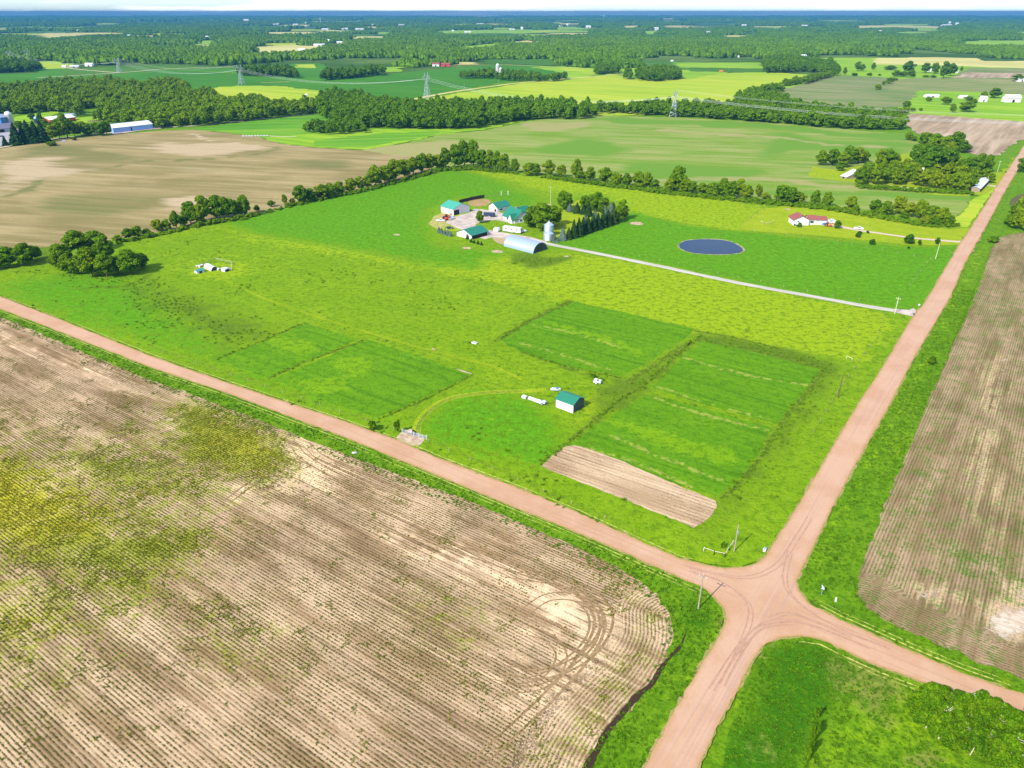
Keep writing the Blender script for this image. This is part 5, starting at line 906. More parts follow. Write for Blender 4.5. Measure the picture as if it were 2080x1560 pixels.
def near(poly_px, spacing, seed, far=400, jit=.45):
    rs = np.random.default_rng(seed); w = [G(*p) for p in poly_px]; a = np.array([tuple(p) for p in w]); lo = np.maximum(a.min(0), (-330, 60)); hi = np.minimum(a.max(0), (330, far))
    gx, gy = np.meshgrid(np.arange(lo[0], hi[0], spacing), np.arange(lo[1], hi[1], spacing)); p = np.stack([gx.ravel(), gy.ravel()], 1) + rs.uniform(-jit, jit, (gx.size, 2)) * spacing
    p = p[np.abs(p[:, 0]) < (p[:, 1] * CP + H * SP) * .72]; p = p[inside(w, p)]; return p
SW[0] = 2.0
ca, sa = math.cos(DA), math.sin(DA); p0 = N1W[12]; rs_ = np.random.default_rng(77)
gx, gy = np.meshgrid(np.arange(-330, 330, .50), np.arange(-200, -.8 / .76 * 0, 1) * 0 + 0) if False else (None, None)
rowsk = np.arange(1, 300); al = np.arange(-300, 330, .52); A_, K_ = np.meshgrid(al, rowsk); A_ = A_ + rs_.uniform(-.22, .22, A_.shape)
pt = np.stack([p0[0] + A_ * ca + (K_ + .5) * .76 * sa, p0[1] + A_ * sa - (K_ + .5) * .76 * ca], -1).reshape(-1, 2) + rs_.normal(0, .03, (A_.size, 2))
pt = pt[(pt[:, 1] > 66) & (pt[:, 1] < 250) & (np.abs(pt[:, 0]) < (pt[:, 1] * CP + H * SP) * .71)]; pt = pt[inside(N1W, pt)]; pt = pt[dist_poly(N1W[17:25], pt, False) > 11.5]
mk_ = fn_n1(warp(pt, .75)); pt = pt[(vnoise(pt, 9, 4) + .6 * vnoise(pt, 2.5, 8) - mk_[:, 1] * .55 + rs_.uniform(-.35, .35, len(pt))) > -.12]
plants('bean_plants', pt, BP, .5, .95, 'rows of small bean plants covering the big near field', 41, .05)
pt = near(N1, .50, 43, 300); m_ = fn_n1(warp(pt, .75)); q = m_[:, 0] + .9 * vnoise(pt, 5, 3) + .9 * vnoise(pt, 1.6, 6) + rs_.uniform(-.25, .25, len(pt)); k = (q > .58) & (rs_.uniform(size=len(pt)) < .8); yk = k & (m_[:, 2] + .7 * vnoise(pt, 4, 13) > .45)
plants('weeds', pt[k & ~yk], WP, .35, .85, 'olive green weeds spreading through the near bean field', 44, .05); plants('yellow_weeds', pt[yk], YP, .4, .9, 'yellow flowering weeds at the left of the near bean field', 45, .05)
SW[0] = 1.0
VP = [[(1175, 1600), (1200, 1520), (1300, 1400), (1345, 1330), (1345, 1240), (1280, 1190), (1040, 1075), (600, 900), (0, 655), (0, 634), (140, 687), (471, 810), (700, 896), (868, 965), (1037, 1036), (1239, 1120), (1400, 1187), (1440, 1211), (1466, 1242), (1458, 1285), (1376, 1430), (1260, 1640)],
      [(1440, 1640), (1508, 1403), (1558, 1320), (1590, 1305), (1626, 1301), (1700, 1323), (1850, 1387), (2080, 1464), (2120, 1640)],
      [(1740, 1160), (1800, 1020), (1900, 775), (1968, 630), (2010, 500), (1965, 545), (1860, 740), (1775, 890), (1725, 980), (1632, 1158), (1624, 1188), (1648, 1222), (1710, 1254), (1850, 1318), (2080, 1405), (2080, 1385), (1860, 1290), (1760, 1232)]]
vpn = 1.05
pv_ = np.concatenate([near(q, vpn, 50 + i, 330) for i, q in enumerate(VP)]); gr_ = [G(*p) for p in ((1850, 1440), (2120, 1490), (2120, 1640), (2040, 1640), (1880, 1510))]; pv_ = pv_[~inside(gr_, pv_)]
pv_ = pv_[(vnoise(pv_, 7, 2) + .7 * vnoise(pv_, 2.2, 5) + rs_.uniform(-.25, .25, len(pv_))) > -.18]
plants('tall_grass', pv_, GT, .25, .6, 'tall rough grass of the verges along the roads', 52, .05, (.85, .95, 1, 1))
mp_ = near([(0, 608), (130, 655), (300, 724), (470, 783), (690, 858), (800, 893), (900, 937), (1160, 1040), (1290, 1098), (1380, 1134), (1440, 1146), (1500, 1150), (1545, 1134), (1590, 1078), (1690, 908), (1800, 733), (1790, 640), (1400, 560), (1100, 520), (860, 540), (450, 480), (300, 480), (100, 500), (0, 530)], 2.3, 60, 620)
PLOTS = [[G(*p) for p in q] for q in ([(440, 732), (530, 697), (622, 657), (728, 690), (957, 760), (766, 850), (500, 752)], [(1018, 692), (1080, 652), (1165, 613), (1410, 668), (1262, 765), (1060, 716)], [(1325, 788), (1425, 693), (1665, 750), (1578, 862), (1400, 812)], [(1150, 905), (1312, 802), (1570, 870), (1460, 1010), (1250, 935)], [(1100, 948), (1145, 909), (1180, 907), (1453, 1018), (1409, 1073), (1395, 1066)])]
for q in PLOTS: mp_ = mp_[~inside(q, mp_)]
mm = fn_meadow(warp(mp_, .45)); sc_ = vnoise(mp_, 14, 2) + .8 * vnoise(mp_, 5, 5) + mm[:, 2] * .9 - mm[:, 0] * .25 + rs_.uniform(-.3, .3, len(mp_)); mp_ = mp_[sc_ > .55]
sp_ = []
for ln_, w_ in STRIPS:
    for q in densify([G(*p) for p in catmull(ln_, 4)], .55, 0, 3, False): sp_ += [q + rs_.normal(0, w_ * .26, 2) for _ in range(1)]
mp_ = np.concatenate([mp_, np.array(sp_)])
plants('meadow_tussocks', mp_, GT, .4, .85, 'rough tussocks scattered over the pasture', 61, .04, (1.05, 1, 1, 1))
# ------------------------------------------------------------------ materials for built things
GREENROOF = paint('green_metal_roof', (.008, .155, .088), .4, .5, var=.08, ribs=('X', 1.4, .03)); GREENROOFP = paint('pale_green_metal_roof', (.035, .28, .18), .35, .6, var=.06, ribs=('X', 1.4, .03))
WHITE = paint('white_siding', (.64, .61, .57), .6, .3, var=.05); WHITE2 = paint('white_metal', (.62, .63, .62), .4, .5, var=.05, ribs=('X', 1.6, .02)); GREYW = paint('grey_siding', (.32, .33, .36), .6, .3, var=.08, ribs=('Y', 1.4, .03))
DARKO = paint('dark_opening', (.025, .022, .02), .8, .2); GLASS = paint('window_glass', (.03, .05, .07), .1, .7); TRIM = paint('white_trim', (.66, .66, .64), .5, .3)
REDROOF = paint('red_shingles', (.24, .075, .065), .85, .15, var=.12, size=1.5); GALV = paint('galvanised_steel', (.50, .58, .66), .32, .6, .55, var=.08, ribs=('Z', 1.6, .05)); GALV2 = paint('pale_steel', (.34, .42, .54), .4, .5, .25, var=.06, ribs=('Y', .9, .08))
RUST = paint('rusty_tin', (.70, .72, .76), .45, .5, .2, var=.3, size=2.0); BROWNW = paint('weathered_wood', (.30, .23, .15), .85, .15, var=.3); PALEW = paint('pale_wood', (.60, .52, .36), .85, .15, var=.2); DARKW = paint('dark_boards', (.045, .035, .028), .85, .15)
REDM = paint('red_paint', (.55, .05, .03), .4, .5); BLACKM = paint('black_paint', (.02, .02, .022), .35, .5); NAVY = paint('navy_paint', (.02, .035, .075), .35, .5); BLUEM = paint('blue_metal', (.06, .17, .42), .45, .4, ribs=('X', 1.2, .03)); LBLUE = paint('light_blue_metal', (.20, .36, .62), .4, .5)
CONC = paint('silo_concrete', (.48, .45, .42), .85, .2, var=.2, ribs=('Z', .8, .04)); TYRE = paint('tyre_rubber', (.018, .018, .018), .9, .1); POLEW = paint('pole_wood', (.36, .29, .22), .85, .1, var=.3, size=.6); POLED = paint('dark_pole_wood', (.13, .065, .045), .85, .1); STEEL = paint('lattice_steel', (.42, .45, .48), .45, .5, .4)
CABLE = paint('cable_aluminium', (.55, .56, .55), .5, .4, .3); TEAL = paint('teal_tin', (.05, .20, .20), .5, .4); ORANGE = paint('orange_paint', (.65, .17, .04), .5, .4)

def frame(c0, c1, c2):
    p = G(*c1); v = G(*c2) - p; u = G(*c0) - p; uh = u / np.hypot(*u); v = v - (v @ uh) * uh
    return p, math.atan2(v[1], v[0]), np.hypot(*v), np.hypot(*u)      # origin, rotation of local x, size in x, size in y
def gable(root, LX, LY, he, hr, axis, wall, roof, over=.4, ox=0, oy=0, peak=.5, roofname='roof', wallname='wall', z0=0):
    """walls and a pitched roof on the box ox..ox+LX, oy..oy+LY; axis = direction of the ridge"""
    w = MB()
    T = (lambda a, b, z: (ox + a, oy + b, z)) if axis == 'y' else (lambda a, b, z: (ox + b, oy + a, z))
    A, B = (LX, LY) if axis == 'y' else (LY, LX); pk = A * peak
    vs = [T(0, 0, z0), T(A, 0, z0), T(A, 0, he), T(pk, 0, hr), T(0, 0, he), T(0, B, z0), T(A, B, z0), T(A, B, he), T(pk, B, hr), T(0, B, he)]
    w.add(vs, [(0, 1, 2, 3, 4), (9, 8, 7, 6, 5), (0, 5, 6, 1), (1, 6, 7, 2), (0, 4, 9, 5), (2, 7, 8, 3), (3, 8, 9, 4)])
    wo_ = w.build(wallname, wall, root); r = MB(); t = .14; e = .03
    s1 = (hr - he) / pk; s2 = (hr - he) / (A - pk)
    for a0, z_0, a1, z_1 in ((-over, he - s1 * over, pk, hr), (A + over, he - s2 * over, pk, hr)):
        vs = [T(a0, -over, z_0 + e), T(a1, -over, z_1 + e), T(a1, B + over, z_1 + e), T(a0, B + over, z_0 + e)]; vs += [(x, y, z + t) for x, y, z in vs]
        r.add(vs, [(0, 1, 2, 3), (7, 6, 5, 4), (0, 4, 5, 1), (1, 5, 6, 2), (2, 6, 7, 3), (3, 7, 4, 0)])
    return wo_, r.build(roofname, roof, root)
def opening(root, name, side, a, z, w, h, mat, off=0.0, frame_=None):
    """a door or window on wall 'x' (the x=off wall) or 'y' (the y=off wall)"""
    b = MB(); c = (off - .03, a, z + h / 2) if side == 'x' else (a, off - .03, z + h / 2); d = (.1, w, h) if side == 'x' else (w, .1, h)
    b.box(c, d); o = b.build(name, mat, root)
    if frame_:
        f = MB(); q = .12
        for da, dz, ww, hh in ((-(w + q) / 2, 0, q, h + 2 * q), ((w + q) / 2, 0, q, h + 2 * q), (0, (h + q) / 2, w, q), (0, -(h + q) / 2, w, q)):
            cc = (off - .04, a + da, z + h / 2 + dz) if side == 'x' else (a + da, off - .04, z + h / 2 + dz); f.box(cc, (.13, ww, hh) if side == 'x' else (ww, .13, hh))
        f.build('frame', frame_, o)
    return o
def building(name, c0, c1, c2, eave_px, rise, axis, wall, roof, label, cat, group=None, openings=(), over=.4, peak=.5, size=None):
    p, rz, LX, LY = frame(c0, c1, c2)
    if size: LX, LY = size
    he = hgt(c1[0], c1[1], eave_px); r = empty(name, p, rz, label, cat, group)
    gable(r, LX, LY, he, he + rise * (LX if axis == 'y' else LY), axis, wall, roof, over, peak=peak)
    for nm, side, a, z, w, h, mt, fr in openings:
        S = LY if side == 'x' else LX; opening(r, nm, side, a * S, z * he, w * S, h * he, mt, frame_=fr)
    return r, LX, LY, he
# field shed in the middle of the property
r, LX, LY, he = building('shed', (1129, 827), (1164, 840), (1187, 826), 17.5, .22, 'y', WHITE, GREENROOF, 'white field shed with green metal roof in the middle of the pasture', 'shed', openings=[('door', 'x', .23, .02, .13, .68, TRIM, None)], over=.3)
for o in r.children:
    if o.name.startswith('door'): MB().tube((-.12, LY * .27, 1.0), (-.2, LY * .27, 1.0), .03).build('handle', DARKO, o)
w_ = MB().add([(.02, -.03, 0), (LX - .02, -.03, 0), (LX - .02, -.03, he), (LX / 2, -.03, he + .22 * LX - .05), (.02, -.03, he), (.02, -.005, 0), (LX - .02, -.005, 0), (LX - .02, -.005, he), (LX / 2, -.005, he + .22 * LX - .05), (.02, -.005, he)], [(0, 1, 2, 3, 4), (9, 8, 7, 6, 5), (0, 5, 6, 1), (1, 6, 7, 2), (0, 4, 9, 5)]).build('gable_panel', NAVY, r, label='dark navy panel over the gable wall')  # thin dark navy panel just outside the white gable wall
# farm buildings
building('machine_shed', (896, 431), (921, 438), (951, 430), 13, .20, 'y', WHITE, GREENROOFP, 'white machine shed with pale green roof at the left of the farm yard', 'shed', openings=[('door', 'y', .19, .0, .33, .8, DARKO, TRIM), ('door', 'y', .44, 0, .09, .55, TRIM, None)])
building('open_shed', (928, 479), (958, 487), (988, 477), 8.5, .20, 'x', WHITE, GREENROOF, 'green-roofed shed with dark open side, nearest at the farm', 'shed', openings=[('open_front', 'y', .5, .05, .94, .82, DARKO, None)], peak=.5, over=.5)
building('garage', (993, 426), (1010, 431), (1030, 424), 9, .28, 'x', WHITE, GREENROOF, 'white garage with green roof at the back of the farm yard', 'garage', openings=[('garage_door', 'x', .68, 0, .42, .75, TRIM, None), ('door', 'x', .2, 0, .24, .6, DARKO, TRIM), ('window', 'y', .3, .3, .2, .35, GLASS, TRIM)], over=.5)
p, rz, LX, LY = frame((1022, 445), (1045, 454.5), (1062, 453)); LX = max(LX, 11); hr_ = empty('farmhouse', p, rz, 'white farmhouse with steep green roof and dormer beside the big maple', 'house')
he = hgt(1045, 454.5, 9); gable(hr_, LX, LY, he, he + .42 * LX, 'y', WHITE, GREENROOF, .6)
opening(hr_, 'window', 'y', LX * .42, he * .35, LX * .14, he * .45, GLASS, 0, TRIM); opening(hr_, 'window', 'x', LY * .6, he * .3, LY * .12, he * .45, GLASS, 0, TRIM); opening(hr_, 'door', 'x', LY * .45, 0, LY * .07, he * .7, BROWNW, 0, TRIM)
gable(hr_, LX * .5, LY * .30, he * .98, he + .26 * LX, 'x', WHITE, GREENROOF, .35, ox=-LX * .16, oy=LY * .02, roofname='dormer_roof', wallname='dormer')
gable(hr_, LX * .9, LY * .5, he, he + .36 * LX, 'x', WHITE, GREENROOF, .5, ox=LX * .6, oy=LY * .6, roofname='wing_roof', wallname='wing')
MB().box((LX * .5, LY * .5, he + .42 * LX + .3), (.9, .9, 1.6)).build('chimney', BROWNW, hr_)
# quonset hut
p, rz, LX, LY = frame((1023, 500), (1083, 516), (1109, 506)); q = empty('quonset_hut', p, rz, 'silver arched quonset hut beside the white drive', 'hut'); n = 18; b = MB(); rad = LX / 2; hh = rad * .86
for y in (0, LY): b.add([(rad - rad * math.cos(math.pi * i / n), y, hh * math.sin(math.pi * i / n) ** .9) for i in range(n + 1)], [])
b.f += [(i, i + 1, n + 2 + i, n + 1 + i) for i in range(n)]; b.build('arched_roof', GALV2, q, smooth=True)
for y, nm in ((.15, 'end_wall'), (LY - .15, 'end_wall')):
    e_ = MB(); e_.add([(rad - (rad - .05) * math.cos(math.pi * i / n), y, (hh - .05) * math.sin(math.pi * i / n) ** .9) for i in range(n + 1)], [tuple(range(n + 1))]); e_.build(nm, NAVY, q)
MB().box((rad, .08, 1.9), (rad * .8, .08, 3.8)).build('door', BLACKM, q)
# grain bins: a tall one behind a lower one
def bin_(u, v, top_px, w_px, cone, label, roofmat=GALV):
    p = G(u, v); h = hgt(u, v, top_px); r_ = w_px * mpx(u, v) / 2; e = empty('grain_bin', p, 0, label, 'grain bin', 'grain bins by the farm drive')
    b = MB(); prof = []
    k = int(h / .8)
    for i in range(k): prof += [(r_, h * i / k), (r_ * 1.012, h * (i + .5) / k)]
    prof.append((r_, h)); b.lathe(prof, 28); b.build('bin_wall', GALV, e, smooth=False)
    MB().lathe([(r_ * 1.05, h - .05), (r_ * .12, h + cone), (.02, h + cone + .05)], 28).build('cone_roof', roofmat, e); MB().lathe([(r_ * .14, h + cone - .2), (r_ * .14, h + cone + .5), (.02, h + cone + .7)], 12).build('cap', GALV, e)
    b = MB(); [b.tube((-r_ - .12, s * .25, .3), (-r_ - .12, s * .25, h), .03, n=5) for s in (-1, 1)]; [b.tube((-r_ - .12, -.25, z * .6 + .4), (-r_ - .12, .25, z * .6 + .4), .02, n=4) for z in range(int(h / .6))]; b.build('ladder', STEEL, e)
bin_(1114.5, 478, 22, 19, 1.6, 'tall silver grain bin with conical roof, the rear one of two'); bin_(1114, 487, 13.5, 19.5, 1.3, 'low silver grain bin with conical roof, the front one of two')
# vehicles and machinery
def wheels(root, pts, r=.38, w=.24):
    for x, y in pts:
        t = MB().tube((x, y - w / 2, r), (x, y + w / 2, r), r, n=14).build('wheel', TYRE, root); MB().tube((x, y - w / 2 - .01, r), (x, y + w / 2 + .01, r), r * .55, n=10).build('rim', GALV, t)
def prism(b, prof, y0, y1):
    n = len(prof); b.add([(x, y0, z) for x, z in prof] + [(x, y1, z) for x, z in prof], [tuple(range(n)), tuple(range(2 * n - 1, n - 1, -1))] + [(i, n + i, n + (i + 1) % n, (i + 1) % n) for i in range(n)]); return b
def car(u, v, rz, mat, label, cat='car', kind='car', group=None):
    e = empty('parked_' + kind, G(u, v), rz, label, cat, group)
    if kind == 'car': body = [(-2.2, .35), (2.2, .35), (2.25, .8), (1.2, .95), (.6, 1.42), (-1.1, 1.45), (-1.9, .98), (-2.25, .9)]
    else: body = [(-2.7, .45), (2.6, .45), (2.65, 1.05), (1.5, 1.15), (.9, 1.75), (-.5, 1.78), (-.7, 1.1), (-2.7, 1.1)]
    prism(MB(), body, -.88, .88).build('body', mat, e)
    g_ = [(1.05, .98), (.55, 1.38), (-1.05, 1.4), (-1.75, 1.0)] if kind == 'car' else [(1.35, 1.18), (.85, 1.68), (-.45, 1.7), (-.55, 1.18)]
    prism(MB(), g_, -.9, .9).build('window', GLASS, e); wheels(e, [(-1.4, -.8), (1.4, -.8), (-1.4, .8), (1.4, .8)])
    for s in (-.6, .6): MB().box((2.24, s, .68), (.06, .3, .16)).build('headlight', TRIM, e)
    return e
def trailer(u, v, rz, L, Wd, Hh, mat, label, name='travel_trailer', nwin=3, cat='trailer', winmat=GLASS):
    e = empty(name, G(u, v), rz, label, cat); prism(MB(), [(-L / 2, .55), (L / 2, .55), (L / 2 + .25, 1.2), (L / 2 - .1, Hh), (-L / 2, Hh)], -Wd / 2, Wd / 2).build('body', mat, e)
    for i in range(nwin):
        for s in (-1, 1): MB().box((-L * .32 + i * L * .3, s * (Wd / 2 + .01), Hh * .66), (L * .09, .06, Hh * .2)).build('window', winmat, e)
    MB().box((L / 2 + .12, 0, Hh * .66), (.2, Wd * .5, Hh * .25)).build('front_window', winmat, e)
    MB().tube((L / 2, 0, .5), (L / 2 + 1.3, 0, .5), .07).build('tow_bar', BLACKM, e); wheels(e, [(-.5, -Wd / 2 + .1), (.5, -Wd / 2 + .1), (-.5, Wd / 2 - .1), (.5, Wd / 2 - .1)]); return e
trailer(1041, 472, DA + .12, 11.5, 2.6, 3.3, WHITE2, 'long white travel trailer parked on the grass below the farmhouse'); trailer(1064, 472, DB - .5, 2.6, 1.6, 1.4, WHITE2, 'small low white trailer beside the long travel trailer', 'utility_trailer', 1)
trailer(994, 440, DA + .35, 7, 2.3, 2.6, NAVY, 'dark blue box trailer in the farm yard beside the small tree', 'cargo_trailer', 1)
t_ = empty('storage_tank', G(1009, 470), DA, 'small white tank standing at the edge of the grass left of the trailer', 'tank'); prism(MB(), [(-1.5, .3), (1.5, .3), (1.8, 1.0), (1.3, 2.2), (-1.3, 2.2), (-1.8, 1.0)], -1.1, 1.1).build('body', WHITE2, t_); MB().box((0, 0, .15), (2.6, 1.8, .3)).build('cradle', BROWNW, t_); MB().tube((0, 0, 2.1), (0, 0, 2.5), .3).build('lid', GALV, t_)
car(895, 450, DA + .5, WHITE2, 'pale pickup truck parked on the worn ground left of the farm yard', 'pickup', 'pickup'); car(913, 465, DA + .4, BLACKM, 'dark car standing behind the row of small blue spruces'); car(917, 444, DA - .4, GALV, 'grey machine frame beside the red tractor by the machine shed', 'implement', 'pickup')
def tractor(u, v, rz, label, mat=REDM):
    e = empty('tractor', G(u, v), rz, label, 'tractor'); prism(MB(), [(-1.2, .8), (1.9, .7), (1.9, 1.45), (.3, 1.6), (-1.2, 1.5)], -.45, .45).build('body', mat, e); MB().box((-.6, 0, 2.0), (1.2, 1.2, 1.0)).build('cab_window', GLASS, e); MB().box((-.6, 0, 2.58), (1.4, 1.4, .14)).build('cab_roof', mat, e)
    for x, y, r in ((-1, -.85, .85), (-1, .85, .85), (1.4, -.7, .5), (1.4, .7, .5)):
        w = MB().tube((x, y - .2, r), (x, y + .2, r), r, n=16).build('wheel', TYRE, e); MB().tube((x, y - .22, r), (x, y + .22, r), r * .5, n=10).build('rim', mat, w)
    b = MB(); [b.tube((1.2, s * .6, 1.0), (2.9, s * .6, 2.2), .1, n=6) for s in (-1, 1)]; b.box((3.1, 0, 2.1), (.5, 1.9, .7)); b.build('loader', mat, e); MB().tube((.9, .3, 1.5), (.9, .3, 2.6), .05, n=6).build('exhaust', BLACKM, e); return e
tractor(908, 443, DB - .3, 'red tractor with raised loader in front of the white machine shed'); tractor(904, 447, DA, 'small red machine left of the red tractor'); tractor(1682, 460, DA, 'orange tractor by the cars right of the red-roofed house', ORANGE)
# farmyard fence of dark boards
def board_fence(name, pts, hgt_, mat, label, cat='fence', post=None, rails=0, step=4, rr=.05, gaps=None):
    w = [G(*p) for p in pts]; c = w[0]; e = empty(name, c, 0, label, cat); L = [q - c for q in w]
    for a, b in zip(L, L[1:]):
        n = max(1, int(np.hypot(*(b - a)) / step))
        for i in range(n + 1):
            q = a + (b - a) * i / n; MB().box((q[0], q[1], hgt_ / 2), (.14, .14, hgt_ + .2)).build('post', post or mat, e)
        d = math.atan2(*(b - a)[::-1])
        if rails:
            for k in range(rails): MB().tube((a[0], a[1], hgt_ * (k + 1) / rails), (b[0], b[1], hgt_ * (k + 1) / rails), rr, n=5).build('rail', mat, e)
        else: m_ = (a + b) / 2; MB().box((m_[0], m_[1], hgt_ / 2), (np.hypot(*(b - a)), .06, hgt_ * .92), d).build('board_panel', mat, e)
    return e
board_fence('board_fence', [(933, 413), (958, 407), (984, 402)], 2.4, DARKW, 'dark solid board fence behind the red dirt pen', step=5)
board_fence('wooden_fence', [(984, 402), (1010, 399), (1032, 396)], 1.3, BROWNW, 'thin wooden fence running from the board fence to two white posts', rails=2, step=6)
for i, (u, v) in enumerate(((1018, 397), (1032, 396))):
    e = empty('corner_post', G(u, v), 0, 'white corner post, %s of two behind the garage' % ['left', 'right'][i], 'post'); MB().box((0, 0, 1.4), (.35, .35, 2.8)).build('shaft', TRIM, e); MB().box((0, 0, 2.9), (.5, .5, .12)).build('cap', GALV, e)
e = empty('antenna_mast', G(1117.5, 425), 0, 'tall thin antenna mast behind the big maple at the farm', 'mast'); hm = hgt(1117, 425, 47); b = MB()
for i in range(3):
    a = i * 2.09; b.tube((.22 * math.cos(a), .22 * math.sin(a), 0), (.1 * math.cos(a), .1 * math.sin(a), hm), .05, n=4)
for k in range(int(hm / .9)):
    for i in range(3):
        a, c = i * 2.09, (i + 1) * 2.09; s = .22 - .12 * k * .9 / hm; b.tube((s * math.cos(a), s * math.sin(a), k * .9), (s * math.cos(c), s * math.sin(c), k * .9 + .8), .025, n=3)
b.build('lattice', PALEW, e); bb = MB(); [bb.tube((-.8, 0, hm - z), (.8, 0, hm - z), .03, n=4) for z in (.2, .6, 1.0)]; bb.build('aerial', STEEL, e)
# red-roofed house: three stepped blocks
p, rz, LX, LY = frame((1611, 458), (1642, 458), (1672, 448)); hs = empty('ranch_house', p, rz, 'white ranch house with dull red shingle roof, attached garage and raised deck', 'house'); he = hgt(1642, 458, 12); s_ = LY
gable(hs, LY * .95, LY, he, he + LY * .24, 'x', WHITE, REDROOF, .6)
gable(hs, LY * .62, LY * .55, he * .96, he + LY * .17, 'y', WHITE, REDROOF, .5, ox=LY * .16, oy=-LY * .55, roofname='wing_roof', wallname='wing')
gable(hs, LY * .58, LY * .62, he * .92, he + LY * .12, 'y', WHITE, REDROOF, .5, ox=LY * .12, oy=-LY * 1.19, roofname='garage_roof', wallname='garage_wing')
opening(hs, 'window', 'x', LY * .70, he * .55, LY * .12, he * .22, GLASS, 0, TRIM); opening(hs, 'basement_door', 'x', LY * .82, .1, LY * .26, he * .33, DARKO, 0, None); opening(hs, 'window', 'x', -LY * .27, he * .3, LY * .2, he * .4, GLASS, LY * .16, TRIM); opening(hs, 'garage_door', 'x', -LY * .85, .1, LY * .4, he * .6, TRIM, LY * .12, None)
dk = MB(); dk.box((-1.6, LY * .72, he * .42), (3.0, LY * .5, .15)); [dk.box((-2.9, LY * (.5 + .22 * i), he * .21), (.15, .15, he * .42)) for i in range(3)]; dk.build('deck', TRIM, hs); MB().box((LY * .4, LY * .45, he + LY * .26), (.7, .7, 1.1)).build('chimney', BROWNW, hs)
car(1677, 458, DA, BLUEM, 'blue car parked against the garage of the red-roofed house'); car(1686, 453, DA + .2, WHITE2, 'white pickup parked at the head of the long drive', 'pickup', 'pickup'); car(1690, 450, DA, WHITE2, 'white car behind the white pickup at the long drive')
car(1744, 466, DA + .1, WHITE2, 'white flatbed standing alone on the grass above the long drive', 'truck', 'pickup'); e = board_fence('corral', [(1546, 452), (1552, 456), (1566, 455), (1570, 450)], 1.2, PALEW, 'small pale rail pen left of the red-roofed house', 'pen', rails=2, step=4)
# sheds of the grove
building('tin_shed', (1707, 361), (1719, 364), (1735, 352), 4, .18, 'y', BROWNW, RUST, 'small low tin shed with rusted patch at the left of the grove', 'shed', openings=[('door', 'x', .5, 0, .3, .8, DARKO, None)], over=.3)
building('tin_barn', (1972, 389), (1989, 391), (2000, 370), 8, .16, 'x', BROWNW, RUST, 'long tin-roofed barn with rust patch beside the road at the grove', 'barn', openings=[('open_side', 'y', .5, .05, .8, .8, DARKO, None)], over=.5)
e = empty('abandoned_house', G(1868, 372), DA, 'weathered farmhouse with pale tower half hidden among the grove trees', 'house'); gable(e, 6, 7, 4.5, 8.5, 'x', BROWNW, BROWNW, .3); MB().box((-.2, 2, 6), (1.6, 1.6, 10)).build('tower', PALEW, e); opening(e, 'window', 'x', 3.5, 1.5, 1, 1.4, GLASS, 0, TRIM)
# chicken coops
building('chicken_coop', (395, 554), (401, 556.5), (411, 551), 4.5, .2, 'x', WHITE, TEAL, 'small white coop with dark teal roof, leftmost of three in the pasture', 'coop', 'chicken coops in the pasture', [('door', 'y', .5, .1, .4, .7, DARKO, None)], over=.25)
p, rz, LX, LY = frame((414, 544), (429, 551.5), (441, 547)); q = empty('hoop_coop', p, rz, 'white hoop-covered coop with dark open end in the pasture', 'coop', 'chicken coops in the pasture'); b = MB(); n = 12; rad = LX / 2
for y in (0, LY): b.add([(rad - rad * math.cos(math.pi * i / n), y, rad * 1.1 * math.sin(math.pi * i / n)) for i in range(n + 1)], [])
b.f += [(i, i + 1, n + 2 + i, n + 1 + i) for i in range(n)]; b.build('cover', WHITE2, q, smooth=True); MB().add([(rad - (rad - .06) * math.cos(math.pi * i / n), .15, rad * 1.04 * math.sin(math.pi * i / n)) for i in range(n + 1)], [tuple(range(n + 1))]).build('end_panel', NAVY, q); MB().box((-.1, LY * .4, rad * .5), (.1, LY * .3, rad * .4)).build('patch', PALEW, q)
building('goat_hut', (450, 551), (457, 553), (466, 549.5), 5, .12, 'y', WHITE, WHITE2, 'small white box hut with black doorway, rightmost of three in the pasture', 'hut', 'chicken coops in the pasture', [('door', 'y', .5, .05, .75, .8, DARKO, None)], over=.2)
board_fence('pen_fence', [(437, 528.5), (455, 532), (472, 536), (470, 550)], 1.2, PALEW, 'pale rail pen fence right behind the three coops', rails=2, step=4); board_fence('pen_fence', [(437, 528.5), (412, 537), (396, 545)], 1.1, BROWNW, 'thin brown pen fence left behind the three coops', rails=2, step=4)
for i, (u, v) in enumerate(((401, 543), (406, 543), (411, 541), (444, 549))):
    e = empty('feed_crate', G(u, v), R.uniform(0, 3), 'pale crate by the coops, %s from the left' % ORD[i], 'crate', 'crates lying by the coops'); MB().box((0, 0, .5), (1.2, .9, .9)).build('box', PALEW, e); MB().box((.1, 0, 1.0), (1.3, 1.0, .08), .2).build('lid', WHITE2, e)
# odds and ends around the field shed
def cart(u, v, rz, L, Wd, mat, label, name='farm_cart', legs=False):
    e = empty(name, G(u, v), rz, label, 'cart'); b = MB(); b.box((0, 0, .75), (L, Wd, .12)); [b.box((0, s * Wd / 2, 1.05), (L, .06, .5)) for s in (-1, 1)]; [b.box((s * L / 2, 0, 1.05), (.06, Wd, .5)) for s in (-1, 1)]; b.build('bed', mat, e); MB().tube((L / 2, 0, .6), (L / 2 + 1.3, 0, .4), .05, n=5).build('drawbar', BLACKM, e); wheels(e, [(-.2, -Wd / 2 - .1), (-.2, Wd / 2 + .1)], .42); return e
cart(1213, 779, DA + .3, 2.6, 1.5, GALV, 'grey two-wheeled cart standing in weeds behind the field shed'); MB_x = MB().box((-.5, 0, 1.3), (1.0, 1.2, .5))
o = MB_x.build('white_sack', WHITE, None, label='white sack lying on the grey cart behind the shed', cat='sack'); o.location = (*G(1213, 779), .15); o.rotation_euler[2] = DA + .3
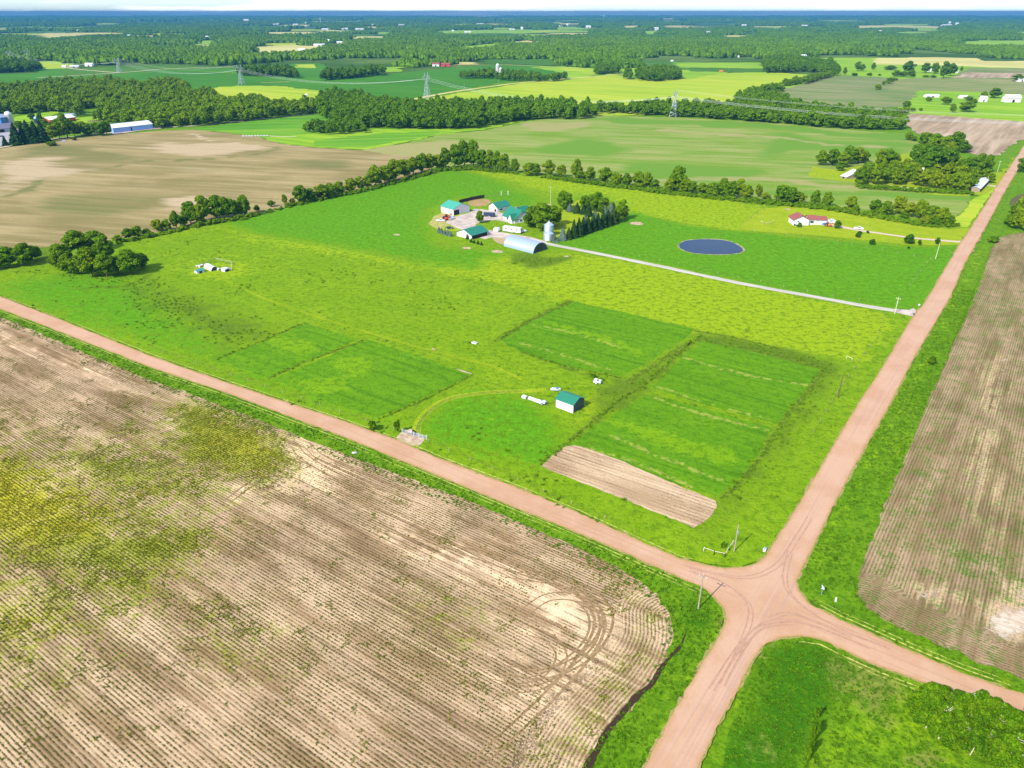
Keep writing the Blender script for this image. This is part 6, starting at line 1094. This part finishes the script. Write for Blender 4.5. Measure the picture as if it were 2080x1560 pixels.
e = empty('small_boat', G(1128, 794), DA + .5, 'white boat-shaped load with blue cover beside the field shed', 'boat'); bt = MB(); prof = [(-1.7, .5, .75), (-.6, .75, .85), (.8, .7, .9), (1.8, .08, 1.1)]; vs = []
for x, w, h in prof: vs += [(x, -w, h), (x, -w * .6, .25), (x, w * .6, .25), (x, w, h)]
bt.add(vs, [(i * 4 + k, i * 4 + k + 1, i * 4 + k + 5, i * 4 + k + 4) for i in range(3) for k in range(3)] + [(0, 1, 2, 3)] + [(i * 4, i * 4 + 4, i * 4 + 7, i * 4 + 3) for i in range(3)]); bt.build('hull', WHITE2, e); MB().blob((.6, .1, 1.05), (.6, .5, .3), 8, 5).build('blue_cover', BLUEM, e); MB().box((-1.0, 0, .95), (.5, 1.1, .15)).build('seat', TRIM, e)
for i, (u, v, s) in enumerate(((1077, 812.5, 1), (1083, 814.5, 1), (1089, 817, 1.05), (1095, 819, 1.1), (1100, 821, 1.0))):
    e = empty('wrapped_bale', G(u, v), DA, 'white wrapped bale beside the field shed, %s from the left in its row' % ORD[i], 'bale', 'white wrapped bales in a row'); MB().tube((-.55 * s, 0, .6 * s), (.55 * s, 0, .6 * s), .6 * s, n=16).build('bale', WHITE, e); MB().tube((.56 * s, 0, .6 * s), (.58 * s, 0, .6 * s), .3 * s, n=12).build('wrap_end', PALEW, e)
cart(1104, 822, DA, 1.6, 1.2, GALV, 'small grey cart with dark wheels at the right end of the bale row')
e = empty('beehive_box', G(1065, 809), DA, 'low white box standing alone left of the bale row', 'box'); MB().box((0, 0, .45), (1.5, 1.0, .7)).build('body', WHITE, e); MB().box((0, 0, .85), (1.7, 1.2, .1)).build('lid', WHITE2, e)
e = empty('water_trough', G(964, 698), DA, 'low white water trough alone in the open pasture', 'trough'); b = MB(); b.box((0, 0, .15), (2.2, 1, .1)); [b.box((0, s * .5, .4), (2.2, .08, .5)) for s in (-1, 1)]; [b.box((s * 1.1, 0, .4), (.08, 1, .5)) for s in (-1, 1)]; b.build('tub', WHITE, e); MB().box((0, 0, .42), (2.1, .9, .06)).build('water', GLASS, e)
# white gate
p = G(817, 880); d = G(867, 894) - p; e = empty('pipe_gate', p, math.atan2(d[1], d[0]), 'white pipe gate of five rails across the field entrance', 'gate'); L = np.hypot(*d)
for a, b_, nm in ((0, L * .46, 'gate_leaf'), (L * .5, L * .66, 'gate_leaf'), (L * .70, L, 'gate_leaf')):
    b = MB(); [b.tube((a, 0, .35 + .27 * k), (b_, 0, .35 + .27 * k), .03, n=6) for k in range(5)]; [b.tube((x, 0, .35), (x, 0, 1.43), .045, n=6) for x in (a, (a + b_) / 2, b_)]; b.build(nm, GALV, e)
for x in (0, L * .48, L * .68, L): MB().tube((x, .05, -.1), (x, .05, 1.75), .1, n=8).build('post', PALEW, e)
MB().add([(L * .5, 0, .4), (L * .66, 0, 1.4), (L * .66, 0.05, 1.4), (L * .5, .05, .4)], [(0, 1, 2, 3)]).build('brace', TRIM, e)
board_fence('rail_fence', [(1429, 1120), (1450, 1127.5), (1472, 1132), (1480, 1118), (1489, 1106)], 1.15, PALEW, 'low pale wooden corner rail fence near the crossroads', rails=1, step=7, rr=.07); board_fence('rail_gate', [(1719, 729), (1730, 733)], 1.1, PALEW, 'short pale wooden rail brace at the end of the verge fence', rails=1, step=5, rr=.07)
# thin fence posts along the pasture edges, one fence each
def wire_fence(pts, label, step=7, h=1.25, mat=POLEW):
    w = [G(*p) for p in pts]; c = w[0]; e = empty('wire_fence', c, 0, label, 'fence'); L = [q - c for q in w]; k = 0
    for a, b in zip(L, L[1:]):
        n = max(1, int(np.hypot(*(b - a)) / step))
        for i in range(n):
            if k < 95: q = a + (b - a) * i / n; MB().box((q[0], q[1], h / 2), (.11, .11, h)).build('post', mat, e); k += 1
        for z in (.5, .85, 1.15): MB().tube((a[0], a[1], z), (b[0], b[1], z), .010, n=3).build('wire', POLED, e)
wire_fence([(1797, 640), (1780, 690), (1755, 720), (1700, 800), (1640, 900)], 'thin wire fence with wooden posts along the road verge'); wire_fence([(1110, 498), (1200, 517), (1340, 546), (1500, 580), (1640, 606), (1800, 636)], 'wire fence along the near side of the white drive', 9); wire_fence([(1220, 505), (1340, 530), (1500, 565), (1640, 593), (1800, 622)], 'wire fence along the far side of the white drive', 9)
wire_fence([(850, 345), (940, 375), (1018, 397)], 'thin wire fence crossing the pasture behind the board fence', 10); wire_fence([(1552, 425), (1522, 448), (1500, 465)], 'fence line between lawn and yellow pasture left of the red-roofed house', 6); wire_fence([(1500, 465), (1700, 492), (1890, 527), (1840, 590)], 'fence line below the lawn of the red-roofed house', 8)
wire_fence([(870, 898), (1000, 955), (1160, 1025), (1300, 1085)], 'thin wire fence on the pasture side of the left road', 8); wire_fence([(800, 874), (690, 838), (470, 763), (300, 705)], 'thin wire fence left of the white gate', 8)
# utility poles
def pole(u, v, hpx, label, mat=POLEW, arm=True, tr=False, r=.16, du=0):
    h = hgt(u, v, hpx); e = empty('utility_pole', G(u, v), DB, label, 'utility pole', 'utility poles along the roads'); lean = du * mpx(u, v) * .6
    MB().tube((0, 0, -.3), (lean, -lean * .5, h), r, r * .7, 8).build('shaft', mat, e); b = MB(); top = (lean, -lean * .5)
    if arm:
        b.box((top[0], top[1], h - .6), (.12, 1.9, .12)); b.build('crossarm', mat, e)
        for s in (-.8, 0, .8): MB().tube((top[0], top[1] + s, h - .5 + (.5 if s == 0 else 0)), (top[0], top[1] + s, h - .2 + (.5 if s == 0 else 0)), .06, n=6).build('insulator', TRIM, e)
    if tr: MB().tube((top[0] * .6 + .35, top[1], h * .62), (top[0] * .6 + .35, top[1], h * .62 + .9), .26, n=10).build('transformer', GALV, e)
pole(1418, 1237, 69, 'pale utility pole with crossarm on the verge left of the crossroads', POLEW, True, r=.17); pole(1491, 1120, 55, 'utility pole with dark transformer behind the corner rail fence', POLEW, False, True); pole(1702, 808, 46, 'dark brown utility pole standing in the verge halfway up the road', POLED, False); pole(1817, 638, 34, 'pale utility pole with transformer at the mouth of the white drive', PALEW, True, True)
pole(1900, 526, 33, 'leaning pale pole among the lawn conifers near the road', PALEW, False, du=2); pole(2003, 376, 18, 'pale pole beside the rusty-roofed barn', PALEW, False); pole(2026, 349, 22, 'pale pole on the grass strip beyond the rusty-roofed barn', PALEW, True); pole(502, 244, 15, 'thin pole before the left wood, right of the other', POLEW, True); pole(389, 255, 14, 'thin pole before the left wood, left of the other', POLEW, True)
for u, v, hp, lab in ((943, 178, 9, 'tiny far pole on the farm lane, left one'), (1012, 170, 10, 'tiny far pole on the farm lane, middle one'), (1132, 160, 11, 'tiny far pole on the farm lane, right one'), (1394, 143, 7, 'tiny far pole before the dark green strip, left one'), (1480, 143, 7, 'tiny far pole before the dark green strip, right one')): pole(u, v, hp, lab, POLEW, False, r=.25)
# signs, mailboxes
e = empty('utility_box', G(1553, 1119), DB, 'small white box on the verge above the crossroads', 'utility box'); MB().box((0, 0, .35), (.9, .55, .7)).build('body', WHITE, e); MB().box((0, 0, .73), (1.0, .65, .06)).build('lid', GALV, e)
e = empty('street_sign', G(1668, 1209), DB + .4, 'pale blue-white street sign on a post right of the crossroads', 'sign'); MB().tube((0, 0, 0), (0, 0, 2.3), .05, n=6).build('post', GALV, e); MB().box((0, 0, 2.25), (1.1, .04, .5), .3).build('sign_plate', paint('sign_face', (.72, .80, .85), .4, .4), e); MB().box((0, 0, 1.9), (.04, .7, .16)).build('name_plate', TRIM, e)
e = empty('marker_post', G(1697, 1222), 0, 'short white marker post in the verge right of the crossroads', 'post'); MB().box((0, 0, .5), (.3, .3, 1.0)).build('shaft', WHITE, e); MB().box((0, 0, 1.03), (.36, .36, .08)).build('cap', PALEW, e)
def mailbox(u, v, label, mat=BLACKM, n=1):
    e = empty('mailbox', G(u, v), DA, label, 'mailbox'); MB().box((0, 0, .5), (.12, .12, 1.0)).build('post', POLEW, e); b = MB(); prism(b, [(-.35, 1.0), (.35, 1.0), (.35, 1.25), (.2, 1.42), (-.2, 1.42), (-.35, 1.25)], -.3, .3); b.build('box', mat, e); MB().box((.37, .1, 1.3), (.03, .05, .25)).build('flag', REDM, e)
mailbox(1855, 643, 'black mailbox at the near corner of the white drive'); mailbox(1866, 624, 'grey mailbox at the far corner of the white drive', GALV); mailbox(1954, 486, 'dark mailbox at the mouth of the long tan drive')
e = empty('stone_marker', G(720, 921), 0, 'small pale stone lying in the verge beside the near field', 'stone'); MB().blob((0, 0, .2), (.9, .5, .35), 8, 5).build('stone', CONC, e); MB().blob((.6, .3, .1), (.4, .3, .2), 7, 4).build('chip', CONC, e)
# left farmstead
def silo(u, v, hpx, wpx, label, mat=CONC, dome=WHITE2, group=None, name='silo'):
    h = hgt(u, v, hpx); r_ = wpx * mpx(u, v) / 2; e = empty(name, G(u, v), 0, label, 'silo', group); MB().lathe([(r_, 0), (r_, h - r_)], 20).build('shaft', mat, e, smooth=True); MB().lathe([(r_ * 1.03, h - r_)] + [(r_ * 1.03 * math.cos(a), h - r_ + r_ * math.sin(a)) for a in (.3, .6, .9, 1.2, 1.5)], 20).build('dome', dome, e, smooth=True)
    MB().box((-r_ - .4, 0, (h - r_) / 2), (.8, 1.0, h - r_)).build('chute', mat, e)
silo(21, 250, 24, 13, 'grey silo with pale domed top at the left farmstead'); silo(76, 250, 14, 9, 'small dark blue domed silo beside the red-fronted shed', NAVY, LBLUE)
building('farm_barn', (-8, 252), (4, 253), (9, 251), 14, .3, 'x', BLUEM, GALV2, 'blue-walled barn cut by the left edge of the picture', 'barn', openings=[('door', 'x', .5, 0, .4, .6, NAVY, None)])
building('long_barn', (-30, 270), (-20, 272), (27, 266), 8, .35, 'x', GREYW, paint('slate_roof', (.16, .15, .20), .6, .3), 'long low barn with dark slate-coloured roof at the left edge', 'barn', openings=[('door', 'y', .5, 0, .2, .8, DARKO, None)])
building('red_shed', (84, 249), (102, 251), (120, 241), 7, .16, 'x', REDM, WHITE2, 'white-roofed shed with bright red front at the left farmstead', 'shed', openings=[('door', 'x', .5, .0, .25, .7, TRIM, None)])
building('blue_shed', (230, 270), (231.5, 270.3), (277, 264), 10, .18, 'x', LBLUE, WHITE2, 'white-roofed shed with light blue long side beside the lane', 'shed', openings=[('door', 'y', .45, 0, .03, .8, DARKO, None)], size=(43, 17)); building('small_barn', (127, 237), (130, 238), (150, 234), 4, .2, 'x', WHITE, GALV2, 'far white shed half hidden behind the conifers', 'shed', openings=[('door', 'x', .5, 0, .4, .7, DARKO, None)])
car(322, 258, 1.0, BLACKM, 'dark vehicle at the right end of the gravel yard'); car(203, 272, .3, WHITE2, 'white car between the trees by the blue-fronted shed'); car(6, 286, .2, WHITE2, 'pale car in the yard at the left edge'); car(4, 278, .3, NAVY, 'dark car at the left edge beside the long barn'); car(130, 288, .3, WHITE2, 'white car half hidden by the lane bushes')
e = empty('log_pile', G(190, 247), .2, 'brown heap of brush and logs behind the trees', 'pile'); [MB().tube((i * 2.2 - 6, -2, .6), (i * 2.2 - 4, 3, .8), .5, n=7).build('log', BROWNW, e) for i in range(6)]; e = empty('stone_row', G(515, 277), math.radians(8), 'pale row of stones and pipe at the field corner', 'stones'); [MB().blob((i * 3.0 - 10, R.uniform(-.5, .5), .5), (1.5, .8, .7), 7, 5).build('stone', CONC, e) for i in range(9)]
# house with the red roof in the wood, and far farms
def farbld(u, v, wpx, hpx, label, wall=WHITE, roof=WHITE2, cat='building', name='far_building', group=None, deep=.55, ax='y', rz=None, rise=.25, door=True):
    p = G(u, v); w = wpx * mpx(u, v); h = hgt(u, v, hpx); e = empty(name, p, rz if rz is not None else math.radians(-90) + math.pi / 2, label, cat, group); D_ = w * deep
    gable(e, w, D_, h * .62, h, 'x' if ax == 'y' else 'y', wall, roof, w * .03, ox=-w / 2)
    if door: opening(e, 'door', 'y', 0, 0, w * .16, h * .38, DARKO)
    return e
farbld(686, 204, 12, 13, 'white house with red roof among trees before the yellow field', WHITE, REDROOF, 'house', 'far_house', ax='x', rise=.4); farbld(622, 196, 5, 5, 'small white shed at the right end of the lime field', cat='shed'); farbld(726, 203, 6, 4, 'small white shed right of the red-roofed wood house', cat='shed')
silo(1011, 156, 27, 6.5, 'taller grey silo with white dome, left one of the far pair', CONC, WHITE2, 'twin silos in the far green crop'); silo(1017, 158, 21, 5, 'shorter pale silo, right one of the far pair', CONC, WHITE2, 'twin silos in the far green crop')
for u, v, w, h, lab in FB:
    if v < 75: w, h = w * .8, h * .85
    farbld(u, v, w, h, lab, REDM if 'red-roofed' in lab else (GREYW if 'grey' in lab else (ORANGE if 'orange' in lab else WHITE)), REDROOF if 'red' in lab else (ORANGE if 'orange' in lab else WHITE2), 'machine' if 'machine' in lab else 'building', group=None)
def wtower(u, v, hpx, label):
    p = G(u, v); h = hgt(u, v, hpx); e = empty('water_tower', p, 0, label, 'water tower'); k = h / 40; MB().lathe([(3 * k, 0), (2.2 * k, 28 * k), (3 * k, 31 * k)], 12).build('stem', TRIM, e); MB().blob((0, 0, 34 * k), (8 * k, 8 * k, 5.5 * k), 14, 8, 0).build('tank', TRIM, e)
wtower(622, 55, 10, 'white water tower above the far town, larger left one'); wtower(651, 45, 8, 'white water tower on the horizon, smaller right one'); wtower(1226, 40, 9, 'thin pale mast on the far horizon right of centre')
# ------------------------------------------------------------------ lattice pylons and their cables
def pylon(u, v, hpx, label, ang):
    h = hgt(u, v, hpx); p = G(u, v); e = empty('lattice_pylon', p, ang, label, 'pylon', 'lattice pylons of the high-voltage line'); b = MB(); lv = [0, .16, .31, .44, .56, .66]; wd = [4.4, 3.5, 2.8, 2.2, 1.7, 1.2]; r_ = .13
    cs = [[(sx * w, sy * w, h * z) for sx, sy in ((-1, -1), (1, -1), (1, 1), (-1, 1))] for z, w in zip(lv, wd)]
    for A, B_ in zip(cs, cs[1:]):
        for i in range(4): j = (i + 1) % 4; b.tube(A[i], B_[i], r_ * 1.4, n=4); b.tube(A[i], B_[j], r_, n=3); b.tube(A[j], B_[i], r_, n=3); b.tube(B_[i], B_[j], r_, n=3)
    b.build('tower_body', STEEL, e); hd = MB(); T = cs[-1]; zb = h * .86
    for sx in (-1, 1):
        for sy in (-1, 1): hd.tube((sx * 1.2, sy * 1.2, h * .66), (sx * 5.2, sy * .8, zb), r_ * 1.2, n=4); hd.tube((0, sy * 1.2, h * .70), (sx * 4.2, sy * .8, zb), r_, n=3); hd.tube((sx * 5.2, sy * .8, zb), (sx * 4.2, 0, h), r_, n=3); hd.tube((sx * 2.5, sy * .8, zb), (sx * 4.2, 0, h), r_, n=3)
    hd.build('tower_head', STEEL, e); ar = MB()
    for sy in (-.8, .8): ar.tube((-9.5, sy * .3, zb - .3), (9.5, sy * .3, zb - .3), r_ * 1.2, n=4); ar.tube((-9.5, sy * .3, zb - .3), (0, sy, zb + 1.4), r_, n=3); ar.tube((9.5, sy * .3, zb - .3), (0, sy, zb + 1.4), r_, n=3)
    for i in range(-8, 9, 2): ar.tube((i, -.4, zb - .3), (i + 1, .4, zb + .4), .09, n=3)
    ar.build('crossarm', STEEL, e)
    for x in (-9, 0, 9): MB().tube((x, 0, zb - .4), (x, 0, zb - 3.4), .16, n=6).build('insulator', TRIM, e)
    c, s = math.cos(ang), math.sin(ang); at = [(p[0] + x * c, p[1] + x * s, zb - 3.4) for x in (-9, 0, 9)] + [(p[0] + x * c, p[1] + x * s, h) for x in (-4.2, 4.2)]
    return at
la = math.radians(62)
A1 = pylon(1368, 237, 54, 'lattice pylon nearest of all, before the long dark wood', la); A2 = pylon(868, 201, 54, 'lattice pylon on the green crop beside the tan lane', la); A3 = pylon(491, 172, 40, 'lattice pylon at the top of the lime field, left of centre', la); A4 = pylon(243, 148, 30, 'lattice pylon in the far green crop, at the lane crossing', la); A5 = pylon(23, 126, 24, 'farthest lattice pylon but one, near the left edge', la); A6 = pylon(58, 122, 22, 'far lattice pylon over the left forest', la)
v0 = Vector((*G(1368, 237), 0)) - Vector((*G(868, 201), 0)); A0 = [tuple(Vector(q) + v0 * Vector((1.0, 1.0, 0)) if False else (q[0] + 520, q[1] - 235, q[2])) for q in A1]
def span(P0, P1, sag, where, idx=(0, 1, 2, 3, 4), r=.10):
    for k in idx:
        a, c = Vector(P0[k]), Vector(P1[k]); b = MB(); n = 18; pts = [a.lerp(c, i / n) - Vector((0, 0, 4 * sag * (i / n) * (1 - i / n))) for i in range(n + 1)]
        for i in range(n): b.tube(pts[i], pts[i + 1], r if k < 3 else r * .6, n=4, cap=False)
        setm(b.build('power_cable', CABLE), ('%s cable of the span %s' % (['left lower', 'middle lower', 'right lower', 'left upper', 'right upper'][k], where)), 'power cable', 'high-voltage cables between the pylons')
span(A1, A0, 12, 'right of the nearest pylon'); span(A2, A1, 16, 'between the two nearest pylons', (0, 1, 2)); span(A3, A2, 13, 'left of the lane pylon', (0, 1, 2)); span(A4, A3, 13, 'right of the lane-crossing pylon', (0, 1, 2, 3, 4)); span(A5, A4, 13, 'left of the lane-crossing pylon', (0, 1, 2))
# ------------------------------------------------------------------ the air
hz = NT('haze'); pv = hz.n('ShaderNodeVolumePrincipled'); pv.inputs['Color'].default_value = (.055, .235, .45, 1); pv.inputs['Density'].default_value = HAZE; pv.inputs['Anisotropy'].default_value = 0.0
hz.l(pv.outputs[0], hz.out.inputs['Volume'])
MB().box((0, 0, 64.0), (57000, 57000, 132)).build('haze', hz.m, kind='stuff')
